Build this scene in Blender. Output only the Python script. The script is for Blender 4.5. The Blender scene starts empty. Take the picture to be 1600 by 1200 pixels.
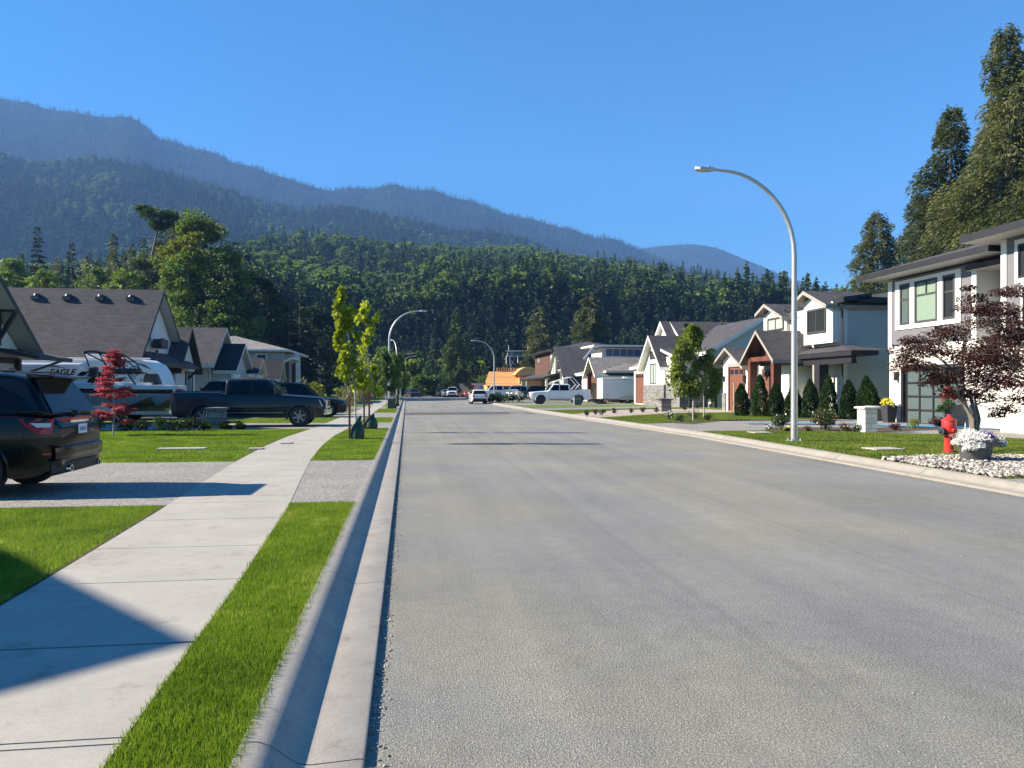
import bpy, bmesh, math, random
import numpy as np
from mathutils import Vector, Matrix
R = math.radians
SC = bpy.context.scene
COL = SC.collection
# ---------------------------------------------------------------- camera
TH = math.atan2(164, 1200); CS, SN = math.cos(TH), math.sin(TH)
FPX, CXP, HY, EYE = 1200.0, 800.0, 607.0, 1.6
cam = bpy.data.cameras.new('camera'); camo = bpy.data.objects.new('camera', cam); COL.objects.link(camo)
camo.location = (0, 0, EYE); camo.rotation_euler = (R(90), 0, -TH)
cam.sensor_width = 36; cam.lens = 27; cam.shift_y = 7/1600; cam.clip_end = 20000; cam.clip_start = .05
SC.camera = camo
# ---------------------------------------------------------------- sky, sun, exposure
SUN_EL, SUN_AZ = 31.0, 8.0      # azimuth from -X towards +Y
sd = Vector((-math.cos(R(SUN_AZ))*math.cos(R(SUN_EL)), math.sin(R(SUN_AZ))*math.cos(R(SUN_EL)), math.sin(R(SUN_EL))))
W = bpy.data.worlds.new('World'); SC.world = W; W.use_nodes = True
nt = W.node_tree; nt.nodes.clear()
sky = nt.nodes.new('ShaderNodeTexSky'); sky.sky_type = 'NISHITA'; sky.sun_disc = False
sky.sun_elevation = R(SUN_EL); sky.sun_rotation = math.atan2(sd.x, sd.y)
sky.altitude = 600; sky.air_density = 1.1; sky.dust_density = 0.15; sky.ozone_density = 4.5
bg = nt.nodes.new('ShaderNodeBackground'); bg.inputs[1].default_value = 0.05
hs = nt.nodes.new('ShaderNodeHueSaturation'); hs.inputs['Saturation'].default_value = 1.46
wo = nt.nodes.new('ShaderNodeOutputWorld')
nt.links.new(sky.outputs[0], hs.inputs['Color']); nt.links.new(hs.outputs[0], bg.inputs[0]); nt.links.new(bg.outputs[0], wo.inputs[0])
sl = bpy.data.lights.new('sun', 'SUN'); sl.energy = 5.0; sl.angle = R(.53); sl.color = (1, .88, .70)
so = bpy.data.objects.new('sun', sl); COL.objects.link(so); so.rotation_euler = sd.to_track_quat('Z', 'Y').to_euler()
vs = SC.view_settings; vs.view_transform = 'Standard'; vs.look = 'None'; vs.gamma = 1; vs.use_curve_mapping = False
vs.exposure = 1.82
SC.render.engine = 'CYCLES'; cy = SC.cycles
cy.max_bounces = 6; cy.diffuse_bounces = 2; cy.glossy_bounces = 3; cy.transmission_bounces = 4; cy.volume_bounces = 0
cy.transparent_max_bounces = 6; cy.use_denoising = True; cy.sample_clamp_indirect = 4; cy.caustics_reflective = False; cy.caustics_refractive = False
cy.volume_step_rate = 5; cy.volume_max_steps = 64
cy.use_adaptive_sampling = True; cy.adaptive_threshold = 0.015
# ---------------------------------------------------------------- measuring: photo pixel (1600x1200) <-> world metres
def G(px, py, z=0.0):
    d = (EYE-z)*FPX/(py-HY); l = (px-CXP)/FPX*d
    return Vector((CS*l+SN*d, -SN*l+CS*d, z))
def yx(px, X):
    t = (px-CXP)/FPX; return X*(CS-t*SN)/(SN+t*CS)
def xy(px, Y):
    t = (px-CXP)/FPX; return Y*(SN+t*CS)/(CS-t*SN)
def zz(X, Y, py):
    return EYE+(HY-py)/FPX*(SN*X+CS*Y)
def camw(px, d, z=0.0):
    l = (px-CXP)/FPX*d; return Vector((CS*l+SN*d, -SN*l+CS*d, z))
def lerp(a, b, t): return a+(b-a)*t
def interp(x, pts):
    return float(np.interp(x, [p[0] for p in pts], [p[1] for p in pts]))
# ---------------------------------------------------------------- object helpers
def tag(o, label=None, cat=None, group=None, kind=None):
    if label: o['label'] = label
    if cat: o['category'] = cat
    if group: o['group'] = group
    if kind: o['kind'] = kind
    return o
def thing(name, label, cat, loc=(0, 0, 0), rz=0.0, group=None):
    o = bpy.data.objects.new(name, None); o.empty_display_size = .2; COL.objects.link(o)
    o.location = loc; o.rotation_euler = (0, 0, rz); return tag(o, label, cat, group)
def copy_tree(o, parent=None):
    c = o.copy(); COL.objects.link(c)
    if parent is not None: c.parent = parent
    for ch in list(KIDS.get(o.name, [])):
        k = copy_tree(bpy.data.objects[ch], c); KIDS.setdefault(c.name, []).append(k.name)
    return c
KIDS = {}
def adopt(o, parent):
    if parent is not None:
        o.parent = parent; KIDS.setdefault(parent.name, []).append(o.name)
def npmesh(name, V, F, mats, parent=None, mi=None, smooth=False, off=None):
    V = np.asarray(V, dtype=np.float32); F = np.asarray(F, dtype=np.int32)
    if off is not None: V = V-np.array(off, dtype=np.float32)
    me = bpy.data.meshes.new(name); k = F.shape[1]
    me.vertices.add(len(V)); me.vertices.foreach_set('co', V.ravel())
    me.loops.add(F.size); me.loops.foreach_set('vertex_index', F.ravel())
    me.polygons.add(len(F)); me.polygons.foreach_set('loop_start', np.arange(0, F.size, k, dtype=np.int32))
    if mi is not None: me.polygons.foreach_set('material_index', np.asarray(mi, dtype=np.int32))
    if smooth: me.polygons.foreach_set('use_smooth', np.ones(len(F), dtype=bool))
    me.update(calc_edges=True); me.validate()
    for m in (mats if isinstance(mats, (list, tuple)) else [mats]): me.materials.append(m)
    o = bpy.data.objects.new(name, me); COL.objects.link(o); adopt(o, parent); return o
class MB:
    def __init__(s): s.v = []; s.f = []; s.m = []
    def add(s, vs, fs, m=0):
        b = len(s.v); s.v += [tuple(p) for p in vs]; s.f += [tuple(b+i for i in f) for f in fs]; s.m += [m]*len(fs); return s
    def box(s, x0, x1, y0, y1, z0, z1, m=0):
        x0, x1 = min(x0, x1), max(x0, x1); y0, y1 = min(y0, y1), max(y0, y1); z0, z1 = min(z0, z1), max(z0, z1)
        return s.add([(x0,y0,z0),(x1,y0,z0),(x1,y1,z0),(x0,y1,z0),(x0,y0,z1),(x1,y0,z1),(x1,y1,z1),(x0,y1,z1)],
                     [(0,3,2,1),(4,5,6,7),(0,1,5,4),(1,2,6,5),(2,3,7,6),(3,0,4,7)], m)
    def cbox(s, c, sz, m=0, rz=0.0):
        h = [q/2 for q in sz]; ca, sa = math.cos(rz), math.sin(rz); P = []
        for dz in (-1, 1):
            for dx, dy in ((-1,-1),(1,-1),(1,1),(-1,1)):
                x, y = dx*h[0], dy*h[1]; P.append((c[0]+x*ca-y*sa, c[1]+x*sa+y*ca, c[2]+dz*h[2]))
        return s.add(P, [(0,3,2,1),(4,5,6,7),(0,1,5,4),(1,2,6,5),(2,3,7,6),(3,0,4,7)], m)
    def beam(s, a, b, w, h, m=0, up=(0, 0, 1)):
        a, b = Vector(a), Vector(b); d = (b-a).normalized(); u = Vector(up)
        if abs(d.dot(u)) > .98: u = Vector((1, 0, 0))
        r = d.cross(u).normalized(); u = r.cross(d).normalized(); P = []
        for p in (a, b):
            for i, j in ((-1,-1),(1,-1),(1,1),(-1,1)): P.append(p+r*(i*w/2)+u*(j*h/2))
        return s.add(P, [(0,1,2,3),(4,7,6,5),(0,4,5,1),(1,5,6,2),(2,6,7,3),(3,7,4,0)], m)
    def prism(s, pts, vec, m=0, mt=None, ms=None):
        n = len(pts); v = Vector(vec); P = [Vector(p) for p in pts]; Q = [p+v for p in P]
        s.add(P+Q, [tuple(range(n))[::-1]], m); b = len(s.v)-2*n
        s.f.append(tuple(b+n+i for i in range(n))); s.m.append(m if mt is None else mt)
        for i in range(n):
            j = (i+1) % n; s.f.append((b+i, b+j, b+n+j, b+n+i)); s.m.append(m if ms is None else ms)
        return s
    def poly(s, pts, m=0): return s.add(pts, [tuple(range(len(pts)))], m)
    def tube(s, pts, rad, n=8, m=0, cap=True):
        P = [Vector(p) for p in pts]; rad = rad if isinstance(rad, (list, tuple)) else [rad]*len(P)
        b = len(s.v); prev = None
        for i, p in enumerate(P):
            d = (P[min(i+1, len(P)-1)]-P[max(i-1, 0)])
            d = d.normalized() if d.length > 1e-9 else Vector((0, 0, 1))
            if prev is None:
                a = Vector((0, 0, 1)) if abs(d.z) < .9 else Vector((1, 0, 0)); u = d.cross(a).normalized()
            else: u = (prev-d*prev.dot(d)).normalized()
            prev = u; w = d.cross(u)
            for k in range(n):
                t = 2*math.pi*k/n; s.v.append(tuple(p+(u*math.cos(t)+w*math.sin(t))*rad[i]))
        for i in range(len(P)-1):
            for k in range(n):
                s.f.append((b+i*n+k, b+i*n+(k+1) % n, b+(i+1)*n+(k+1) % n, b+(i+1)*n+k)); s.m.append(m)
        if cap:
            s.f.append(tuple(b+k for k in range(n))[::-1]); s.m.append(m)
            s.f.append(tuple(b+(len(P)-1)*n+k for k in range(n))); s.m.append(m)
        return s
    def lathe(s, prof, c=(0, 0, 0), n=20, m=0, axis='z', cap=True, sq=1.0):
        b = len(s.v)
        for r, z in prof:
            for k in range(n):
                t = 2*math.pi*k/n; a, q = r*math.cos(t), r*math.sin(t)*sq
                p = (a, q, z) if axis == 'z' else ((z, a, q) if axis == 'x' else (q, z, a))
                s.v.append((c[0]+p[0], c[1]+p[1], c[2]+p[2]))
        L = len(prof)
        for i in range(L-1):
            for k in range(n):
                s.f.append((b+i*n+k, b+i*n+(k+1) % n, b+(i+1)*n+(k+1) % n, b+(i+1)*n+k)); s.m.append(m)
        if cap:
            s.f.append(tuple(b+k for k in range(n))[::-1]); s.m.append(m)
            s.f.append(tuple(b+(L-1)*n+k for k in range(n))); s.m.append(m)
        return s
    def build(s, name, mats, parent=None, smooth=False, bevel=0, seg=2, off=None, sub=0, fix=True, ang=35):
        me = bpy.data.meshes.new(name)
        o3 = off if off is not None else (0, 0, 0)
        me.from_pydata([(p[0]-o3[0], p[1]-o3[1], p[2]-o3[2]) for p in s.v], [], s.f)
        for q in (mats if isinstance(mats, (list, tuple)) else [mats]): me.materials.append(q)
        me.polygons.foreach_set('material_index', s.m)
        if fix:
            bm = bmesh.new(); bm.from_mesh(me); bmesh.ops.recalc_face_normals(bm, faces=bm.faces)
            if smooth:
                for f in bm.faces: f.smooth = True
                for e in bm.edges:
                    if len(e.link_faces) == 2 and e.calc_face_angle(0) > R(ang): e.smooth = False
            bm.to_mesh(me); bm.free()
        o = bpy.data.objects.new(name, me); COL.objects.link(o); adopt(o, parent)
        if bevel:
            b = o.modifiers.new('bevel', 'BEVEL'); b.width = bevel; b.segments = seg; b.limit_method = 'ANGLE'; b.angle_limit = R(30)
            b.harden_normals = False
        if sub:
            q = o.modifiers.new('sub', 'SUBSURF'); q.levels = sub; q.render_levels = sub
        return o
# ---------------------------------------------------------------- materials
def newmat(name):
    m = bpy.data.materials.new(name); m.use_nodes = True; nt = m.node_tree; b = nt.nodes['Principled BSDF']; return m, nt, b
def nd(nt, t, **kw):
    n = nt.nodes.new(t)
    for k, v in kw.items():
        if k.startswith('i_'): n.inputs[k[2:].replace('_', ' ')].default_value = v
        else: setattr(n, k, v)
    return n
def ramp(nt, fac, stops):
    r = nt.nodes.new('ShaderNodeValToRGB'); nt.links.new(fac, r.inputs[0]); e = r.color_ramp.elements
    while len(e) < len(stops): e.new(.5)
    for i, (p, c) in enumerate(stops): e[i].position = p; e[i].color = (*c, 1) if len(c) == 3 else c
    return r.outputs[0]
def noise(nt, scale, detail=4, vec=None, rough=.55, dim=None):
    n = nd(nt, 'ShaderNodeTexNoise'); n.inputs['Scale'].default_value = scale; n.inputs['Detail'].default_value = detail; n.inputs['Roughness'].default_value = rough
    if vec is not None: nt.links.new(vec, n.inputs['Vector'])
    return n.outputs['Fac']
def objco(nt): return nt.nodes.new('ShaderNodeTexCoord').outputs['Object']
def mixc(nt, fac, a, b, mode='MIX'):
    n = nt.nodes.new('ShaderNodeMix'); n.data_type = 'RGBA'; n.blend_type = mode
    for s, v in ((0, fac), (6, a), (7, b)):
        if isinstance(v, (int, float)): n.inputs[s].default_value = v
        elif isinstance(v, tuple): n.inputs[s].default_value = (*v, 1) if len(v) == 3 else v
        else: nt.links.new(v, n.inputs[s])
    return n.outputs[2]
def mth(nt, op, a, b=None, c=None):
    n = nt.nodes.new('ShaderNodeMath'); n.operation = op
    for i, v in enumerate((a, b, c)):
        if v is None: continue
        if isinstance(v, (int, float)): n.inputs[i].default_value = v
        else: nt.links.new(v, n.inputs[i])
    return n.outputs[0]
def bump(nt, b, h, strength=.3, dist=.01):
    n = nt.nodes.new('ShaderNodeBump'); n.inputs['Strength'].default_value = strength; n.inputs['Distance'].default_value = dist
    nt.links.new(h, n.inputs['Height']); nt.links.new(n.outputs[0], b.inputs['Normal'])
def pm(name, col, rough=.6, var=.12, scale=3.0, metal=0.0, bmp=0.0, bscale=80, coat=0.0, spec=.5, bdist=.005):
    m, nt, b = newmat(name); co = objco(nt)
    f = noise(nt, scale, 5, co)
    lo = tuple(max(0, c*(1-var)) for c in col); hi = tuple(min(1, c*(1+var)) for c in col)
    nt.links.new(ramp(nt, f, [(.3, lo), (.7, hi)]), b.inputs['Base Color'])
    b.inputs['Roughness'].default_value = rough; b.inputs['Metallic'].default_value = metal
    b.inputs['Coat Weight'].default_value = coat; b.inputs['Coat Roughness'].default_value = .03; b.inputs['Specular IOR Level'].default_value = spec
    if bmp: bump(nt, b, noise(nt, bscale, 4, co), bmp, bdist)
    return m
def wallco(nt):
    """in-plane coordinates (u along the wall, v up) from object coordinates and the face's own direction"""
    tc = nt.nodes.new('ShaderNodeTexCoord'); s = nt.nodes.new('ShaderNodeSeparateXYZ'); nt.links.new(tc.outputs['Object'], s.inputs[0])
    n = nt.nodes.new('ShaderNodeSeparateXYZ'); nt.links.new(tc.outputs['Normal'], n.inputs[0])
    ax, ay = mth(nt, 'ABSOLUTE', n.outputs[0]), mth(nt, 'ABSOLUTE', n.outputs[1])
    g = mth(nt, 'GREATER_THAN', ax, ay)
    u = mth(nt, 'ADD', mth(nt, 'MULTIPLY', g, s.outputs[1]), mth(nt, 'MULTIPLY', mth(nt, 'SUBTRACT', 1.0, g), s.outputs[0]))
    return u, s.outputs[2], tc.outputs['Object']
def comb(nt, x, y, z=0.0):
    c = nt.nodes.new('ShaderNodeCombineXYZ')
    for i, v in enumerate((x, y, z)):
        if isinstance(v, (int, float)): c.inputs[i].default_value = v
        else: nt.links.new(v, c.inputs[i])
    return c.outputs[0]
def shingle(name, col, hi):
    m, nt, b = newmat(name); u, v, co = wallco(nt)
    br = nd(nt, 'ShaderNodeTexBrick'); nt.links.new(comb(nt, u, mth(nt, 'MULTIPLY', v, 1.35)), br.inputs['Vector'])
    br.inputs['Scale'].default_value = 1; br.inputs['Brick Width'].default_value = .3; br.inputs['Row Height'].default_value = .15
    br.inputs['Mortar Size'].default_value = .012; br.inputs['Mortar Smooth'].default_value = .5
    br.inputs['Color1'].default_value = (*col, 1); br.inputs['Color2'].default_value = (*hi, 1); br.inputs['Mortar'].default_value = (*[c*.45 for c in col], 1)
    f = noise(nt, 1.2, 5, co); f2 = noise(nt, 60, 3, co)
    c = mixc(nt, 1.0, br.outputs['Color'], ramp(nt, f, [(.3, (.8, .8, .8)), (.7, (1.15, 1.12, 1.1))]), 'MULTIPLY')
    c = mixc(nt, 1.0, c, ramp(nt, f2, [(.35, (.7, .7, .7)), (.65, (1.3, 1.3, 1.3))]), 'MULTIPLY')
    nt.links.new(c, b.inputs['Base Color']); b.inputs['Roughness'].default_value = .9
    bump(nt, b, br.outputs['Fac'], -.6, .015); return m
def siding(name, col, mode='lap', pitch=.15, bat=.04):
    m, nt, b = newmat(name); u, v, co = wallco(nt)
    q = v if mode == 'lap' else u
    fr = mth(nt, 'FRACT', mth(nt, 'DIVIDE', q, pitch))
    if mode == 'lap': h = mth(nt, 'SUBTRACT', 1.0, fr)
    else: h = mth(nt, 'LESS_THAN', fr, bat/pitch)
    f = noise(nt, 1.5, 5, co)
    c = ramp(nt, f, [(.3, tuple(x*.93 for x in col)), (.7, col)])
    if mode == 'lap':
        ln = mth(nt, 'LESS_THAN', fr, .07); c = mixc(nt, mth(nt, 'MULTIPLY', ln, .45), c, tuple(x*.4 for x in col))
    nt.links.new(c, b.inputs['Base Color']); b.inputs['Roughness'].default_value = .55
    bump(nt, b, h, .8, .02); return m
def stone(name, cols, mortar, w=.4, h=.14, rough=.85, lap=.006):
    m, nt, b = newmat(name); u, v, co = wallco(nt)
    dist = noise(nt, 2.0, 2, co)
    br = nd(nt, 'ShaderNodeTexBrick'); nt.links.new(comb(nt, u, mth(nt, 'ADD', v, mth(nt, 'MULTIPLY', dist, .04))), br.inputs['Vector'])
    br.inputs['Scale'].default_value = 1; br.inputs['Brick Width'].default_value = w; br.inputs['Row Height'].default_value = h; br.squash = 1.6; br.squash_frequency = 2
    br.inputs['Mortar Size'].default_value = lap; br.inputs['Mortar Smooth'].default_value = .3
    br.inputs['Color1'].default_value = (*cols[0], 1); br.inputs['Color2'].default_value = (*cols[1], 1); br.inputs['Mortar'].default_value = (*mortar, 1)
    c = mixc(nt, 1.0, br.outputs['Color'], ramp(nt, noise(nt, 9, 5, co), [(.3, (.8, .8, .8)), (.7, (1.1, 1.1, 1.1))]), 'MULTIPLY')
    nt.links.new(c, b.inputs['Base Color']); b.inputs['Roughness'].default_value = rough
    hh = mth(nt, 'ADD', mth(nt, 'MULTIPLY', br.outputs['Fac'], -1.0), mth(nt, 'MULTIPLY', noise(nt, 14, 5, co), .8))
    bump(nt, b, hh, .7, .02); return m
def foliage(name, dark, light, scale=.8, trans=.35, rough=.6, hi=None):
    m = bpy.data.materials.new(name); m.use_nodes = True; nt = m.node_tree; nt.nodes.clear(); co = objco(nt)
    oi = nt.nodes.new('ShaderNodeObjectInfo')
    f = noise(nt, scale, 3, co); f2 = noise(nt, scale*9, 2, co)
    f = mth(nt, 'ADD', mth(nt, 'MULTIPLY', f, .6), mth(nt, 'MULTIPLY', f2, .4))
    f = mth(nt, 'ADD', f, mth(nt, 'MULTIPLY', mth(nt, 'SUBTRACT', oi.outputs['Random'], .5), .25))
    st = [(.34, dark), (.62, light)]
    if hi: st.append((.72, hi))
    c = ramp(nt, f, st)
    p = nd(nt, 'ShaderNodeBsdfPrincipled'); nt.links.new(c, p.inputs['Base Color']); p.inputs['Roughness'].default_value = rough; p.inputs['Specular IOR Level'].default_value = .25
    t = nd(nt, 'ShaderNodeBsdfTranslucent'); nt.links.new(mixc(nt, 1.0, c, (1.3, 1.35, .6) if light[1] > light[0]*.8 else (1.25, .85, .95), 'MULTIPLY'), t.inputs[0])
    mx = nd(nt, 'ShaderNodeMixShader'); mx.inputs[0].default_value = trans
    nt.links.new(p.outputs[0], mx.inputs[1]); nt.links.new(t.outputs[0], mx.inputs[2])
    o = nd(nt, 'ShaderNodeOutputMaterial'); nt.links.new(mx.outputs[0], o.inputs[0]); return m
def glassy(name, col=(.02, .025, .03), rough=.04, spec=.35):
    m, nt, b = newmat(name); b.inputs['Base Color'].default_value = (*col, 1); b.inputs['Roughness'].default_value = rough
    b.inputs['Specular IOR Level'].default_value = spec
    return m
def paint(name, col, metal=.0, rough=.25, flake=.05, coat=.7):
    m, nt, b = newmat(name); co = objco(nt)
    nt.links.new(ramp(nt, noise(nt, 2.5, 4, co), [(.3, tuple(c*(1-flake) for c in col)), (.7, tuple(min(1, c*(1+flake)) for c in col))]), b.inputs['Base Color'])
    b.inputs['Metallic'].default_value = metal; b.inputs['Roughness'].default_value = rough
    b.inputs['Coat Weight'].default_value = .38 if max(col) < .01 else coat; b.inputs['Coat Roughness'].default_value = .02; b.inputs['Coat IOR'].default_value = 1.4; b.inputs['Specular IOR Level'].default_value = .25; return m
def flat(name, col, rough=.5, metal=0, emit=None, spec=.5):
    m, nt, b = newmat(name); b.inputs['Base Color'].default_value = (*col, 1); b.inputs['Roughness'].default_value = rough; b.inputs['Metallic'].default_value = metal
    b.inputs['Specular IOR Level'].default_value = spec; return m
HAZE = 1.8e-4
# ================================================================ materials of the ground
def m_asphalt():
    m, nt, b = newmat('asphalt'); co = objco(nt)
    s = nt.nodes.new('ShaderNodeSeparateXYZ'); nt.links.new(co, s.inputs[0])
    big = noise(nt, .35, 5, co); fine = noise(nt, 70, 5, co, .85); mid = noise(nt, 6, 4, co)
    vo = nd(nt, 'ShaderNodeTexVoronoi'); vo.inputs['Scale'].default_value = 130; nt.links.new(co, vo.inputs['Vector'])
    c = ramp(nt, fine, [(.28, (.060, .060, .056)), (.5, (.20, .198, .18)), (.72, (.50, .49, .455))])
    c = mixc(nt, 1.0, c, ramp(nt, big, [(.3, (.82, .83, .84)), (.7, (1.13, 1.12, 1.09))]), 'MULTIPLY')
    oil = ramp(nt, noise(nt, 1.7, 5, co, .6), [(.27, (1, 1, 1)), (.34, (0, 0, 0))]); c = mixc(nt, mth(nt, 'MULTIPLY', oil, .3), c, (.07, .068, .065))
    c = mixc(nt, 1.0, c, ramp(nt, mid, [(.3, (.92, .92, .92)), (.7, (1.07, 1.07, 1.07))]), 'MULTIPLY')
    # paving seams and roller streaks that run along the road
    st = noise(nt, 1.0, 4, comb(nt, mth(nt, 'MULTIPLY', s.outputs[0], 2.2), mth(nt, 'MULTIPLY', s.outputs[1], .05)))
    c = mixc(nt, 1.0, c, ramp(nt, st, [(.35, (.9, .9, .91)), (.65, (1.08, 1.07, 1.06))]), 'MULTIPLY')
    for sx, w, k in ((4.3, .02, .22), (2.15, .04, .12), (6.6, .04, .12)):
        d = mth(nt, 'ABSOLUTE', mth(nt, 'SUBTRACT', s.outputs[0], mth(nt, 'ADD', sx, mth(nt, 'MULTIPLY', noise(nt, .6, 3, co), .1))))
        c = mixc(nt, mth(nt, 'MULTIPLY', mth(nt, 'LESS_THAN', d, w), k), c, (.07, .07, .07))
    tan = ramp(nt, noise(nt, .28, 3, co, .45), [(.46, (.97, .985, 1.03)), (.54, (1.06, 1.045, .97))]); c = mixc(nt, 1.0, c, tan, 'MULTIPLY')
    # pale dusty stains
    stn = ramp(nt, noise(nt, .8, 6, co, .65), [(.62, (0, 0, 0)), (.74, (1, 1, 1))])
    c = mixc(nt, mth(nt, 'MULTIPLY', stn, .34), c, (.34, .31, .27))
    pb = ramp(nt, vo.outputs['Distance'], [(.08, (1, 1, 1)), (.16, (0, 0, 0))])
    rnd = mth(nt, 'GREATER_THAN', vo.outputs['Color'], .72)
    c = mixc(nt, mth(nt, 'MULTIPLY', mth(nt, 'MULTIPLY', pb, rnd), .75), c, (.55, .54, .50))
    nt.links.new(c, b.inputs['Base Color']); b.inputs['Roughness'].default_value = .82
    bump(nt, b, mth(nt, 'ADD', fine, vo.outputs['Distance']), .6, .007); return m
def m_concrete(name, col, scale=1.0, speck=.12, rough=.85, streak=True):
    m, nt, b = newmat(name); co = objco(nt)
    f = noise(nt, 1.3*scale, 6, co, .6); g = noise(nt, 120, 3, co, .7); h = noise(nt, 14, 5, co)
    c = ramp(nt, f, [(.3, tuple(x*.86 for x in col)), (.7, tuple(x*1.06 for x in col))])
    c = mixc(nt, 1.0, c, ramp(nt, g, [(.3, (1-speck,)*3), (.7, (1+speck,)*3)]), 'MULTIPLY')
    c = mixc(nt, 1.0, c, ramp(nt, h, [(.3, (.95, .95, .95)), (.75, (1.04, 1.03, 1.02))]), 'MULTIPLY')
    sp = nt.nodes.new('ShaderNodeSeparateXYZ'); nt.links.new(co, sp.inputs[0])
    st = ramp(nt, noise(nt, 3.1*scale, 6, co, .7), [(.56, (1, 1, 1)), (.70, (.74, .72, .68))]); c = mixc(nt, .9, c, st, 'MULTIPLY')
    bl = noise(nt, 1.0, 3, comb(nt, mth(nt, 'MULTIPLY', sp.outputs[0], 6.0), mth(nt, 'MULTIPLY', sp.outputs[1], 220.0)))
    c = mixc(nt, .5, c, ramp(nt, bl, [(.35, (.93, .93, .93)), (.65, (1.05, 1.05, 1.05))]), 'MULTIPLY')
    nt.links.new(c, b.inputs['Base Color']); b.inputs['Roughness'].default_value = rough
    bump(nt, b, mth(nt, 'ADD', mth(nt, 'ADD', g, h), bl), .4, .003); return m
def m_aggregate(name, a, c2):
    m, nt, b = newmat(name); co = objco(nt)
    vo = nd(nt, 'ShaderNodeTexVoronoi'); vo.inputs['Scale'].default_value = 48; nt.links.new(co, vo.inputs['Vector'])
    c = mixc(nt, vo.outputs['Color'], a, c2)
    c = mixc(nt, 1.0, c, ramp(nt, noise(nt, 1.1, 5, co), [(.3, (.85, .85, .85)), (.7, (1.1, 1.1, 1.08))]), 'MULTIPLY')
    nt.links.new(c, b.inputs['Base Color']); b.inputs['Roughness'].default_value = .85
    bump(nt, b, vo.outputs['Distance'], .8, .008); return m
def m_lawn(name, d, l, dry):
    m, nt, b = newmat(name); co = objco(nt)
    s = nt.nodes.new('ShaderNodeSeparateXYZ'); nt.links.new(co, s.inputs[0])
    f = noise(nt, .9, 5, co, .6); g = noise(nt, 30, 4, co, .8)
    c = ramp(nt, g, [(.3, d), (.7, l)]); c = mixc(nt, mth(nt, 'MULTIPLY', ramp(nt, f, [(.5, (0, 0, 0)), (.72, (1, 1, 1))]), .35), c, dry)
    mow = noise(nt, 1.0, 2, comb(nt, mth(nt, 'MULTIPLY', s.outputs[0], .15), mth(nt, 'MULTIPLY', s.outputs[1], 1.4)))
    c = mixc(nt, 1.0, c, ramp(nt, mow, [(.35, (.8, .85, .8)), (.65, (1.15, 1.12, 1.1))]), 'MULTIPLY')
    nt.links.new(c, b.inputs['Base Color']); b.inputs['Roughness'].default_value = .9
    bump(nt, b, g, 1.0, .05); return m
M = {}
M['asphalt'] = m_asphalt()
M['asphalt_new'] = pm('asphalt_fresh_patch', (.075, .075, .08), .85, .15, 8, bmp=.4, bscale=60)
M['walk'] = m_concrete('sidewalk_concrete', (.37, .352, .315))
M['kerb'] = m_concrete('kerb_concrete', (.36, .33, .285), 2.0, .2)
M['pad'] = m_concrete('concrete_pad', (.42, .40, .36))
M['agg'] = m_aggregate('exposed_aggregate', (.07, .07, .068), (.42, .40, .37))
M['paver'] = m_aggregate('pink_pavers', (.36, .29, .25), (.44, .37, .33))
M['drive_dark'] = m_aggregate('grey_driveway', (.17, .17, .165), (.27, .265, .255))
M['lawn'] = m_lawn('lawn', (.06, .095, .012), (.18, .245, .028), (.30, .29, .08))
M['soil'] = pm('soil', (.06, .045, .03), .95, .4, 12, bmp=.8, bscale=30, bdist=.03)
M['field'] = m_lawn('field', (.035, .05, .018), (.10, .12, .04), (.17, .15, .08))
M['grass'] = foliage('grass_blades', (.085, .15, .014), (.205, .295, .034), 1.1, .36, hi=(.38, .37, .12))
M['grass2'] = foliage('grass_blades_far', (.06, .105, .013), (.150, .205, .032), .7, .32, hi=(.26, .28, .07))
# ================================================================ ground, road, kerbs
def sheet(name, pts, z, mat, label=None):
    mb = MB(); mb.poly([(p[0], p[1], z) for p in pts]); o = mb.build(name, mat); return tag(o, kind='structure')
RK = [(-8, 8.8), (0, 8.9), (10, 9.0), (24, 9.4), (37, 9.0), (50, 8.55), (70, 8.35), (100, 8.3), (118, 8.4), (124, 9.5), (127, 12)]
def xr(Y): return interp(Y, RK)
SWR = [(-8, -1.0), (0, -1.05), (3, -1.16), (6, -1.26), (9.7, -1.45), (13, -1.72), (16, -1.95), (20, -2.15), (24, -2.22), (30, -2.1), (50, -2.0), (118, -2.0)]
def swr(Y): return interp(Y, SWR)
def swl(Y): return swr(Y)-interp(Y, [(0, 1.42), (10, 1.5), (24, 1.4), (30, 1.3)])
LK = -0.18
mb = MB(); gx = [-6000, -300, -60, 0, 60, 300, 6000]; gy = [-600, -60, 0, 60, 130, 300, 6000]
for i in range(6):
    for j in range(6): mb.add([(gx[i], gy[j], -.12), (gx[i+1], gy[j], -.12), (gx[i+1], gy[j+1], -.12), (gx[i], gy[j+1], -.12)], [(0, 1, 2, 3)])
tag(mb.build('ground', M['field']), kind='structure')
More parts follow.
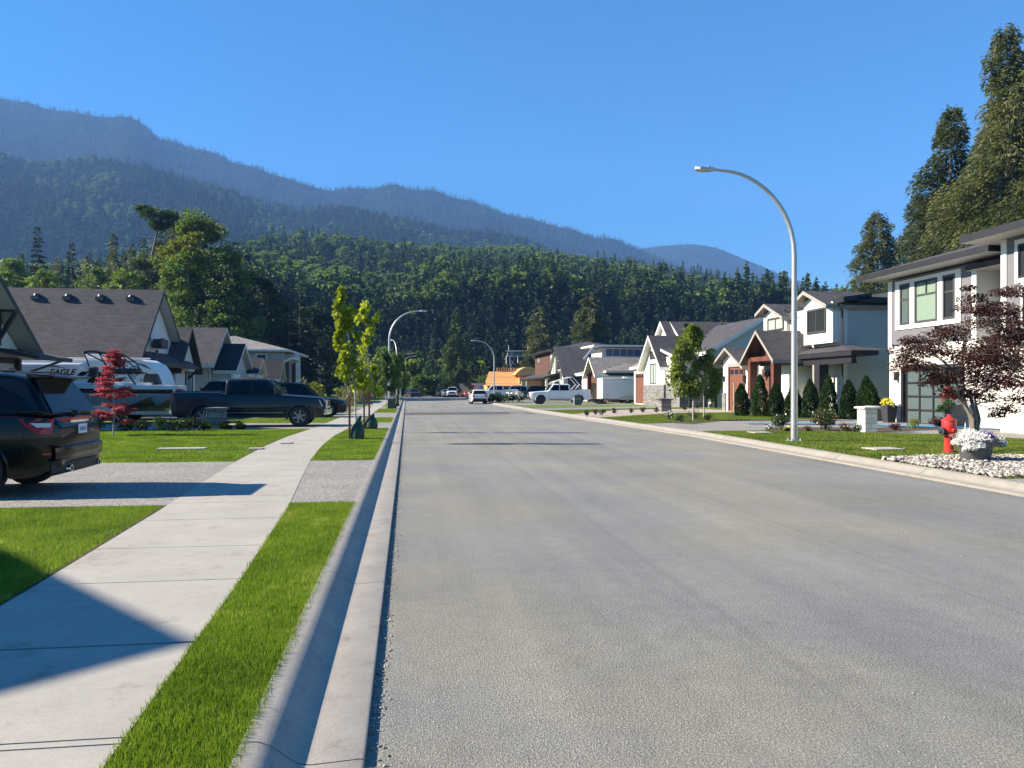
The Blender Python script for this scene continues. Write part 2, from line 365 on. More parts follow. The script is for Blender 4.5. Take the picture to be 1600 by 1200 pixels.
# asphalt: a strip mesh that follows the right kerb, then the cross street at the far end
ys = [-8, -4, 0, 5, 10, 17, 24, 30, 37, 43, 50, 60, 70, 85, 100, 110, 118, 124, 127]
mb = MB()
for a, b2 in zip(ys[:-1], ys[1:]):
    mb.poly([(LK, a, 0), (xr(a), a, 0), (xr(b2), b2, 0), (LK, b2, 0)])
mb.poly([(-60, 127, 0), (70, 127, 0), (70, 158, 0), (-60, 158, 0)])
tag(mb.build('road', M['asphalt']), kind='structure')
sheet('road_patch', [(LK+.02, 46.5), (8.0, 47.4), (8.0, 52), (LK+.02, 51.4)], .004, M['asphalt_new'])
mb = MB(); mb.poly([(6.6, 48.6, .008), (7.7, 48.7, .008), (7.7, 50, .008), (6.6, 49.9, .008)]); tag(mb.build('concrete_patch', M['walk']), kind='structure')
def kerb(name, path, side, mat, seg=3.0):
    """rolled kerb and gutter: path is the asphalt edge (x, y); side -1 = land to the left"""
    prof = [(0, -.05), (0, .032), (.012, .038), (.22, .026), (.27, .034), (.33, .075), (.38, .115), (.43, .135), (.50, .14), (.50, -.05)]
    d = [0]
    for a, b in zip(path[:-1], path[1:]): d.append(d[-1]+math.dist(a, b))
    mb = MB(); t = 0.0
    def at(s): return Vector((np.interp(s, d, [p[0] for p in path]), np.interp(s, d, [p[1] for p in path]), 0))
    k = 0
    while t < d[-1]-.1:
        e = min(t+seg-.009, d[-1]); st = [lerp(t, e, q) for q in np.linspace(0, 1, 4)]
        rows = []
        for s_ in st:
            p = at(s_); q = at(min(s_+.1, d[-1]))-at(max(s_-.1, 0)); q.normalize(); nrm = Vector((-q.y, q.x, 0))*(1 if side < 0 else -1)
            rows.append([p+nrm*u+Vector((0, 0, z)) for u, z in prof])
        n = len(prof); V = [v for r in rows for v in r]; F = []
        for i in range(3):
            for j in range(n-1): F.append((i*n+j, i*n+j+1, (i+1)*n+j+1, (i+1)*n+j))
        F.append(tuple(range(n))); F.append(tuple(3*n+j for j in range(n))[::-1])
        mb.add(V, F); t += seg
    return tag(mb.build(name, mat, smooth=True, ang=50), kind='structure')
kerb('kerb_left', [(LK, -5.7), (LK, 126.5)], -1, M['kerb'])
M['kerb_r'] = m_concrete('right_kerb_concrete', (.29, .27, .235), 2.0, .22)
kerb('kerb_right', [(xr(y), y) for y in (-8, 0, 5, 10, 17, 24, 30, 37, 43, 50, 60, 70, 85, 100, 118, 124, 127)], 1, M['kerb_r'])
# land either side of the street: one lawn sheet each, the rest lies on it
LZ = .12
mb = MB(); yy = [-20, -8, 0, 10, 20, 30, 45, 60, 90, 126]
for a, b2 in zip(yy[:-1], yy[1:]): mb.poly([(LK-.49, a, LZ), (LK-.49, b2, LZ), (-45, b2, LZ), (-45, a, LZ)])
mb.poly([(LK-.49, -20, LZ), (-45, -20, LZ), (-45, -20, -.12), (LK-.49, -20, -.12)]); mb.poly([(LK-.49, 126, LZ), (-45, 126, LZ), (-45, 126, -.12), (LK-.49, 126, -.12)])
mb.poly([(LK-.49, -20, LZ), (LK-.49, 126, LZ), (LK-.49, 126, -.12), (LK-.49, -20, -.12)])
tag(mb.build('lawn_left', M['lawn']), kind='structure')
RZ = .135
mb = MB()
rys = [-20, 0, 10, 17, 24, 30, 37, 43, 50, 60, 70, 85, 100, 118, 124, 127]
for a, b2 in zip(rys[:-1], rys[1:]): mb.poly([(xr(a)+.49, a, RZ), (60, a, RZ), (60, b2, RZ), (xr(b2)+.49, b2, RZ)])
mb.poly([(12.5, 127, RZ), (60, 127, RZ), (60, 127, -.12), (12.5, 127, -.12)])
tag(mb.build('lawn_right', M['lawn']), kind='structure')
# sidewalk slabs, 8 mm joints
mb = MB(); y = -6.0; js = [-6, -4.4, -2.8, -1.2, .4, 1.9, 3.36, 3.42, 4.66, 6.15, 7.45, 9.0, 10.3, 11.8, 13.3, 14.8, 16.2]
while js[-1] < 118: js.append(js[-1]+1.5)
for a, b2 in zip(js[:-1], js[1:]):
    b3 = b2-(.012 if b2 != 4.66 else .028)
    for m0, m1 in ((a, (a+b3)/2), ((a+b3)/2, b3)):
        P = [(swl(m0), m0), (swr(m0), m0), (swr(m1), m1), (swl(m1), m1)]
        mb.prism([(p[0], p[1], .09) for p in P], (0, 0, .046))
tag(mb.build('sidewalk', M['walk']), kind='structure')
mb = MB()
for y0_, y1_ in ((-6, 10.1), (16.05, 28.5), (33.7, 39.3), (47.3, 56.4)):
    q = np.linspace(y0_, y1_, 14)
    for a, b2 in zip(q[:-1], q[1:]):
        mb.poly([(swl(a)-.05, a, LZ+.004), (swl(b2)-.05, b2, LZ+.004), (swl(b2), b2, LZ+.004), (swl(a), a, LZ+.004)]); mb.poly([(swr(a), a, LZ+.004), (swr(b2), b2, LZ+.004), (swr(b2)+.02, b2, LZ+.004), (swr(a)+.02, a, LZ+.004)])
tag(mb.build('soil_edge', M['soil']), kind='structure')
# driveways on the left (butted against the sidewalk)
def drive_left(y0, y1, x1, yb0=None, yb1=None, mat='agg', name='driveway'):
    z = LZ+.012; yb0 = y0 if yb0 is None else yb0; yb1 = y1 if yb1 is None else yb1
    mb = MB(); n = 4
    def slab(P): mb.prism([(p[0], p[1], .09) for p in P], (0, 0, z-.09))
    L = [(swl(lerp(y0, y1, i/n))-.006, lerp(y0, y1, i/n)) for i in range(n+1)]
    slab(L+[(x1, yb1), (x1, yb0)])
    Rr = [(swr(lerp(y0, y1, i/n))+.006, lerp(y0, y1, i/n)) for i in range(n+1)]
    slab(Rr+[(LK-.505, y1), (LK-.505, y0)])
    return tag(mb.build(name, M[mat]), kind='structure')
drive_left(10.15, 16.0, -16, 10.6, 17.2)
drive_left(28.6, 33.6, -13.0)
drive_left(39.4, 47.2, -13.4)
drive_left(56.5, 62.0, -11.2, mat='drive_dark')
drive_left(75, 80.5, -12, mat='drive_dark')
def drive_right(pts, mat, name='driveway', z=RZ+.006): return sheet(name, pts, z, M[mat])
g2 = lambda L, z=RZ: [tuple(G(a, b, z)[:2]) for a, b in L]
DR1 = [(xr(24.9)+.5, 24.9), (xr(30.6)+.5, 30.6), (14.5, 33.0), (18, 34.2), (21.2, 33.6), (21.2, 20.5), (30, 16), (18.6, 16), (17.2, 22.0), (13.0, 25.2)]
drive_right(DR1, 'agg')
DR2 = [(xr(38)+.5, 37.6), (xr(44)+.5, 42.6), (14.5, 51.0), (21.0, 53.5), (21.0, 44.6), (16.0, 44.2)]
drive_right(DR2, 'paver')
DR3 = [(xr(56)+.5, 50.5), (xr(60)+.5, 55.0), (21, 62.0), (21, 57.0)]
drive_right(DR3, 'drive_dark')
DR4 = [(xr(66)+.5, 66.0), (xr(71)+.5, 76.0), (21, 76.5), (21, 67.0)]
drive_right(DR4, 'drive_dark')
DR5 = [(xr(88)+.5, 84.0), (xr(97)+.5, 98.0), (21, 98), (21, 84)]
drive_right(DR5, 'drive_dark')
DR0 = [(xr(8)+.5, 3.0), (xr(10)+.5, 11.2), (11.6, 11.3), (14.6, 10.6), (18, 10.4), (21, 10.4), (21, 3)]
drive_right(DR0, 'agg')
# ================================================================ grass blades
rng = np.random.default_rng(7)
def inpoly(x, y, poly):
    c = np.zeros(x.shape, bool); n = len(poly)
    for i in range(n):
        x1, y1 = poly[i][:2]; x2, y2 = poly[(i+1) % n][:2]
        k = ((y1 > y) != (y2 > y)) & (x < (x2-x1)*(y-y1)/((y2-y1) if y2 != y1 else 1e-9)+x1); c ^= k
    return c
def blades(name, x, y, z, hgt, wid, mat, lean=.45):
    n = len(x); h = hgt*rng.uniform(.55, 1.25, n); a = rng.uniform(0, 2*np.pi, n); l = rng.uniform(.1, lean, n)*h; w = wid*rng.uniform(.7, 1.3, n)
    ca, sa = np.cos(a), np.sin(a); b = rng.uniform(0, 2*np.pi, n); cb, sb = np.cos(b)*w, np.sin(b)*w
    V = np.zeros((n, 5, 3), np.float32)
    V[:, 0] = np.stack([x-cb, y-sb, np.full(n, z)], 1); V[:, 1] = np.stack([x+cb, y+sb, np.full(n, z)], 1)
    mx, my = x+ca*l*.35, y+sa*l*.35
    V[:, 2] = np.stack([mx+cb*.8, my+sb*.8, z+h*.6], 1); V[:, 3] = np.stack([mx-cb*.8, my-sb*.8, z+h*.6], 1)
    V[:, 4] = np.stack([x+ca*l, y+sa*l, z+h], 1)
    i = np.arange(n)[:, None]*5
    F = np.concatenate([i+np.array([[0, 1, 2]]), i+np.array([[0, 2, 3]]), i+np.array([[3, 2, 4]])], 0)
    o = npmesh(name, V.reshape(-1, 3), F, mat); return tag(o, kind='stuff')
def scatter(poly, dens, skip=()):
    xs = [p[0] for p in poly]; ys_ = [p[1] for p in poly]; x0, x1, y0, y1 = min(xs), max(xs), min(ys_), max(ys_)
    n = int((x1-x0)*(y1-y0)*dens); x = rng.uniform(x0, x1, n); y = rng.uniform(y0, y1, n); k = inpoly(x, y, poly)
    for s in skip: k &= ~inpoly(x, y, s)
    return x[k], y[k]
def strip(y0, y1, inset=.0):
    yy = np.linspace(y0, y1, 14); return [(swr(a)+.0, a) for a in yy]+[(LK-.48, y1), (LK-.48, y0)]
def lawnl(y0, y1, xo):
    yy = np.linspace(y0, y1, 10); return [(swl(a)-.045, a) for a in yy]+[(xo, y1), (xo, y0)]
X, Y = [], []
for poly, dens in ((strip(1.4, 5), 24000), (strip(5, 10.1), 14000), (lawnl(3.2, 7, -5.5), 9000), (lawnl(7, 10.12, -8), 5500)):
    a, b = scatter(poly, dens); X.append(a); Y.append(b)
X = np.concatenate(X); Y = np.concatenate(Y); X = X+rng.normal(0, .014, len(X)); Y = Y+rng.normal(0, .014, len(Y))
o = blades('grass', X, Y, LZ, .040, .0019, M['grass']); tag(o, 'bright mown grass blades on the near verge and lawn corner', 'grass')
SK = [[(-20, 18.6), (-3.6, 18.55), (-3.6, 18.85), (-20, 18.9)], [(-20, 22.0), (-3.6, 21.9), (-3.6, 22.15), (-20, 22.2)]]
X, Y = [], []
for poly, dens in ((lawnl(16.02, 28.5, -13), 1500), (strip(16.02, 28.5), 2600), (strip(33.7, 39.2), 900), (strip(47.4, 56.4), 600), (lawnl(33.7, 39.2, -8), 500)):
    a, b = scatter(poly, dens, SK); X.append(a); Y.append(b)
X = np.concatenate(X); Y = np.concatenate(Y)
o = blades('grass', X, Y, LZ, .042, .0055, M['grass']); tag(o, 'sunlit mown grass either side of the left sidewalk past the first driveway', 'grass')
LR1 = [(xr(y)+.5, y) for y in (11.2, 14, 17, 20, 22, 24.8)]+[(13.0, 25.1), (17.1, 21.9), (18.5, 16), (21, 15.9), (21, 10.5)]
LR2 = [(xr(y)+.5, y) for y in (30.7, 34, 37.5)]+[(16, 44.1), (21.5, 44.5), (22, 34.6), (18, 34.3), (14.5, 33.1)]
LR3 = [(xr(y)+.5, y) for y in (42.8, 46, 50.4)]+[(21, 56.9), (21, 53.7), (14.5, 51.1)]
PEB = [(xr(12.9)+.5, 12.6), (xr(15)+.5, 14.6), (10.8, 15.0), (12.6, 14.9), (15, 14.2), (20, 13.6), (20, 10.6), (14.6, 10.7), (11.7, 11.4), (xr(11.5)+.5, 11.3)]
X, Y = [], []
for poly, dens in ((LR1, 1300), (LR2, 520), (LR3, 300)):
    a, b = scatter(poly, dens, [PEB]); X.append(a); Y.append(b)
X = np.concatenate(X); Y = np.concatenate(Y)
o = blades('grass', X, Y, RZ, .04, .0065, M['grass2']); tag(o, 'darker green mown grass along the right kerb', 'grass')
# gaps in the left lawn with pale edging strips
for y0, xa, xb in ((18.7, -20, -3.7), (22.05, -20, -3.8)):
    sheet('path', [(xa, y0-.1), (xb, y0-.1), (xb, y0+.1), (xa, y0+.1)], LZ+.006, M['soil'])
for c, sx, sy in ((G(285, 703, LZ), 1.1, .35), (G(400, 703, LZ), .35, .25), (G(448, 694, LZ), .3, .25)):
    tag(MB().box(c.x-sx/2, c.x+sx/2, c.y-sy/2, c.y+sy/2, LZ-.02, LZ+.05).build('utility_cover', M['pad'], bevel=.01),
        {1.1: 'largest flat concrete utility cover in the left lawn, near the red maple', .35: 'small flat utility cover between the large cover and the sidewalk', .3: 'small flat utility cover at the left sidewalk edge'}[sx], 'utility cover')
for c, sx, w in ((G(1380, 703, RZ), .75, 'in the lawn left of the red hydrant'), (G(1187, 677, RZ), .6, 'in the lawn left of the near lamp post')):
    tag(MB().box(c.x-sx/2, c.x+sx/2, c.y-.3, c.y+.3, RZ-.02, RZ+.045).build('utility_cover', M['pad'], bevel=.01), 'flat grey utility cover '+w, 'utility cover')
# loose grit in the gap beside the left gutter and a few specks on the road
def stones(name, x, y, z0, r, mat, label, cat, flat_=.55, bury=.3, stack=0):
    t = (1+5**.5)/2; iv = np.array([(-1,t,0),(1,t,0),(-1,-t,0),(1,-t,0),(0,-1,t),(0,1,t),(0,-1,-t),(0,1,-t),(t,0,-1),(t,0,1),(-t,0,-1),(-t,0,1)], np.float32)/1.9
    iF = np.array([(0,11,5),(0,5,1),(0,1,7),(0,7,10),(0,10,11),(1,5,9),(5,11,4),(11,10,2),(10,7,6),(7,1,8),(3,9,4),(3,4,2),(3,2,6),(3,6,8),(3,8,9),(4,9,5),(2,4,11),(6,2,10),(8,6,7),(9,8,1)])
    n = len(x); s = r*rng.uniform(.55, 1.45, n); a = rng.uniform(0, 6.28, n); el = rng.uniform(.6, 1.0, n)
    P = iv[None]*rng.uniform(.82, 1.15, (n, 12, 1))
    px, py, pz = P[..., 0]*s[:, None], P[..., 1]*(s*el)[:, None], P[..., 2]*(s*flat_)[:, None]
    ti = rng.uniform(-.35, .35, n)[:, None]; pz = pz+px*ti
    X_ = x[:, None]+px*np.cos(a)[:, None]-py*np.sin(a)[:, None]; Y_ = y[:, None]+px*np.sin(a)[:, None]+py*np.cos(a)[:, None]
    Z_ = z0+(s*flat_*(1-bury))[:, None]+pz+(rng.uniform(0, stack, n)[:, None] if stack else 0)
    V = np.stack([X_, Y_, Z_], -1).reshape(-1, 3); F = (np.arange(n)[:, None, None]*12+iF[None]).reshape(-1, 3)
    o = npmesh(name, V, F, mat, smooth=True); return tag(o, label, cat, kind='stuff')
M['pebble'] = pm('river_rock', (.42, .39, .35), .8, .0, 1); _m, _nt, _b = M['pebble'], M['pebble'].node_tree, M['pebble'].node_tree.nodes['Principled BSDF']
_nt.links.new(ramp(_nt, noise(_nt, 7, 2, objco(_nt)), [(.3, (.09, .085, .08)), (.42, (.22, .20, .18)), (.55, (.37, .34, .30)), (.7, (.60, .56, .50))]), _b.inputs['Base Color'])
n = 2600; x = rng.normal(LK+.035, .03, n); y = rng.uniform(2, 26, n)**1.0; k = (x > LK+.004); x, y = x[k], y[k]
stones('gravel', x, y, 0, .007, M['pebble'], 'loose grit lying in the gap between left gutter and road', 'grit')
n = 240; x = rng.uniform(LK+.1, 7, n); y = 2.5+rng.exponential(4.5, n)
stones('gravel', x, y, 0, .0045, M['pebble'], 'scattered tiny stones on the near road surface', 'grit')
a, b = scatter(PEB, 420)
sheet('gravel_bed', PEB, RZ+.006, M['soil'])
stones('river_rock', a, b, RZ, .040, M['pebble'], 'bed of pale rounded river rock around the hydrant and grey planter', 'river rock', stack=.04)
# ================================================================ trees
M['bark'] = pm('bark', (.12, .09, .07), .9, .4, 6, bmp=1, bscale=20, bdist=.03)
M['bark_pale'] = pm('pale_bark', (.34, .32, .29), .85, .3, 6, bmp=.6, bscale=20, bdist=.02)
M['bark_cedar'] = pm('cedar_bark', (.20, .17, .14), .9, .3, 6, bmp=.8, bscale=20, bdist=.03)
M['cedar'] = foliage('cedar_foliage', (.038, .055, .022), (.135, .15, .060), .35, .25, hi=(.21, .20, .095))
M['fir'] = foliage('fir_foliage', (.026, .055, .024), (.085, .135, .052), .35, .2)
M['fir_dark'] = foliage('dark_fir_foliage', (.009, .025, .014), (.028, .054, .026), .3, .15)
M['leaf_mid'] = foliage('mid_green_leaves', (.055, .10, .028), (.155, .225, .062), .3, .35)
M['leaf_dark'] = foliage('dark_green_leaves', (.012, .032, .012), (.036, .066, .020), .3, .25)
M['leaf_yellow'] = foliage('yellow_green_leaves', (.09, .115, .014), (.23, .24, .028), .3, .4)
M['leaf_lime'] = foliage('lime_leaves', (.17, .22, .018), (.42, .47, .045), 1.3, .45, hi=(.55, .48, .07))
M['leaf_red'] = foliage('red_maple_leaves', (.24, .04, .05), (.50, .14, .16), 2.5, .45, hi=(.66, .36, .36))
M['leaf_plum'] = foliage('plum_maple_leaves', (.034, .014, .012), (.125, .046, .034), 1.8, .35, hi=(.21, .05, .05))
M['hedge'] = foliage('hedge_cedar_foliage', (.010, .026, .007), (.035, .070, .014), 3, .18, hi=(.075, .12, .02))
M['leaf_young'] = foliage('young_tree_leaves', (.09, .13, .022), (.26, .31, .06), 1.5, .4, hi=(.32, .33, .10))
M['bush'] = foliage('bush_leaves', (.018, .045, .012), (.07, .115, .03), 3, .3)
M['weeds'] = foliage('dry_weeds', (.10, .10, .05), (.24, .22, .13), 1.0, .35)
def nrm(a): return a/np.maximum(np.linalg.norm(a, axis=-1, keepdims=True), 1e-9)
def cards(C, D, size, asp=.45, rs=None, flatness=0.0, var=.4):
    """rhombic leaf faces centred on C, long axis D"""
    rs = rs or rng; n = len(C); D = nrm(D); U = nrm(rs.normal(size=(n, 3))+np.array([0, 0, flatness])); S = nrm(np.cross(D, U))
    s = (size*rs.uniform(1-var, 1+var, n))[:, None]
    V = np.stack([C-D*s*.5, C+S*s*asp*.5+D*s*.08, C+D*s*.5, C-S*s*asp*.5+D*s*.08], 1)
    return V.reshape(-1, 3), np.arange(n*4).reshape(n, 4)
def conifer(name, label, cat, loc, H, Rm, mat, seed, ncard=9000, csize=.45, dens=1.0, z0=.06, power=.8, droop=.35, group=None, barkm='bark', gaps=.25, asp=.35, kind=None, wob=.25, fuzz=0):
    rs = np.random.default_rng(seed); t = thing(name, label, cat, loc, 0, group)
    trunk = MB(); lean = rs.normal(0, .008, 2)*H
    trunk.tube([(lean[0]*f*f, lean[1]*f*f, -.3+(H+.3)*f) for f in np.linspace(0, 1, 7)], [max(.02, H*.014*(1-f)**.8+.015) for f in np.linspace(0, 1, 7)], 8)
    trunk.build('trunk', M[barkm], t, smooth=True)
    nb = int(H*5.2*dens); zf = np.sort(rs.uniform(z0, .985, nb)); az = (np.arange(nb)*2.399+rs.normal(0, .5, nb))
    lob = 1+wob*np.sin(az*2+rs.uniform(0, 6))*np.sin(zf*17+rs.uniform(0, 6))
    L = Rm*(1-zf)**power*rs.uniform(1-gaps*1.4, 1.12, nb)*lob+.12*Rm*(zf > .9)*.4+.05
    w = L**1.35+.15; cnt = np.maximum(3, (ncard*w/w.sum()).astype(int)); C, D = [], []
    for i in range(nb):
        k = cnt[i]; u = rs.uniform(.12, 1, k)**.75; side = rs.normal(0, .17, k)*L[i]*(1.1-u*.7)
        d = np.array([math.cos(az[i]), math.sin(az[i])]); s = np.array([-d[1], d[0]])
        up = (zf[i]-.35)*.5
        z = zf[i]*H+L[i]*(up*u-droop*u*u)+rs.normal(0, .05, k)*L[i]-rs.uniform(0, .12, k)*L[i]*u+rs.normal(0, fuzz, k)*Rm
        xyv = d[None]*(u*L[i])[:, None]+s[None]*side[:, None]
        C.append(np.column_stack([xyv[:, 0]+lean[0]*zf[i]**2, xyv[:, 1]+lean[1]*zf[i]**2, z]))
        D.append(np.column_stack([d[0]+s[0]*side/L[i]*2+rs.normal(0, .35, k), d[1]+s[1]*side/L[i]*2+rs.normal(0, .35, k), -droop*1.6*u+rs.normal(0, .3, k)]))
    C = np.concatenate(C); D = np.concatenate(D)
    V, F = cards(C, D, csize, asp, rs)
    npmesh('crown', V, F, M[mat], t)
    return t
def limb(mb, p, d, L, r, depth, rs, tips, spread=.55, kids=3, upb=.12):
    n = 4; P = [Vector(p)]; dd = Vector(d).normalized()
    for i in range(n):
        dd = (dd+Vector(rs.normal(0, .12, 3))+Vector((0, 0, upb*.4))).normalized(); P.append(P[-1]+dd*L/n)
    mb.tube(P, [r*(1-.55*i/n) for i in range(n+1)], 6 if depth > 1 else 5)
    tips.append((P[-1], dd, L));
    if depth <= 1: tips.append((P[2], dd, L))
    if depth > 0:
        for k in range(kids):
            a = rs.uniform(0, 6.28)+k*2.1; q = dd.orthogonal().normalized(); q.rotate(Matrix.Rotation(a, 3, dd))
            nd_ = (dd*(1-spread*.4)+q*spread*rs.uniform(.7, 1.25)+Vector((0, 0, upb))).normalized()
            limb(mb, P[rs.integers(2, n+1)], nd_, L*rs.uniform(.6, .8), r*.5, depth-1, rs, tips, spread, kids, upb)
def broadleaf(name, label, cat, loc, H, Rm, mat, seed, ncard=7000, csize=.4, clear=.25, depth=2, kids=3, barkm='bark_pale', group=None, clump=.22, nclump=70, shape='round', mat2=None, tr=.016, asp=.7, kind=None):
    rs = np.random.default_rng(seed); t = thing(name, label, cat, loc, 0, group)
    mb = MB(); tips = []; P = []; x = y = 0.0
    for f in np.linspace(0, 1, 8):
        P.append((x, y, -.2+f*(H*.9+.2))); x += rs.normal(0, .012)*H; y += rs.normal(0, .012)*H
    mb.tube(P, [H*tr*(1-.88*f)+.006 for f in np.linspace(0, 1, 8)], 8)
    cl = []
    def env(zf):
        if shape == 'round': return math.sqrt(max(0, 1-((zf-.5)/.52)**2))
        if shape == 'cone': return max(.05, (1-zf)**.75*min(1, zf*5+.35))
        if shape == 'column': return min(1, (1-zf)*4+.25)*min(1, zf*4+.4)
        return 1
    for i in range(nclump):
        zf = rs.uniform(0, 1); a = rs.uniform(0, 6.28); rr = Rm*env(zf)*math.sqrt(rs.uniform(.1, 1))*rs.uniform(.75, 1.1)
        z = H*(clear+(1-clear)*zf); fi = min(6.999, max(0, (z+.2)/(H*.9+.2)*7)); i0 = int(fi); b = Vector(P[i0]).lerp(Vector(P[min(7, i0+1)]), fi-i0)
        c = Vector((b.x+rr*math.cos(a), b.y+rr*math.sin(a), z))
        zb = max(H*clear*.8, z-rr*rs.uniform(.5, 1.1)); fi = min(6.999, max(0, (zb+.2)/(H*.9+.2)*7)); i0 = int(fi); s0 = Vector(P[i0]).lerp(Vector(P[min(7, i0+1)]), fi-i0)
        md = s0.lerp(c, .5)+Vector((0, 0, rr*.08)); mb.tube([s0, md, c], [H*tr*.28*(1-zf*.6), H*tr*.18*(1-zf*.6), .004], 5)
        cl.append((c, rr))
    mb.build('trunk', M[barkm], t, smooth=True)
    wt = rs.uniform(.4, 1.3, nclump); cnt = (ncard*wt/wt.sum()).astype(int); C = []; D = []; mi = []
    for (c, rr), k in zip(cl, cnt):
        s = clump*Rm*rs.uniform(.7, 1.35); q = rs.normal(size=(k, 3)); q = nrm(q)*(rs.uniform(0, 1, (k, 1))**.45)*s*np.array([1.15, 1.15, .8])
        C.append(q+np.array(c)); D.append(q*1.5+rs.normal(0, .6, (k, 3))*s+np.array([0, 0, -.3*s])); mi.append(np.full(k, 1 if (mat2 and rs.uniform() < .4) else 0))
    C = np.concatenate(C); D = np.concatenate(D); V, F = cards(C, D, csize, asp, rs, .6)
    npmesh('crown', V, F, [M[mat]]+([M[mat2]] if mat2 else []), t, mi=np.concatenate(mi) if mat2 else None)
    return t
def cl(t):  # crown object of a tree
    return [bpy.data.objects[c] for c in KIDS[t.name] if c.startswith('crown')][0]
def place(px, d, z=0.0): p = camw(px, d, z); return (p.x, p.y, z)
GZ = -.12
# ---- the tall conifers behind the right-hand houses (px of trunk, depth, photo y of the tip)
def topH(py, d, z=GZ): return EYE+(HY-py)/FPX*d-z
RC = [(1578, 60, 36, 4.6, 22000, .55, 'tallest cedar, its tip above everything at the right edge of the photo', 'cedar'),
      (1484, 66, 168, 4.9, 20000, .55, 'second tallest cedar, standing left of the tallest one behind the grey and white house', 'cedar'),
      (1372, 78, 328, 4.4, 15000, .5, 'shortest of the three big cedars, over the roof of the white two-storey house', 'cedar'),
      (1428, 82, 300, 3.6, 9000, .5, 'shaded cedar filling the gap between the shortest and second tallest cedars', 'cedar'),
      (1640, 57, 90, 4.8, 12000, .55, 'cedar partly outside the right edge of the photo', 'cedar'),
      (1530, 74, 220, 4.4, 9000, .55, 'cedar half hidden between the two tallest cedars', 'fir')]
for i, (px, d, py, rm, n, cs, lb, mt) in enumerate(RC):
    conifer('cedar_tree', lb, 'tree', place(px, d, GZ), topH(py, d), rm*1.75, mt, 100+i, ncard=int(n*7.5), csize=cs*.58, dens=5.0, power=.84, droop=.42, z0=.02, gaps=.26, asp=.30, fuzz=.022, group='cedars behind the right-hand houses', barkm='bark_cedar', wob=.55)
# ---- mid-distance conifers beyond the end of the street
MC = [(712, 150, 481, 3.4, 5200, .6, 'fir', 1.0, 'lone tall ragged fir beyond the end of the street, above the far parked pickups'),
      (841, 150, 477, 3.7, 6000, .6, 'cedar', .62, 'tall olive cedar behind the orange unfinished house'),
      (920, 140, 455, 3.9, 7000, .6, 'cedar', .6, 'broadest tall cedar behind the dark grey house'),
      (873, 165, 517, 2.8, 3000, .6, 'fir', .9, 'small bright green fir between the two tall cedars'),
      (773, 190, 538, 2.6, 2200, .7, 'fir_dark', .9, 'small dark fir just left of the transmission tower'),
      (975, 170, 513, 3.4, 2500, .7, 'fir_dark', .9, 'dark fir rising behind the clerestory house'),
      (1002, 185, 523, 3.0, 2000, .7, 'fir_dark', .9, 'second dark fir behind the clerestory house, right of the first'),
      (676, 185, 534, 2.6, 2000, .7, 'fir', .9, 'small fir left of the lone tall ragged fir'),
      (742, 175, 556, 2.6, 1500, .7, 'fir_dark', .9, 'small dark fir behind the white cube trailer')]
protos = []
for i, (px, d, py, rm, n, cs, mt, pw, lb) in enumerate(MC):
    t = conifer('conifer_tree', lb, 'tree', place(px, d, GZ), topH(py, d), rm*1.55, mt, 200+i, ncard=int(n*4.5), csize=cs*.75, dens=2.6, power=pw*.85, droop=.4, z0=.05, gaps=.4, barkm='bark_cedar')
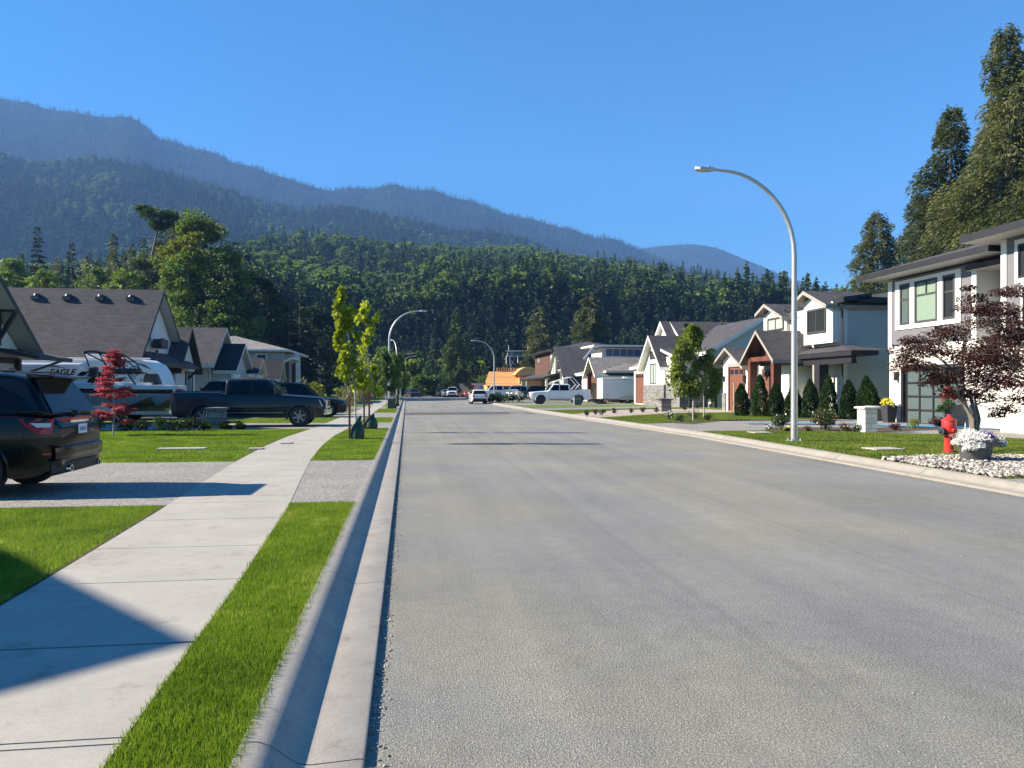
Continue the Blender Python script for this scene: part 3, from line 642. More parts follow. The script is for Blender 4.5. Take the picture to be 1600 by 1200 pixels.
# ---- the trees behind the left-hand houses
LC = [('fir', 60, 130, 352, 4.2, 2600, .75, 'fir_dark', 'dark fir with open tiers over the left house roof, leftmost tall one'),
      ('fir', 112, 135, 376, 4.0, 2200, .75, 'fir_dark', 'dark fir over the big shingle roof, second from the left'),
      ('cedar', 178, 125, 361, 3.6, 4200, .6, 'cedar', 'slim olive cedar over the middle of the big shingle roof'),
      ('cedar', 152, 130, 400, 3.4, 3000, .6, 'cedar', 'lower olive cedar left of the slim one'),
      ('cedar', 208, 128, 378, 3.4, 3600, .6, 'cedar', 'olive cedar just right of the slim one'),
      ('cedar', 242, 118, 372, 4.0, 5500, .55, 'cedar', 'cedar below the dark bare-stemmed pine'),
      ('cedar', 272, 112, 352, 4.6, 7000, .55, 'cedar', 'thin brownish cedar right of the bare-stemmed pine'),
      ('broad', 322, 112, 342, 6.4, 11000, .5, 'leaf_mid', 'big deciduous tree with yellow-green top, tallest behind the left houses'),
      ('broad', 305, 105, 366, 4.2, 6000, .5, 'leaf_yellow', 'yellow-green sunlit tree left of the big deciduous one'),
      ('broad', 358, 118, 392, 5.2, 7000, .5, 'leaf_dark', 'dark round tree on the right shoulder of the big deciduous one'),
      ('broad', 395, 125, 432, 5.6, 7000, .55, 'leaf_dark', 'dark round tree behind the two-storey hip-roof house'),
      ('fir', 432, 130, 440, 4.8, 5000, .7, 'fir_dark', 'very dark conifer behind the two-storey hip-roof house'),
      ('fir', 468, 140, 448, 5.2, 5000, .75, 'fir_dark', 'very dark conifer above the black parked vehicle'),
      ('broad', 500, 150, 486, 6.0, 4500, .65, 'leaf_dark', 'very dark tree left of the first staked tree'),
      ('fir', 452, 118, 480, 4.4, 4000, .7, 'fir_dark', 'near dark conifer above the hip roof corner'),
      ('broad', 20, 125, 412, 4.0, 3500, .55, 'leaf_mid', 'green tree at the left edge of the photo over the near roof'),
      ('broad', 84, 120, 424, 3.6, 3500, .5, 'leaf_mid', 'green bushy tree between the two dark firs'),
      ('broad', 66, 108, 434, 1.7, 1400, .45, 'leaf_yellow', 'small yellow tree just above the big shingle roof'),
      ('broad', 134, 118, 415, 3.2, 3200, .5, 'leaf_mid', 'bushy green tree right of the second dark fir'),
      ('broad', 360, 100, 460, 4.2, 5000, .5, 'leaf_mid', 'green tree low behind the light grey house roof'),
      ('cedar', 30, 142, 392, 3.4, 2600, .6, 'cedar', 'olive cedar at the left photo edge behind the near roof'),
      ('cedar', 90, 145, 398, 3.4, 2600, .6, 'cedar', 'olive cedar between the two open-tiered dark firs'),
      ('cedar', 133, 140, 392, 3.2, 2600, .6, 'cedar', 'olive cedar just right of the second open-tiered fir'),
      ('cedar', 193, 138, 388, 3.2, 2600, .6, 'cedar', 'olive cedar close behind the slim one'),
      ('cedar', 225, 130, 366, 3.6, 3000, .6, 'cedar', 'olive cedar left of the bare-stemmed pine'),
      ('cedar', 258, 122, 346, 4.2, 4200, .6, 'cedar', 'tall brownish cedar directly behind the bare-stemmed pine'),
      ('broad', 292, 104, 402, 4.4, 5200, .5, 'leaf_mid', 'bushy green tree below the yellow-green one'),
      ('broad', 338, 102, 425, 5.4, 6500, .5, 'leaf_dark', 'low wide dark tree under the big deciduous one'),
      ('broad', 375, 112, 470, 5.0, 5200, .5, 'leaf_dark', 'low dark tree between the light grey roof and the hip roof'),
      ('broad', 205, 108, 425, 3.8, 4500, .5, 'leaf_mid', 'green tree low behind the right part of the big shingle roof')]
for i, (ty, px, d, py, rm, n, cs, mt, lb) in enumerate(LC):
    if ty == 'broad': broadleaf('broadleaf_tree', lb, 'tree', place(px, d, GZ), topH(py, d), rm, mt, 300+i, ncard=int(n*2.2), csize=cs*.8, clear=.03, nclump=95, shape='round' if rm > 3 else 'cone', mat2='leaf_yellow' if i == 7 else None)
    else: conifer('conifer_tree' if ty == 'fir' else 'cedar_tree', lb, 'tree', place(px, d, GZ), topH(py, d), rm*1.12, mt, 300+i, ncard=int(n*3.0), csize=cs*.75, dens=1.5 if ty == 'fir' else 3.0, power=.9 if ty == 'fir' else .75, droop=.25 if ty == 'fir' else .4, z0=.04, gaps=.32, barkm='bark_cedar')
# bare-stemmed pine with flat dark tufts on top
d = 115; t = thing('pine_tree', 'dark pine with bare crooked stem and flat tufts on top, behind the big shingle roof', 'tree', place(238, d, GZ))
mb = MB(); H = topH(322, d); k = FPX/d
stem = [(0, 0, 0), (.2, 0, H*.35), (-.9, 0, H*.62), (.2, 0, H*.78), (.9, 0, H*.9), (1.3, 0, H*.96)]
ax = Vector((CS, -SN, 0)); pt = lambda a, z: (ax.x*a, ax.y*a, z)
mb.tube([pt(s[0], s[2]) for s in stem], [.34, .3, .22, .17, .12, .06], 7)
cl_ = [(.2, H*.955, 2.3, .9), (-1.2, H*.985, 1.3, .6), (2.6, H*.95, 1.6, .8), (3.2, H*.90, 1.4, .7), (.9, H*.9, 1.5, .7), (-1.6, H*.70, 1.6, .9), (-.8, H*.62, 1.9, .9), (-2.0, H*.58, 1.3, .6)]
C, D = [], []; rs = np.random.default_rng(5)
for a, z, r_, hh in cl_:
    mb.tube([pt(.3, z-1.6), pt(a, z)], [.09, .03], 5); q = nrm(rs.normal(size=(700, 3)))*(rs.uniform(0, 1, (700, 1))**.4)*np.array([r_, r_, hh]); C.append(q+np.array(pt(a, z))); D.append(q+rs.normal(0, .5, (700, 3)))
mb.build('trunk', M['bark_cedar'], t, smooth=True)
V, F = cards(np.concatenate(C), np.concatenate(D), .5, .35, rs); npmesh('crown', V, F, M['fir'], t)
# ================================================================ hills and mountains
M['hill'] = pm('forest_floor', (.012, .02, .009), .98, .5, .05, spec=0, bmp=1, bscale=.12, bdist=6)
M['rockhill'] = pm('mountain_side', (.014, .024, .013), .98, .45, .03, spec=0, bmp=1, bscale=.06, bdist=14)
def hill(name, prof, px0, px1, npx, mat, amp, seed, back):
    """prof(px) -> list of (depth, height) from foot to crest; the mesh drops away behind the crest"""
    rs = np.random.default_rng(seed); cols = []
    pxs = np.linspace(px0, px1, npx); rows = None; grid = []
    for i, px in enumerate(pxs):
        pr = prof(px); ds = np.array([p[0] for p in pr]); hs_ = np.array([p[1] for p in pr])
        u = np.linspace(0, 1, 46); tt = np.linspace(0, len(ds)-1, 46); dd = np.interp(tt, np.arange(len(ds)), ds); hh = np.interp(tt, np.arange(len(ds)), hs_)
        nn = amp*(np.sin(px*.021+dd*.013+seed)*.5+np.sin(px*.047-dd*.021+seed*2)*.3+np.sin(px*.11+dd*.05)*.2)*np.minimum(1, tt)*np.clip((len(ds)-2-tt), 0, 1) if amp else 0
        hh = hh+nn
        grid.append([(CS*((px-CXP)/FPX*a)+SN*a, -SN*((px-CXP)/FPX*a)+CS*a, b) for a, b in zip(dd, hh)])
    V = np.array(grid); n, m = V.shape[:2]; idx = np.arange(n*m).reshape(n, m)
    F = np.stack([idx[:-1, :-1], idx[1:, :-1], idx[1:, 1:], idx[:-1, 1:]], -1).reshape(-1, 4)
    o = npmesh(name, V.reshape(-1, 3), F, mat, smooth=True); tag(o, kind='structure'); return V
zt = lambda py, d: EYE+(HY-py)/FPX*d
H1 = [(-500, 470), (-200, 455), (0, 440), (120, 430), (250, 415), (370, 402), (430, 388), (480, 384), (540, 396), (600, 402), (700, 405), (800, 412), (900, 424), (1000, 434), (1100, 454), (1200, 482), (1300, 512), (1450, 520), (1700, 525), (2100, 530)]
def p1(px):
    c = interp(px, H1); b = 505+14*math.sin(px*.013)+8*math.sin(px*.041+1); b = max(b, c+16)
    return [(215, -.5), (235, 2), (250, zt(b+30, 250)), (262, zt(b, 262)), (400, zt(lerp(b, c, .48), 400)), (640, zt(c, 640)), (720, zt(c, 640)-4), (900, zt(c, 640)-45)]
V1 = hill('forested_hill', p1, -500, 2100, 170, M['hill'], 3.0, 1, 0)
H2 = [(-600, 205), (-300, 225), (0, 243), (100, 256), (230, 262), (330, 290), (400, 322), (500, 330), (640, 345), (800, 380), (900, 402), (1000, 418), (1100, 440), (1300, 470), (1700, 520), (2300, 560)]
def p2(px):
    c = interp(px, H2)+4*math.sin(px*.03); return [(850, 10), (1000, zt(lerp(560, c, .35), 1000)), (1250, zt(lerp(560, c, .75), 1250)), (1600, zt(c, 1600)), (1750, zt(c, 1600)-8), (1950, zt(c, 1600)-120)]
V2 = hill('mountain_spur', p2, -600, 2300, 170, M['rockhill'], 9, 2, 0)
H3 = [(-700, 60), (-400, 95), (-150, 130), (0, 153), (60, 171), (120, 176), (165, 183), (200, 181), (225, 190), (250, 215), (330, 243), (400, 265), (470, 286), (520, 294), (580, 295), (620, 292), (660, 298), (700, 308), (760, 321), (820, 340), (850, 348), (900, 362), (960, 380), (1000, 392), (1040, 410), (1200, 450), (1500, 500), (2300, 600)]
def p3(px):
    c = interp(px, H3)+1.5*math.sin(px*.09); return [(1650, 20), (1900, zt(lerp(590, c, .4), 1900)), (2250, zt(lerp(590, c, .78), 2250)), (2700, zt(c, 2700)), (2900, zt(c, 2700)-30), (3200, zt(c, 2700)-250)]
V3 = hill('mountain', p3, -700, 2300, 260, M['rockhill'], 12, 3, 0)
H4 = [(700, 470), (850, 430), (950, 396), (1000, 389), (1040, 382), (1080, 381), (1110, 385), (1150, 400), (1200, 421), (1240, 438), (1290, 450), (1350, 455), (1500, 463), (1800, 475), (2300, 500)]
def p4(px):
    c = interp(px, H4); return [(2600, 20), (2900, zt(lerp(600, c, .4), 2900)), (3300, zt(lerp(600, c, .8), 3300)), (3700, zt(c, 3700)), (3900, zt(c, 3700)-30), (4200, zt(c, 3700)-150)]
V4 = hill('far_mountain', p4, 700, 2300, 120, M['rockhill'], 6, 4, 0)
# ---- forest on the slopes: instances of low-detail trees; the sources are real trees at the hill's foot
src = []
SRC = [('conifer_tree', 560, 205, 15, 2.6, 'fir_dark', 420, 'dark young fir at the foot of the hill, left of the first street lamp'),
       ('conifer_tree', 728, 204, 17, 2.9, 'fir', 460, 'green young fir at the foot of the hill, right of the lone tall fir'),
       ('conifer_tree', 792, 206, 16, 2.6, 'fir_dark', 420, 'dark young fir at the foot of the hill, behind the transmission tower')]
for i, (nm, px, d, H, rm, mt, n, lb) in enumerate(SRC):
    t = conifer(nm, lb, 'tree', place(px, d, GZ), H, rm, mt, 400+i, ncard=n*2, csize=1.05, dens=.8, power=.9, droop=.3, z0=.04, gaps=.35, asp=.5); src.append(cl(t))
for i, (px, d, H, rm, mt, lb) in enumerate([(600, 200, 12, 4.6, 'leaf_mid', 'light green broadleaf tree at the foot of the hill behind the second street lamp'),
                                            (640, 203, 11, 4.4, 'leaf_dark', 'dark green broadleaf tree at the hill foot just right of the far street lamps')]):
    t = broadleaf('broadleaf_tree', lb, 'tree', place(px, d, GZ), H, rm, mt, 420+i, ncard=900, csize=1.1, clear=.05, nclump=26, clump=.34); src.append(cl(t))
def gn_forest(name, V, n, scale, weights, seed, label, dmin=None, crest=0, band=None):
    rs = np.random.default_rng(seed); a, b = V.shape[:2]
    i = rs.uniform(0, a-1.001, n); j0, j1 = band if band else (0, b-2); j = rs.uniform(j0, j1, n)
    # area weighting: farther rows are wider
    i0, j0_ = i.astype(int), j.astype(int); fi, fj = (i-i0)[:, None], (j-j0_)[:, None]
    P = V[i0, j0_]*(1-fi)*(1-fj)+V[i0+1, j0_]*fi*(1-fj)+V[i0, j0_+1]*(1-fi)*fj+V[i0+1, j0_+1]*fi*fj
    patch = np.sin(P[:, 0]*.021+P[:, 1]*.013+seed)+np.sin(P[:, 0]*.007-P[:, 1]*.03+1)+rs.normal(0, .7, n)
    me = bpy.data.meshes.new(name); me.vertices.add(n); me.vertices.foreach_set('co', P.astype(np.float32).ravel())
    order = [k for k, w in weights]; w = np.array([w for k, w in weights], float); cum = np.cumsum(w/w.sum())
    u = np.clip((patch-patch.min())/(patch.max()-patch.min()), 0, 1); rk = np.argsort(np.argsort(patch))/n; rk = np.clip(rk+rs.normal(0, .12, n), 0, .9999)
    idx = np.array(order)[np.searchsorted(cum, rk)]
    A = me.attributes.new('idx', 'INT', 'POINT'); A.data.foreach_set('value', idx.astype(np.int32))
    A = me.attributes.new('scl', 'FLOAT', 'POINT'); A.data.foreach_set('value', (scale*rs.uniform(.6, 1.3, n)).astype(np.float32))
    A = me.attributes.new('rot', 'FLOAT', 'POINT'); A.data.foreach_set('value', rs.uniform(0, 6.28, n).astype(np.float32))
    o = bpy.data.objects.new(name, me); COL.objects.link(o); tag(o, label, 'forest', kind='stuff')
    g = bpy.data.node_groups.new('scatter_'+name, 'GeometryNodeTree'); g.interface.new_socket('Geometry', in_out='INPUT', socket_type='NodeSocketGeometry'); g.interface.new_socket('Geometry', in_out='OUTPUT', socket_type='NodeSocketGeometry')
    N = g.nodes; L = g.links; gi = N.new('NodeGroupInput'); go = N.new('NodeGroupOutput'); iop = N.new('GeometryNodeInstanceOnPoints')
    gti = N.new('GeometryNodeGeometryToInstance')
    for s in reversed(src):
        q = N.new('GeometryNodeObjectInfo'); q.inputs['Object'].default_value = s; q.inputs['As Instance'].default_value = True; q.transform_space = 'ORIGINAL'; L.new(q.outputs['Geometry'], gti.inputs[0])
    def att(nm, ty):
        q = N.new('GeometryNodeInputNamedAttribute'); q.data_type = ty; q.inputs['Name'].default_value = nm; return q.outputs['Attribute']
    ji = N.new('GeometryNodeJoinGeometry')
    for s in reversed(src):
        q = N.new('GeometryNodeObjectInfo'); q.inputs['Object'].default_value = s; q.inputs['As Instance'].default_value = True; q.transform_space = 'ORIGINAL'; L.new(q.outputs['Geometry'], ji.inputs[0])
    L.new(gi.outputs[0], iop.inputs['Points']); L.new(ji.outputs[0], iop.inputs['Instance']); iop.inputs['Pick Instance'].default_value = True
    L.new(att('idx', 'INT'), iop.inputs['Instance Index']); L.new(att('scl', 'FLOAT'), iop.inputs['Scale'])
    c = N.new('ShaderNodeCombineXYZ'); L.new(att('rot', 'FLOAT'), c.inputs[2]); L.new(c.outputs[0], iop.inputs['Rotation'])
    N.remove(gti); L.new(iop.outputs[0], go.inputs[0])
    md = o.modifiers.new('scatter', 'NODES'); md.node_group = g; return o
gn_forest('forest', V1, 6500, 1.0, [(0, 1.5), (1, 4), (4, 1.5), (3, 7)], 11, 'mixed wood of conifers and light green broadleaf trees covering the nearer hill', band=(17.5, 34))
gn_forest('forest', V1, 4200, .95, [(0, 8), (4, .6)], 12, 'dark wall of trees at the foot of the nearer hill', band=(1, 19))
gn_forest('forest', V2, 24000, 1.0, [(0, 3), (1, 3), (4, 2), (3, 1.2)], 13, 'conifer forest on the mountain spur behind the nearer hill', band=(4, 30))
gn_forest('forest', V3, 42000, 1.0, [(0, 5), (1, 2)], 14, 'dense dark forest on the long hazy mountain ridge', band=(6, 32))
gn_forest('forest', V4, 6000, 1.0, [(0, 5), (1, 2)], 15, 'forest on the farthest mountain at the right', band=(6, 32))
# lit young trees in front of the dark foot of the hill
row = [(590, 188, 7.5, 2.6), (612, 190, 8, 2.6), (634, 186, 7.2, 2.4), (655, 188, 7.6, 2.6), (690, 190, 7.4, 2.5), (744, 188, 7.5, 2.4), (566, 184, 8.2, 2.8), (540, 182, 8.0, 2.8)]
for i, (px, d, H, rm) in enumerate(row):
    broadleaf('broadleaf_tree', 'sunlit light green young tree beyond the street end, number %d of eight from the left' % (sorted(q[0] for q in row).index(px)+1), 'tree', place(px, d, GZ), H*1.15, rm*1.1, 'leaf_young', 440+i, ncard=1300, csize=.7, clear=.05, nclump=22, clump=.36, group='young trees beyond the street end', shape='round')
# round bushes on the far side of the cross street
for i, (px, d, H, rm, lb) in enumerate([(655, 165, 4.2, 2.6, 'rounded green bush behind the far dark parked car, left one'), (676, 166, 4.0, 2.4, 'rounded green bush behind the far dark parked car, right one'), (758, 165, 4.4, 2.6, 'olive bush between the white cube trailer and the orange unfinished house'),
                                     (482, 62, 1.9, 1.8, 'reddish-yellow flowering bush above the hood of the dark pickup'), (740, 170, 3.6, 2.2, 'green bush behind the white cube trailer')]):
    broadleaf('bush', lb, 'bush', place(px, d, GZ), H, rm, 'leaf_mid' if i != 3 else 'leaf_yellow', 460+i, ncard=1600, csize=.5 if i != 3 else .2, clear=.02, nclump=30, clump=.34, tr=.01)
# tall dry weeds and brambles beyond the black vehicle
rs = np.random.default_rng(9); n = 5200; px = rs.uniform(468, 606, n); dd = rs.uniform(62, 112, n); C = []
hgt = rs.uniform(.4, 1.0, n)*(1.3+.9*np.sin(px*.07)+.5*np.sin(px*.19)); hgt = np.clip(hgt, .3, 2.6)
P = np.array([place(a, b, 0) for a, b in zip(px, dd)]); P[:, 2] = LZ+rs.uniform(0, 1, n)**.6*hgt
k = P[:, 0] < -4.2; P = P[k]
V, F = cards(P, np.column_stack([rs.normal(0, .5, len(P)), rs.normal(0, .5, len(P)), np.ones(len(P))]), .42, .25, rs)
tag(npmesh('tall_weeds', V, F, M['weeds']), 'tall pale dry weeds and brambles beyond the black vehicle on the left', 'weeds', kind='stuff')
# ================================================================ houses
M['sh_dark'] = shingle('dark_shingles', (.042, .042, .050), (.072, .070, .080))
M['sh_black_shade'] = shingle('black_and_shaded_shingles', (.014, .014, .020), (.024, .024, .032))  # near-black tone also carries the cast shadow on the beige house's wings
M['sh_brown'] = shingle('weathered_shingles', (.042, .042, .052), (.070, .067, .078))
M['sh_grey'] = shingle('grey_shingles', (.17, .16, .155), (.25, .24, .225))
M['white_bb'] = siding('white_board_and_batten', (.76, .735, .69), 'bat', .40, .05)
M['white_lap'] = siding('white_lap_siding', (.70, .71, .70), 'lap', .18)
M['grey_lap'] = siding('pale_grey_lap_siding', (.56, .545, .51), 'lap', .18)
M['beige_lap'] = siding('beige_lap_siding', (.50, .475, .43), 'lap', .16)
M['dark_lap'] = siding('charcoal_siding', (.085, .088, .10), 'bat', .3, .03)
M['grey_pan'] = siding('grey_panel_siding', (.165, .163, .178), 'bat', .9, .05)
M['white'] = pm('white_trim', (.78, .77, .74), .5, .04, 2)
M['cream'] = pm('cream_stucco', (.80, .77, .68), .75, .05, 2, bmp=.3, bscale=60)
M['black'] = pm('black_trim', (.020, .020, .024), .45, .2, 3)
M['dkgrey'] = pm('charcoal_trim', (.055, .055, .06), .5, .15, 3)
M['greige'] = pm('greige_trim', (.30, .28, .26), .55, .08, 3)
M['paleg'] = pm('pale_grey_trim', (.60, .585, .55), .55, .06, 3)
M['soffit'] = pm('soffit', (.50, .48, .45), .6, .06, 3)
M['wood'] = pm('stained_wood', (.13, .045, .030), .5, .25, 2, bmp=.3, bscale=30)
M['wood_dk'] = pm('dark_stained_wood', (.07, .030, .022), .5, .25, 2)
M['door_br'] = siding('brown_garage_door_boards', (.165, .064, .040), 'lap', .30)
M['door_dk'] = siding('dark_brown_garage_door_boards', (.105, .075, .058), 'lap', .52)
M['door_wh'] = siding('white_garage_door_boards', (.70, .70, .68), 'lap', .50)
M['door_bg'] = siding('pale_garage_door_boards', (.55, .54, .50), 'lap', .28)
M['stone_gr'] = stone('grey_ledge_stone', ((.27, .26, .25), (.13, .128, .125)), (.06, .06, .06), .42, .13)
M['stone_wh'] = stone('white_ledge_stone', ((.80, .775, .72), (.62, .60, .56)), (.33, .32, .30), .5, .16)
M['brick_rd'] = stone('red_brown_cladding', ((.11, .050, .038), (.085, .038, .030)), (.05, .03, .025), .6, .18)
M['glass'] = glassy('window_glass', (.025, .03, .035)); M['glass_lt'] = glassy('curtained_glass', (.34, .40, .38), .15); M['glass_gr'] = glassy('green_tinted_glass', (.21, .285, .23), .2)
M['glass_fr'] = glassy('frosted_garage_glass', (.085, .115, .12), .12); M['glass_bl'] = glassy('clerestory_glass', (.10, .13, .20), .06)
M['osb'] = siding('fresh_wood_sheathing', (.82, .42, .15), 'lap', 1.22); M['lumber'] = pm('new_lumber', (.62, .40, .20), .7, .15, 4)
M['metal'] = pm('galvanised_steel', (.46, .47, .48), .42, .08, 4, metal=.6); M['metal_dk'] = pm('dark_metal', (.08, .08, .085), .4, .1, 4, metal=.5)
def slab(mb, P, t, mt=0, ms=1, mb_=2):
    T = [Vector(p) for p in P]; B = [p-Vector((0, 0, t)) for p in T]; n = len(P); b = len(mb.v)
    mb.v += [tuple(p) for p in T+B]; mb.f.append(tuple(b+i for i in range(n))); mb.m.append(mt)
    mb.f.append(tuple(b+n+i for i in range(n))[::-1]); mb.m.append(mb_)
    for i in range(n):
        j = (i+1) % n; mb.f.append((b+i, b+n+i, b+n+j, b+j)); mb.m.append(ms)
def groof(mb, x0, x1, y0, y1, ze, zp, axis='x', yp=None, og=.35, oe=.4, t=.22):
    """gable roof over the rectangle; ridge along axis; ze/zp are the roof top heights at wall line and ridge"""
    if axis == 'x':
        yp = (y0+y1)/2 if yp is None else yp; a0, a1 = x0-og, x1+og
        for ye, s in ((y0, -1), (y1, 1)):
            k = (zp-ze)/abs(yp-ye); yo = ye+s*oe; zo = ze-k*oe
            P = [(a0, yo, zo), (a1, yo, zo), (a1, yp, zp), (a0, yp, zp)]
            if s > 0: P = P[::-1]
            slab(mb, P, t)
    else:
        xp = (x0+x1)/2 if yp is None else yp; a0, a1 = y0-og, y1+og
        for xe, s in ((x0, -1), (x1, 1)):
            k = (zp-ze)/abs(xp-xe); xo = xe+s*oe; zo = ze-k*oe
            P = [(xo, a0, zo), (xo, a1, zo), (xp, a1, zp), (xp, a0, zp)]
            if s < 0: P = P[::-1]
            slab(mb, P, t)
def hroof(mb, x0, x1, y0, y1, ze, zp, ov=.5, t=.2):
    x0 -= ov; x1 += ov; y0 -= ov; y1 += ov; w, d = x1-x0, y1-y0; h = min(w, d)/2
    if w > d: r = [(x0+h, (y0+y1)/2, zp), (x1-h, (y0+y1)/2, zp)]
    else: r = [((x0+x1)/2, y0+h, zp), ((x0+x1)/2, y1-h, zp)]
    c = [(x0, y0, ze), (x1, y0, ze), (x1, y1, ze), (x0, y1, ze)]
    if w > d: fs = [[c[0], c[1], r[1], r[0]], [c[1], c[2], r[1]], [c[2], c[3], r[0], r[1]], [c[3], c[0], r[0]]]
    else: fs = [[c[0], c[1], r[0]], [c[1], c[2], r[1], r[0]], [c[2], c[3], r[1]], [c[3], c[0], r[0], r[1]]]
    for f in fs: mb.poly(f, 0)
    for i in range(4):
        a, b = c[i], c[(i+1) % 4]; mb.poly([a, b, (b[0], b[1], ze-t), (a[0], a[1], ze-t)], 1)
    mb.poly([(p[0], p[1], ze-t) for p in c], 2)
def gvol(mb, x0, x1, y0, y1, z0, ze, zp, axis='x', yp=None, m=0):
    if axis == 'x':
        yp = (y0+y1)/2 if yp is None else yp; mb.prism([(x0, y0, z0), (x0, y1, z0), (x0, y1, ze), (x0, yp, zp), (x0, y0, ze)], (x1-x0, 0, 0), m)
    else:
        xp = (x0+x1)/2 if yp is None else yp; mb.prism([(x0, y0, z0), (x1, y0, z0), (x1, y0, ze), (xp, y0, zp), (x0, y0, ze)], (0, y1-y0, 0), m)
class House:
    def __init__(s, label, loc, group=None, name='house', cat='house'):
        s.o = thing(name, label, cat, loc, 0, group); s.loc = loc
    def b(s, mb, name, mats, parent=None, **k):
        if name in ('post', 'bracket', 'stone_pier') and parent is None:
            # one mesh for each separate post or bracket
            par = list(range(len(mb.v)))
            def find(a):
                while par[a] != a: par[a] = par[par[a]]; a = par[a]
                return a
            for f in mb.f:
                for v in f[1:]: par[find(v)] = find(f[0])
            isl = {}
            for i, f in enumerate(mb.f): isl.setdefault(find(f[0]), []).append(i)
            cl = []
            for fs in isl.values():
                vs_ = {v for i in fs for v in mb.f[i]}; c = Vector((sum(mb.v[v][0] for v in vs_)/len(vs_), sum(mb.v[v][1] for v in vs_)/len(vs_), 0))
                for q in cl:
                    if (q[0]-c).length < 1.0: q[1].extend(fs); break
                else: cl.append([c, list(fs)])
            if len(cl) > 1:
                for c, fs in cl:
                    n = MB(); ids = sorted({v for i in fs for v in mb.f[i]}); mp = {v: j for j, v in enumerate(ids)}
                    n.v = [mb.v[v] for v in ids]; n.f = [tuple(mp[v] for v in mb.f[i]) for i in fs]; n.m = [mb.m[i] for i in fs]; o = n.build(name, mats, s.o, off=s.loc, **k)
                return o
        return mb.build(name, mats, parent or s.o, off=s.loc, **k)
    def roof(s, mb, sh, fas, sof='soffit', name='roof'): return s.b(mb, name, [M[sh], M[fas], M[sof]])
    def fb(s, mb, face, c, u0, u1, v0, v1, d0, d1, m=0):
        u0, u1 = min(u0, u1), max(u0, u1)
        if face == 'x+': mb.box(c+d0, c+d1, u0, u1, v0, v1, m)
        elif face == 'x-': mb.box(c-d1, c-d0, u0, u1, v0, v1, m)
        elif face == 'y-': mb.box(u0, u1, c-d1, c-d0, v0, v1, m)
    def window(s, face, c, u0, u1, v0, v1, frame='black', fw=.07, nu=(), nv=(), glass='glass', casing=None, cw=.1):
        u0, u1 = min(u0, u1), max(u0, u1); f = MB()
        for a in ((u0, u0+fw, v0, v1), (u1-fw, u1, v0, v1), (u0+fw, u1-fw, v0, v0+fw), (u0+fw, u1-fw, v1-fw, v1)): s.fb(f, face, c, *a, -.02, .06, 0)
        for t in nu: q = lerp(u0, u1, t); s.fb(f, face, c, q-fw*.4, q+fw*.4, v0+fw, v1-fw, -.02, .045, 0)
        for t in nv: q = lerp(v0, v1, t); s.fb(f, face, c, u0+fw, u1-fw, q-fw*.35, q+fw*.35, -.02, .04, 0)
        mats = [M[frame]]
        if casing:
            mats.append(M[casing])
            for a in ((u0-cw, u0, v0-cw, v1+cw), (u1, u1+cw, v0-cw, v1+cw), (u0, u1, v0-cw, v0), (u0, u1, v1, v1+cw)): s.fb(f, face, c, *a, -.01, .035, 1)
        w = s.b(f, 'window', mats); g = MB(); s.fb(g, face, c, u0+fw, u1-fw, v0+fw, v1-fw, -.015, .015); s.b(g, 'pane', M[glass], w); return w
    def garage(s, face, c, u0, u1, v0, v1, mat='door_br', frame='white', fw=.16, wins=4, wh=.3, glass='glass', dep=.0):
        u0, u1 = min(u0, u1), max(u0, u1); d = MB(); s.fb(d, face, c, u0, u1, v0, v1, -.02+dep, .03+dep); o = s.b(d, 'garage_door', M[mat])
        f = MB()
        for a in ((u0-fw, u0, v0, v1+fw), (u1, u1+fw, v0, v1+fw), (u0, u1, v1, v1+fw)): s.fb(f, face, c, *a, -.01, .08, 0)
        s.b(f, 'frame', M[frame], o)
        if wins:
            g = MB(); w = (u1-u0)/wins
            for i in range(wins): s.fb(g, face, c, u0+w*i+.09, u0+w*(i+1)-.09, v1-.14-wh, v1-.14, .03, .042)
            s.b(g, 'window', M[glass], o)
        return o
    def pipe(s, pts, mat='black', r=.045, name='downspout'):
        m = MB(); m.tube(pts, r, 6); return s.b(m, name, M[mat])
    def lamp(s, x, y, z): m = MB(); m.cbox((x, y, z), (.14, .14, .32)); m.cbox((x, y, z+.19), (.2, .2, .05)); return s.b(m, 'wall_lamp', M['black'], bevel=.01)
zg = .13
# ---------- off-frame house on the left whose gable throws the big pointed shadow on the sidewalk
h = House('house with a low gable just left of the camera, out of frame, shading the sidewalk', (-13, 6.3, 0))
m = MB(); gvol(m, -22, -13.4, .2, 12.4, 0, 3.62, 7.02); h.b(m, 'wall', M['white_bb'])
m = MB(); groof(m, -22, -13.35, .2, 12.4, 3.80, 7.30, og=.35); h.roof(m, 'sh_dark', 'black')
h.window('x+', -13.4, 4, 6.4, 1, 2.4); h.garage('x+', -13.4, 7.4, 11.4, .1, 2.5, 'door_dk', 'black')
# ---------- L1: near left gable with black brackets
X1 = -15.3; h = House('white board-and-batten house with steep black-trimmed gable cut by the left photo edge', (-16, 27, 0))
eY, eZ = yx(66, X1), zz(X1, yx(66, X1), 551); pY, pZ = eY-4.3, eZ+4.3*.83
m = MB(); gvol(m, -19, X1-.75, pY-2.1, pY+3.9, 0, eZ+.05, pZ-.42, yp=pY); m.box(-36, -26, 17, 35, 0, 2.8); m.box(-27, -18.6, 29.4, 35, 0, 2.7); h.b(m, 'wall', M['white_bb'])
m = MB(); groof(m, -20, X1-.3, pY-2.3, eY, eZ+.1, pZ, yp=pY, og=.3, oe=.15, t=.30); h.roof(m, 'sh_dark', 'black')
m = MB(); hroof(m, -36, -26, 17, 35, 2.9, 4.6); hroof(m, -26.5, -19.2, 29.4, 35, 2.8, 4.2); h.roof(m, 'sh_dark', 'black')
m = MB()
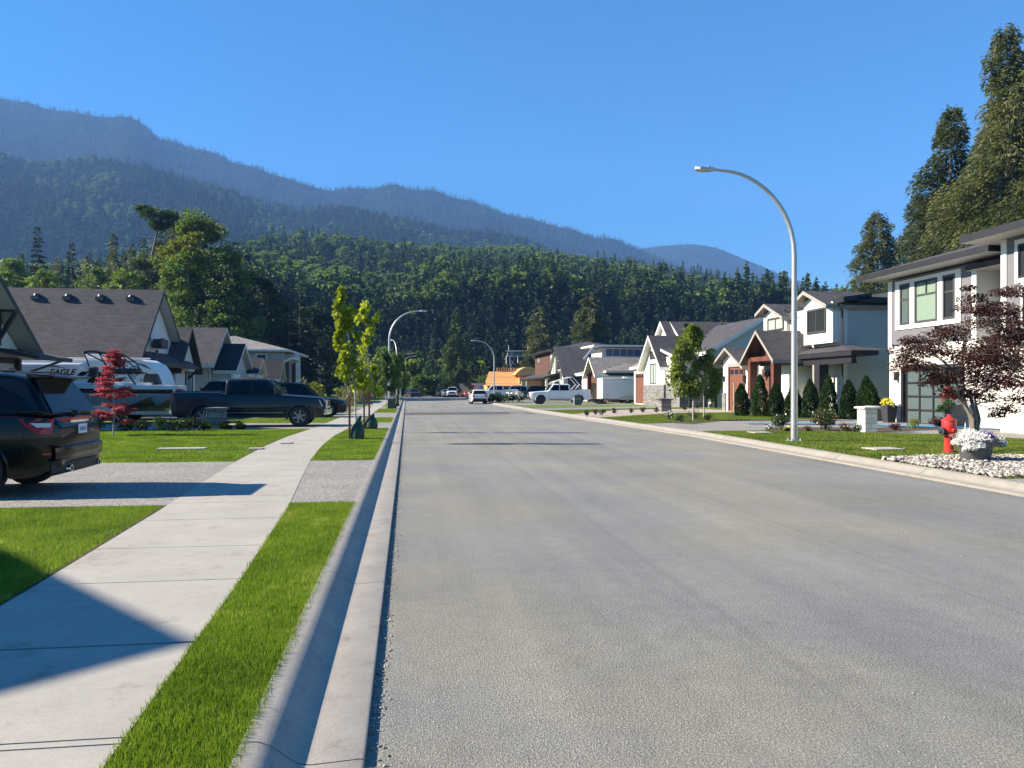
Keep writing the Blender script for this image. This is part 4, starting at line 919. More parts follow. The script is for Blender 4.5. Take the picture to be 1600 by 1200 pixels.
for s_ in (1,):
    yb = pY+s_*2.15; m.box(X1-.75, X1-.6, yb-.1, yb+.1, 3.3, 4.9); m.beam((X1-.62, yb, 3.6), (X1-.05, yb, 4.6), .14, .14); m.box(X1-.75, X1-.02, yb-.09, yb+.09, 4.62, 4.8)
m.box(X1-.76, X1-.64, pY-2.1, pY+2.3, 3.72, 4.1); m.box(X1-.76, X1-.66, pY+1.2, pY+3.9, 2.62, 2.85)
h.b(m, 'bracket', M['black'])
m = MB(); slab(m, [(X1-.9, pY+2.2, 3.25), (X1+.8, pY+2.2, 2.9), (X1+.8, eY+1.0, 2.9), (X1-.9, eY+1.0, 3.25)], .16); h.roof(m, 'sh_dark', 'black', 'black', 'porch_roof')
m = MB(); m.box(X1-.75, X1-.55, eY-.75, eY-.55, .1, 2.8); m.beam((X1-.5, eY-.5, 2.2), (X1+.4, eY+.9, 2.8), .09, .09); h.b(m, 'post', M['black'])
h.window('x+', X1-.75, pY+1.35, pY+2.5, 1.2, 2.45, 'paleg', nu=(.33, .66), nv=(.5,), glass='glass_lt'); h.window('x+', X1-.75, pY-1.8, pY+.6, .9, 2.5, 'black')
m = MB(); m.box(X1-.7, X1-.3, pY+2.3, pY+3.8, 1.35, 1.5); m.box(X1-.7, X1-.35, pY+2.3, pY+3.8, 1.85, 1.98); m.box(X1-.72, X1-.5, pY+2.3, pY+2.45, 1.3, 2.0); h.b(m, 'shelf', M['black'])
# ---------- L2: the house with the big shingle roof
X2 = -13.5; nY, pY, fY = yx(222, X2), yx(257, X2), yx(293, X2); pZ = zz(X2, pY, 453); eZ = zz(X2, nY, 556)
h = House('white house with the largest shingle roof on the left and a dark brown garage door', (-18, pY, 0))
m = MB(); gvol(m, -32, X2-.5, nY+.35, fY-.35, 0, eZ-.1, pZ-.36, yp=pY); h.b(m, 'wall', M['white_bb'])
m = MB(); groof(m, -32, X2-.35, nY+.3, fY-.3, eZ+.28, pZ, yp=pY, og=.35, oe=.35, t=.26); h.roof(m, 'sh_brown', 'black')
for px_ in (58, 107, 158, 206):
    Xv = xy(px_, pY-.5); v = MB(); v.lathe([(.0, .0), (.15, .0), (.18, .08), (.15, .17), (.06, .21), (0, .215)], (Xv, pY-.5, pZ-.56), 12, cap=False); v.box(Xv-.2, Xv+.2, pY-.8, pY-.3, pZ-.72, pZ-.52); h.b(v, 'roof_vent', M['metal_dk'], smooth=True)
m = MB(); slab(m, [(X2+.7, nY+.7, 2.95), (X2+.7, fY-.1, 2.95), (X2-.5, fY-.1, 3.62), (X2-.5, nY+.7, 3.62)], .2); h.roof(m, 'sh_dark', 'black', 'soffit', 'awning_roof')
m = MB()
for yb in (nY+.25, fY-.25): m.beam((X2-.45, yb, 1.65), (X2+.75, yb, 2.85), .12, .14); m.box(X2-.5, X2-.36, yb-.07, yb+.07, 1.3, 2.85)
h.b(m, 'bracket', M['black'])
h.garage('x+', X2-.5, yx(232, X2), yx(266, X2), zg, 2.72, 'door_dk', 'paleg', wins=4, wh=.36, glass='glass_lt')
h.window('x+', X2-.5, yx(247, X2)-.3, yx(247, X2)+.2, zz(X2, pY, 533), zz(X2, pY, 501), 'black', .06)
m = MB(); m.cbox((X2-.1, yx(254, X2), zz(X2, pY, 538)), (.5, 1.1, .5)); m.cbox((X2+.2, yx(249, X2), zz(X2, pY, 537)), (.1, .62, .5)); m.box(X2-.2, X2-.05, yx(249, X2)-.06, yx(249, X2)+.06, 3.3, 3.75); h.b(m, 'wall_unit', M['metal_dk'], bevel=.05)
X3 = -13.0; pY3 = yx(301, X3); pZ3 = zz(X3, pY3, 511); eY3 = yx(317, X3); m = MB()
gvol(m, -18, X3-.4, 2*pY3-eY3+.3, eY3-.3, 0, 2.75, pZ3-.32); h.b(m, 'wall', M['white_bb'])
m = MB(); groof(m, -17.5, X3-.3, 2*pY3-eY3+.3, eY3-.3, 3.05, pZ3, og=.3, oe=.3, t=.24); h.roof(m, 'sh_brown', 'black', 'black')
h.window('x+', X3-.4, yx(289, X3-.4), yx(300, X3-.4), .55, 2.65, 'black', .07, nu=(.5,), glass='glass_lt')
# ---------- L4: beige house with pale trim and stacked gables
h = House('beige lap-sided house with brown-grey roof and stacked pale-trimmed gables, left side beyond the dark pickup', (-16, 60, 0))
X4 = -12.6; p4y = yx(355, X4); p4z = zz(X4, p4y, 512); n4 = yx(339, X4)-.5; f4 = 2*p4y-n4
m = MB(); gvol(m, -24, X4-.5, n4+.2, f4-.2, 0, 3.15, p4z-.35, yp=p4y); h.b(m, 'wall', M['beige_lap'])
m = MB(); groof(m, -24, X4-.35, n4, f4, 3.45, p4z, yp=p4y, og=.35, oe=.35, t=.24); h.roof(m, 'sh_grey' if 0 else 'sh_brown', 'paleg')
X5 = -11.3; p5y = yx(384, X5); p5z = zz(X5, p5y, 537); n5 = yx(370, X5); f5 = 2*p5y-n5
m = MB(); gvol(m, X4-.4, X5-.4, n5+.2, f5-.2, 0, 2.75, p5z-.3, yp=p5y); h.b(m, 'wall', M['beige_lap'])
m = MB(); groof(m, X4+.1, X5-.3, n5+.2, f5-.2, 3.0, p5z, yp=p5y, og=.3, oe=.3, t=.22); h.roof(m, 'sh_black_shade', 'paleg')  # cast shadow on this wing roof is put into its shingle colour
h.window('y-', n5+.2, X4+.3, X4+1.1, .9, 2.1, 'dkgrey', casing='white'); h.garage('x+', X5-.4, n5+.7, f5-.7, zg, 2.4, 'door_wh', 'white', wins=0)
X6 = -10.9; p6y = yx(409, X6); p6z = zz(X6, p6y, 559)
m = MB(); groof(m, X4-.3, X6, p6y-1.5, p6y+1.5, p6z-1.0, p6z, og=.1, oe=.35, t=.18); m.box(X4-.3, X6-.2, p5y, p6y+1.6, 2.45, 2.62, 1); h.roof(m, 'sh_black_shade', 'paleg')  # small front gable darkened by the same painted-in shade
m = MB(); m.box(X6-.35, X6-.15, p6y-1.3, p6y-1.1, .1, 2.7); m.box(X6-.35, X6-.15, p6y+1.1, p6y+1.3, .1, 2.7); h.b(m, 'post', M['paleg'])
h.pipe([(X4-.3, n4-.25, 3.0), (X4-.35, n4+.15, 2.6), (X4-.35, n4+.15, .2)], 'paleg'); h.pipe([(X5-.2, f5+.1, 2.7), (X5-.3, f5+.05, 2.4), (X5-.3, f5+.05, .2)], 'paleg')
# ---------- L5: two-storey with hip roof
h = House('two-storey beige house with pale hip roof, farthest house on the left', (-15, 82, 0))
m = MB(); m.box(-24, -12.3, 79, 92, 0, 5.2); m.box(-13, -11.3, 80.5, 84, 2.6, 5.15); h.b(m, 'wall', M['beige_lap'])
m = MB(); hroof(m, -24, -12.3, 79, 92, 5.45, 7.2, .8); h.roof(m, 'sh_grey', 'paleg')
h.window('y-', 79, -14.8, -13.9, 3.9, 5.0, 'paleg', casing='white'); h.window('y-', 79, -17.4, -16.2, 3.9, 5.0, 'paleg', casing='white'); h.window('x+', -12.3, 85.5, 87, 3.7, 4.9, 'paleg', casing='white')
m = MB(); slab(m, [(-13.2, 73.6, 3.2), (-10.6, 73.6, 4.55), (-10.6, 78.8, 4.55), (-13.2, 78.8, 3.2)], .2); slab(m, [(-17, 73.6, 4.5), (-13.2, 73.6, 3.2), (-13.2, 78.8, 3.2), (-17, 78.8, 4.5)], .2); h.roof(m, 'sh_black_shade', 'paleg', 'soffit', 'porch_roof')
m = MB(); m.box(-11.3, -10.95, 73.9, 74.25, .1, 4.2); m.box(-11.3, -10.95, 78.2, 78.55, .1, 4.2); h.b(m, 'post', M['wood_dk'])
m = MB(); m.box(-16.8, -13, 76.5, 79, 0, 3.1); h.b(m, 'wall', M['beige_lap']); h.garage('x+', -12.3, 86, 91, zg, 2.4, 'door_wh', 'white', wins=4)
m = MB(); groof(m, -14, -11.0, 68.4, 71.4, 2.7, 4.15, og=.2, oe=.3, t=.18); h.roof(m, 'sh_black_shade', 'paleg'); h.pipe([(-11.3, 72.6, 2.8), (-11.3, 72.6, .2)], 'paleg')
m = MB(); m.box(-18, -13.2, 68.4, 76.5, 0, 2.75); h.b(m, 'wall', M['beige_lap'])
# ================================================================ right side
# ---------- R1: grey and white modern house with glass garage door
h = House('modern grey-panelled house with white stone piers and frosted glass garage door, nearest on the right', (24, 27, 0))
A = 21.0
m = MB(); m.box(A, 33, 26.0, 31.2, 3.35, 6.3); m.box(22.2, 33, 23.2, 26.1, 0, 6.0); m.box(19.8, 33, 12, 23.3, 3.2, 6.7); h.b(m, 'wall', M['grey_pan'])
m = MB(); m.box(A+.004, 32.9, 30.35, 31.19, 0, 3.35); m.box(A+.004, A+1, 25.6, 26.6, 0, 3.35); m.box(A+.004, 32.9, 26.6, 30.35, 2.55, 3.35); m.box(A+.5, 32.9, 26, 31.1, 0, 2.55); m.box(19.75, 32.5, 21.0, 23.2, 0, 3.2)
m.box(22.15, 22.3, 24.4, 25.4, .1, 5.6); m.box(19.75, 20.2, 12, 21, 2.5, 3.2); m.box(20.2, 32, 12, 21, 0, 3.1); h.b(m, 'stone_wall', M['stone_wh'])
m = MB()
for q in ((A-.03, A+.1, 30.98, 31.24, 3.36, 6.28), (A-.03, A+.1, 25.96, 26.2, 3.36, 6.28), (A-.035, A+.1, 25.98, 31.22, 3.25, 3.42), (21.0, 22.2, 25.99, 26.07, 3.4, 6.3), (19.76, 19.9, 23.1, 23.34, 0, 6.65), (A-.02, A+.15, 25.5, 25.72, .1, 3.3)): m.box(*q)
h.b(m, 'trim', M['white'])
m = MB(); m.box(A-.05, A+.3, 30.2, 30.34, .1, 2.55); m.box(A-.05, A+.3, 26.62, 26.76, .1, 2.55); m.box(A-.05, A+.3, 26.76, 30.2, 2.42, 2.56)
h.b(m, 'frame', M['black'])
m = MB(); m.box(A+.12, A+.16, 26.77, 30.19, .16, 2.41); g = h.b(m, 'garage_door', M['glass_fr'])
m = MB()
for i in range(5): z_ = .14+i*.567; m.box(A+.08, A+.2, 26.765, 30.195, z_-.035 if i else z_, z_+.035 if i < 4 else z_)
for i in range(5): y_ = lerp(26.8, 30.16, i/4); m.box(A+.075, A+.19, y_-.035, y_+.035, .15, 2.40)
h.b(m, 'mullion', M['black'], g)
u = [yx(p_, A) for p_ in (1411, 1425, 1433, 1466-1, 1473, 1492)]
for a, b_, gl, nv in ((30.42, 29.75, 'glass_fr', (.62,)), (29.45, 28.05, 'glass_gr', (.66,)), (27.75, 27.05, 'glass', (.62,))):
    h.window('x-', A, a, b_, 4.3, 6.05, 'dkgrey', .10, nu=(() if gl != 'glass_gr' else ()), nv=nv, glass=gl)
m = MB()
for q in ((26.75, 30.72, 4.12, 4.3), (26.75, 30.72, 6.05, 6.2), (26.75, 27.05, 4.3, 6.05), (27.75, 28.05, 4.3, 6.05), (29.45, 29.75, 4.3, 6.05), (30.42, 30.72, 4.3, 6.05)): m.box(A-.05, A+.02, *q)
h.b(m, 'window_casing', M['white'])
m = MB(); m.box(A-.06, A-.02, 28.70, 28.76, 5.50, 6.0); h.b(m, 'mullion', M['dkgrey'])
m = MB(); hroof(m, A, 33, 25.2, 31.2, 6.62, 7.75, .95, .24); h.roof(m, 'sh_dark', 'black', 'soffit')
m = MB(); hroof(m, 21.1, 33, 22.5, 25.9, 6.2, 6.9, .35, .2); h.roof(m, 'sh_dark', 'black', 'soffit')
m = MB(); hroof(m, 19.8, 33, 12, 23.3, 6.85, 8.1, .9, .26); h.roof(m, 'sh_dark', 'black', 'soffit')
h.window('x-', 19.8, 22.6, 19.5, 5.2, 6.3, 'black', .07, nu=(.33, .66), casing='white', cw=.16); h.window('x-', 19.8, 22.4, 19.5, 3.6, 4.9, 'black', .07, nu=(.5,), casing='white', cw=.1)
h.window('x-', 22.2, 23.45, 24.3, 3.3, 5.6, 'black', .06); m = MB(); m.box(22.1, 22.2, 23.5, 24.4, .15, 2.6); h.b(m, 'front_door', M['black']); h.window('x-', 22.2, 25.4, 25.95, .6, 5.5, 'black', .06)
h.garage('x-', 19.75, 12.6, 20.4, .15, 2.45, 'door_bg', 'black', wins=0)
m = MB(); m.box(20.9, 21.05, 24.0, 25.45, .16, 2.5); h.b(m, 'side_door', M['door_bg']); h.lamp(A-.1, 30.6, 2.1)
# ---------- R2: white two-storey house with brown gable porch
h = House('white two-storey house with brown wood gable porch, black porch roof and pale grey side wall', (26, 42, 0))
B = 22.5; cY = yx(1318, B); top = zz(B, cY, 468)
m = MB(); m.box(B, 35, cY, 46.3, 0, top-.15); h.b(m, 'wall', M['grey_lap'])
m = MB(); m.box(B-.03, B+.2, cY-.03, cY+4.5, 0, top-.2); h.b(m, 'front_wall', M['cream'])
m = MB(); hroof(m, B+1.1, 35, cY, 46.3, top+.08, top+1.05, .6, .26); slab(m, [(B-.35, cY-.6, top+.08), (B+1.2, cY-.6, top+.30), (B+1.2, cY+1.5, top+.42), (B-.35, cY+1.5, top+.08)], .26); h.roof(m, 'sh_dark', 'black', 'black')
def upper(X, pa, pb, pp, pyp, zb, mat='cream', tr='greige', ext=3.0, slope=.42, yw=None):
    ya, yb, yp = yx(pa, X), yx(pb, X), yx(pp, X); zp = zz(X, yp, pyp); hw = max(abs(ya-yp), abs(yb-yp)); y0, y1 = min(ya, yb), max(ya, yb); k = slope
    m = MB(); m.prism([(X, y0, zb), (X, y1, zb), (X, y1, zp-.28-k*(y1-yp)), (X, yp, zp-.28), (X, y0, zp-.28-k*(yp-y0))], (ext, 0, 0)); h.b(m, 'front_wall', M[mat])
    m = MB()
    for ye, s in ((y0, -1), (y1, 1)):
        yo = ye+s*.4; zo = zp-k*abs(yo-yp); P = [(X-.5, yo, zo), (X+ext, yo, zo), (X+ext, yp, zp), (X-.5, yp, zp)]
        slab(m, P if s < 0 else P[::-1], .2)
    h.roof(m, 'sh_dark', tr, 'dkgrey'); return ya, yb, yp, zp
ya, yb, yp, zp = upper(21.9, 1256, 1298, 1268, 455, 4.0)
h.window('x-', 21.9, yx(1262, 21.9), yx(1291, 21.9), zz(21.9, 38.5, 520), zz(21.9, 38.5, 482), 'dkgrey', .09, nu=(.5,), casing='dkgrey', cw=.03)
m = MB(); m.box(21.9, 22.6, cY, yx(1298, 21.9), 4.0, top-.1); h.b(m, 'front_wall', M['cream'])
upper(22.3, 1195, 1229, 1205, 475, 4.0)
h.window('x-', 22.3, yx(1200, 22.3), yx(1225, 22.3), zz(22.3, 44.5, 517), zz(22.3, 44.5, 497), 'dkgrey', .09, nu=(.5,), glass='glass_lt', casing='dkgrey', cw=.03)
m = MB(); m.box(22.6, 23.5, yx(1253, 22), 43.4, 3.0, top-.25); h.b(m, 'front_wall', M['cream'])
h.pipe([(21.7, yx(1232, 22), 6.2), (22.3, yx(1238, 22.3), 5.9), (22.35, yx(1238, 22.3), 4.4)]); h.pipe([(B-.5, cY-.3, top-.2), (B-.1, cY-.06, top-.6), (B-.1, cY-.06, 3.4), (B-.1, cY-.08, .2)])
# porch hip roof, beam and posts
P0 = 21.15; m = MB(); ny = yx(1330, P0); fy = yx(1222, P0)
slab(m, [(P0, ny, zz(P0, ny, 547)), (P0, fy, zz(P0, ny, 547)), (B+.2, fy, 3.95), (B+.2, cY+.6, 3.95)], .02); slab(m, [(P0, ny, zz(P0, ny, 547)), (B+.2, cY+.6, 3.95), (B+.9, cY+.4, 3.75), (B+.9, ny, zz(P0, ny, 547))][::-1], .02); h.roof(m, 'sh_grey' if 0 else 'sh_brown', 'black', 'black', 'porch_roof')
zb_ = zz(P0, ny, 547); m = MB(); m.box(P0+.02, B+.1, ny+.03, fy, zb_-.24, zb_-.02); m.box(P0+.2, P0+.45, ny+.3, fy, zb_-.6, zb_-.24); h.b(m, 'porch_beam', M['black'])
m = MB()
for pp in (1281,): y_ = yx(pp, P0+.3); m.box(P0+.15, P0+.55, y_-.22, y_+.22, .1, zb_-.6)
m.box(P0+.15, P0+.5, ny+.3, ny+.55, 2.9, zb_-.6); h.b(m, 'post', M['black'])
m = MB(); y_ = yx(1274, P0+.3); m.box(P0+.2, P0+.5, y_-.06, y_+.12, .1, zb_-.6); h.b(m, 'trim', M['greige'])
h.window('x-', B-.03, yx(1262, B), yx(1267, B), .6, 2.9, 'black', .05); h.window('x-', B-.03, yx(1288, B), yx(1295, B), .6, 2.9, 'black', .05)
# brown gable porch
Q = 19.6; qy = yx(1180, Q); qz = zz(Q, qy, 516); m = MB(); groof(m, Q, 22.3, qy-1.75, qy+1.75, qz-1.45, qz, og=.0, oe=.35, t=.2); h.roof(m, 'sh_dark', 'greige', 'wood_dk')
m = MB()
for s_ in (-1.45, 1.45): m.box(Q+.3, Q+.75, qy+s_-.16, qy+s_+.16, 1.15, qz-1.5)
m.box(Q+.32, Q+.6, qy-1.6, qy+1.6, qz-1.75, qz-1.5); h.b(m, 'post', M['wood'])
m = MB(); m.box(Q+1.0, 22.4, qy-1.5, qy+1.5, 2.9, qz-1.6); gvol(m, Q+.9, 22.2, qy-1.6, qy+1.6, qz-1.62, qz-1.5, qz-.28); h.b(m, 'gable_panel', M['wood_dk'])
m = MB()
for s_ in (-1.45, 1.45): m.box(Q+.2, Q+.85, qy+s_-.28, qy+s_+.28, .1, 1.15)
h.b(m, 'stone_pier', M['stone_gr'])
m = MB(); m.box(21.2, 24, yx(1233, 21.2), yx(1186, 21.2), .1, 3.3); h.b(m, 'front_wall', M['cream'])
h.garage('x-', 21.2, yx(1193, 21.2), yx(1214, 21.2), zg, 2.75, 'door_br', 'greige', wins=3)
# garage wing
Gx = 21.0; g0, g1 = yx(1168, Gx), yx(1130, Gx); gp = yx(1143, Gx); gz = zz(Gx, gp, 543)
m = MB(); m.prism([(Gx, g0, 0), (Gx, g1, 0), (Gx, g1, gz-.2-.5*(g1-gp)), (Gx, gp, gz-.2), (Gx, g0, gz-.2-.5*(gp-g0))], (5, 0, 0)); h.b(m, 'front_wall', M['white_bb'])
m = MB()
for yo, s in ((g0-.3, -1), (g1+.45, 1)):
    P = [(Gx-.5, yo, gz-.5*abs(yo-gp)), (Gx+5, yo, gz-.5*abs(yo-gp)), (Gx+5, gp, gz), (Gx-.5, gp, gz)]; slab(m, P if s < 0 else P[::-1], .18)
h.roof(m, 'sh_dark', 'greige', 'dkgrey')
h.garage('x-', Gx, yx(1141, Gx), yx(1163, Gx), zg, zz(Gx, 47, 574), 'door_br', 'wood_dk', fw=.18, wins=3); m = MB(); m.box(Gx-.1, Gx+.02, yx(1166, Gx), yx(1138, Gx), 3.0, 3.22); h.b(m, 'trim', M['greige'])
m = MB(); m.box(Gx-.08, Gx+.3, g0, g0+.5, .1, 1.3); m.box(Gx-.08, Gx+.3, g1-.5, g1+.02, .1, 1.3); m.box(Gx+.01, Gx+4, g0-.06, g0+.02, .1, 1.3); h.b(m, 'stone_base', M['stone_gr'])
h.lamp(Gx-.12, g1-.25, 2.2); h.lamp(Gx-.12, g0+.25, 2.2); h.lamp(26.5, cY-.14, zz(26.5, cY, 560))
# ---------- R3: white steep gables, stone base, brown garage door, long dark roof
h = House('white house with steep gables, grey stone base and long dark roof, behind the young tree', (25, 64, 0))
T = 20.5; tp = yx(1013, T); tz = zz(T, tp, 524); t0 = yx(1031, T)-.0; t1 = 2*tp-t0
m = MB(); m.prism([(T+.5, t0+.35, 1.9), (T+.5, t1-.35, 1.9), (T+.5, t1-.35, 3.5), (T+.5, tp, tz-.35), (T+.5, t0+.35, 3.5)], (6, 0, 0)); h.b(m, 'wall', M['white_bb'])
m = MB(); groof(m, T+.3, 26, t0+.35, t1-.35, 3.75, tz, og=.35, oe=.45, t=.26, yp=tp); h.roof(m, 'sh_dark', 'white', 'white')
m = MB(); m.box(T+.42, 26, t0+.28, t1-.28, .1, 1.9); h.b(m, 'stone_base', M['stone_gr'])
h.window('x-', T+.5, tp-.75, tp+.95, 2.0, 3.75, 'black', .07, nu=(.5,), glass='glass_lt', casing='white', cw=.14); h.window('x-', T+.5, tp-.75, tp+.95, 4.1, 4.85, 'black', .07, casing='white', cw=.1)
X7 = 22.6; bp = yx(1031, X7); bz = zz(X7, bp, 502); b0 = yx(1054, X7); b1 = bp+3.4; k = (bz-zz(X7, b0, 553))/(bp-b0)
m = MB(); m.prism([(X7+.4, b0+.3, 0), (X7+.4, b1-.3, 0), (X7+.4, b1-.3, bz-.35-k*(b1-.3-bp)), (X7+.4, bp, bz-.35), (X7+.4, b0+.3, bz-.35-k*(bp-b0-.3))], (10, 0, 0)); h.b(m, 'wall', M['white_bb'])
m = MB(); e0 = bp-7.6
slab(m, [(X7, b0, bz-k*(bp-b0)), (23.5, b0, bz-k*(bp-b0)), (23.5, bp, bz), (X7, bp, bz)], .26); slab(m, [(23.5, e0, bz-k*(bp-e0)*.78), (37, e0, bz-k*(bp-e0)*.78), (37, bp, bz), (23.5, bp, bz)], .26)
slab(m, [(X7, b1, bz-k*(b1-bp)), (X7, bp, bz), (37, bp, bz), (37, b1, bz-k*(b1-bp))], .26); h.roof(m, 'sh_dark', 'white', 'white')
for px_ in (1071, 1128):
    v = MB(); xv = xy(px_, bp-.5); v.cbox((xv, bp-.6, bz-.38), (.6, .6, .3)); h.b(v, 'roof_vent', M['black'], bevel=.05)
m = MB(); m.box(23.5, 36, e0+.5, bp, 0, 2.9); h.b(m, 'wall', M['grey_lap']); h.window('y-', e0+.5, 23.8, 24.6, .9, 2.2, 'black')
m = MB(); m.box(T+.9, 25, tp+2.2, tp+7.0, 0, 3.6); h.b(m, 'wall', M['white_bb'])
h.garage('x-', T+.9, yx(994, T+.9), yx(1009, T+.9)+.3, zg+.1, 3.0, 'door_br', 'white', fw=.4, wins=3, wh=.25)
m = MB(); slab(m, [(T+.5, t1-.5, 3.6), (T+.5, tp+7.4, 3.6), (25, tp+7.4, 5.6), (25, t1-.5, 5.6)][::-1], .2); h.roof(m, 'sh_grey', 'white')
# wing whose tall gable end faces the camera
wy = 56.5; xa = xy(1106, wy); xb = xy(1196, wy); za = zz(xa, wy, 549); zb2 = zz(xb, wy, 494); xe = 2*xb-xa
m = MB(); m.prism([(xa+.4, wy+.4, 0), (xe-.4, wy+.4, 0), (xe-.4, wy+.4, za-.1), (xb, wy+.4, zb2-.35), (xa+.4, wy+.4, za-.1)], (0, 7, 0)); h.b(m, 'wall', M['grey_lap'])
m = MB(); slab(m, [(xa, wy, za), (xb, wy, zb2), (xb, bp, zb2), (xa, bp, za)], .3); slab(m, [(xb, wy, zb2), (xe, wy, za), (xe, bp, za), (xb, bp, zb2)], .3); h.roof(m, 'sh_dark', 'white', 'soffit')
m = MB(); slab(m, [(xa-.8, wy-1.2, 3.1), (xa+1.8, wy-1.2, 3.1), (xa+1.8, wy+.4, 3.6), (xa-.8, wy+.4, 3.6)], .2); h.roof(m, 'sh_dark', 'black', 'soffit', 'awning_roof')
h.window('y-', wy+.4, xa+.7, xa+1.7, 1.9, 2.8, 'black'); m = MB(); m.box(xa+.1, xa+.3, wy-1.1, wy-.9, .1, 3.0); m.box(xa-1.9, xa-1.75, wy-1.1, wy-.9, .1, 3.0); h.b(m, 'post', M['black'])
m = MB(); m.box(T+.6, xa+.2, wy+1.2, t0+.4, .1, 1.95); h.b(m, 'stone_base', M['stone_gr']); m = MB(); m.box(T+.7, xa+.2, wy+1.3, t0+.4, 1.95, 4.2); h.b(m, 'wall', M['white_bb'])
m = MB(); m.box(T+.55, xa+.2, wy+1.1, wy+1.32, 1.9, 2.02); h.b(m, 'trim', M['black'])
m = MB(); slab(m, [(T+.3, wy+.7, 4.0), (xa+1, wy+.7, 4.0), (xa+1, t0+.8, 4.9), (T+.3, t0+.8, 4.9)], .2); h.roof(m, 'sh_dark', 'white', 'soffit')
# ---------- R4: clerestory house
h = House('house with a raised clerestory window band over a grey roof, behind the white enclosed trailer', (26, 86, 0))
X8 = 21.0; y0, y1 = 80, 94; m = MB(); m.box(X8+.6, 34, y0, y1, 0, 3.2); h.b(m, 'wall', M['brick_rd'])
rz = zz(24, 87, 557); m = MB(); hroof(m, X8+.6, 34, y0, y1, 3.5, rz+.3, .7, .22); h.roof(m, 'sh_grey', 'paleg')
cyy = 85.0; cx0, cx1 = xy(934, cyy), xy(1008, cyy); cz0, cz1 = zz(cx0, cyy, 559), zz(cx0, cyy, 543)
m = MB(); m.box(cx0+.5, cx1+3, cyy, cyy+5, cz0-1, cz1); m.prism([(cx0+.5, cyy, cz0-.6), (cx0+.5, cyy+5, cz0-.6), (cx0+.5, cyy+5, cz1), (cx0+.5, cyy, cz1)], (-.02, 0, 0)); h.b(m, 'wall', M['paleg'])
h.window('y-', cyy, cx0+.9, cx1+2, cz0+.15, cz1-.1, 'paleg', .06, nu=(.125, .25, .375, .5, .625, .75, .875), glass='glass_bl')
m = MB(); slab(m, [(cx0-.6, cyy-.6, cz1+.28), (cx1+3.6, cyy-.6, cz1+.28), (cx1+3.6, cyy+6, cz1+.35), (cx0-.6, cyy+6, cz1+.35)], .2); h.roof(m, 'sh_grey', 'white', 'white')
m = MB(); m.beam((cx0-.5, cyy-.5, cz1+.1), (cx0-1.7, cyy-.5, cz0-.2), .12, .25); h.b(m, 'trim', M['white'])
gpy = yx(922, 20); gzp = zz(20, gpy, 558)
m = MB(); groof(m, 20, 26, gpy-2.6, gpy+2.6, gzp-1.9, gzp, og=.2, oe=.3, t=.24); h.roof(m, 'sh_grey', 'white')
m = MB(); gvol(m, 20.6, 25, gpy-2.2, gpy+2.2, 2.2, gzp-1.9, gzp-.35); h.b(m, 'wall', M['brick_rd'])
m = MB()
for s_ in (-2.1, 2.1): m.box(20.2, 20.6, gpy+s_-.2, gpy+s_+.2, .1, 3.2)
h.b(m, 'post', M['wood']); m = MB(); m.box(20.6, 22, gpy+2.5, gpy+6.5, 0, 3.0); h.b(m, 'front_wall', M['white'])
m = MB(); slab(m, [(20.0, gpy+2.2, 3.3), (20.0, gpy+7.2, 3.3), (22.5, gpy+7.2, 3.9), (22.5, gpy+2.2, 3.9)][::-1], .22); h.roof(m, 'sh_grey', 'white'); h.garage('x-', 20.6, gpy+2.9, gpy+6.1, zg, 2.4, 'door_wh', 'white', wins=0)
h.garage('x-', 21.6, y0+.8, y0+4.6, zg, 2.5, 'door_br', 'wood_dk', wins=3)
# ---------- R5: charcoal house
h = House('charcoal-sided house with plain dark grey roof behind the white pickup with the ladder rack', (25, 103, 0))
y0 = 98.5; m = MB(); gvol(m, 20.8, 33, y0, y0+11, 0, 3.4, 7.2); h.b(m, 'wall', M['dark_lap'])
m = MB(); groof(m, 20.8, 33, y0, y0+11, 3.55, 7.4, og=.7, oe=.5, t=.25); h.roof(m, 'sh_dark', 'dkgrey')
v = MB(); v.cbox((24.5, y0+3.4, 6.1), (.7, .6, .3)); h.b(v, 'roof_vent', M['black']); h.garage('x-', 20.8, y0+1, y0+5.5, zg, 2.5, 'door_wh', 'white', wins=0); h.window('x-', 20.8, y0+6.5, y0+8.5, 1, 2.3); h.window('x-', 20.8, y0+4.5, y0+6.4, 4.2, 5.4, casing='white')
m = MB(); m.box(20.2, 20.8, y0-.1, y0+.5, .1, 3.2); h.b(m, 'trim', M['white'])
# ---------- R6: brown and white modern two-storey
h = House('two-storey house with brown and white upper storey, beside the orange unfinished house', (24, 118, 0))
y0 = yx(866, 20.5)-1.0; y1 = yx(836, 20.5); m = MB(); m.box(20.5, 32, y0, y1, 3.0, 6.9); h.b(m, 'wall', M['brick_rd'])
m = MB(); m.box(20.46, 31, y0-.04, y0+3.6, 3.4, 6.7); h.b(m, 'panel', M['grey_lap']); h.window('x-', 20.46, y0+.4, y0+1.6, 3.8, 6.2, 'white', glass='glass_lt'); h.window('x-', 20.5, y1-4.6, y1-2.6, 5.6, 6.4, glass='glass_lt')
m = MB(); m.box(21.5, 32, y0+.5, y1, 0, 3.0); h.b(m, 'wall', M['dark_lap'])
m = MB(); hroof(m, 20.5, 32, y0, y1, 7.1, 8.5, .8, .25); h.roof(m, 'sh_dark', 'black', 'black')
m = MB(); slab(m, [(18.6, y0-1.5, 3.2), (18.6, y1+5, 3.2), (21.2, y1+5, 3.9), (21.2, y0-1.5, 3.9)][::-1], .25); h.roof(m, 'sh_dark', 'black', 'black', 'porch_roof')
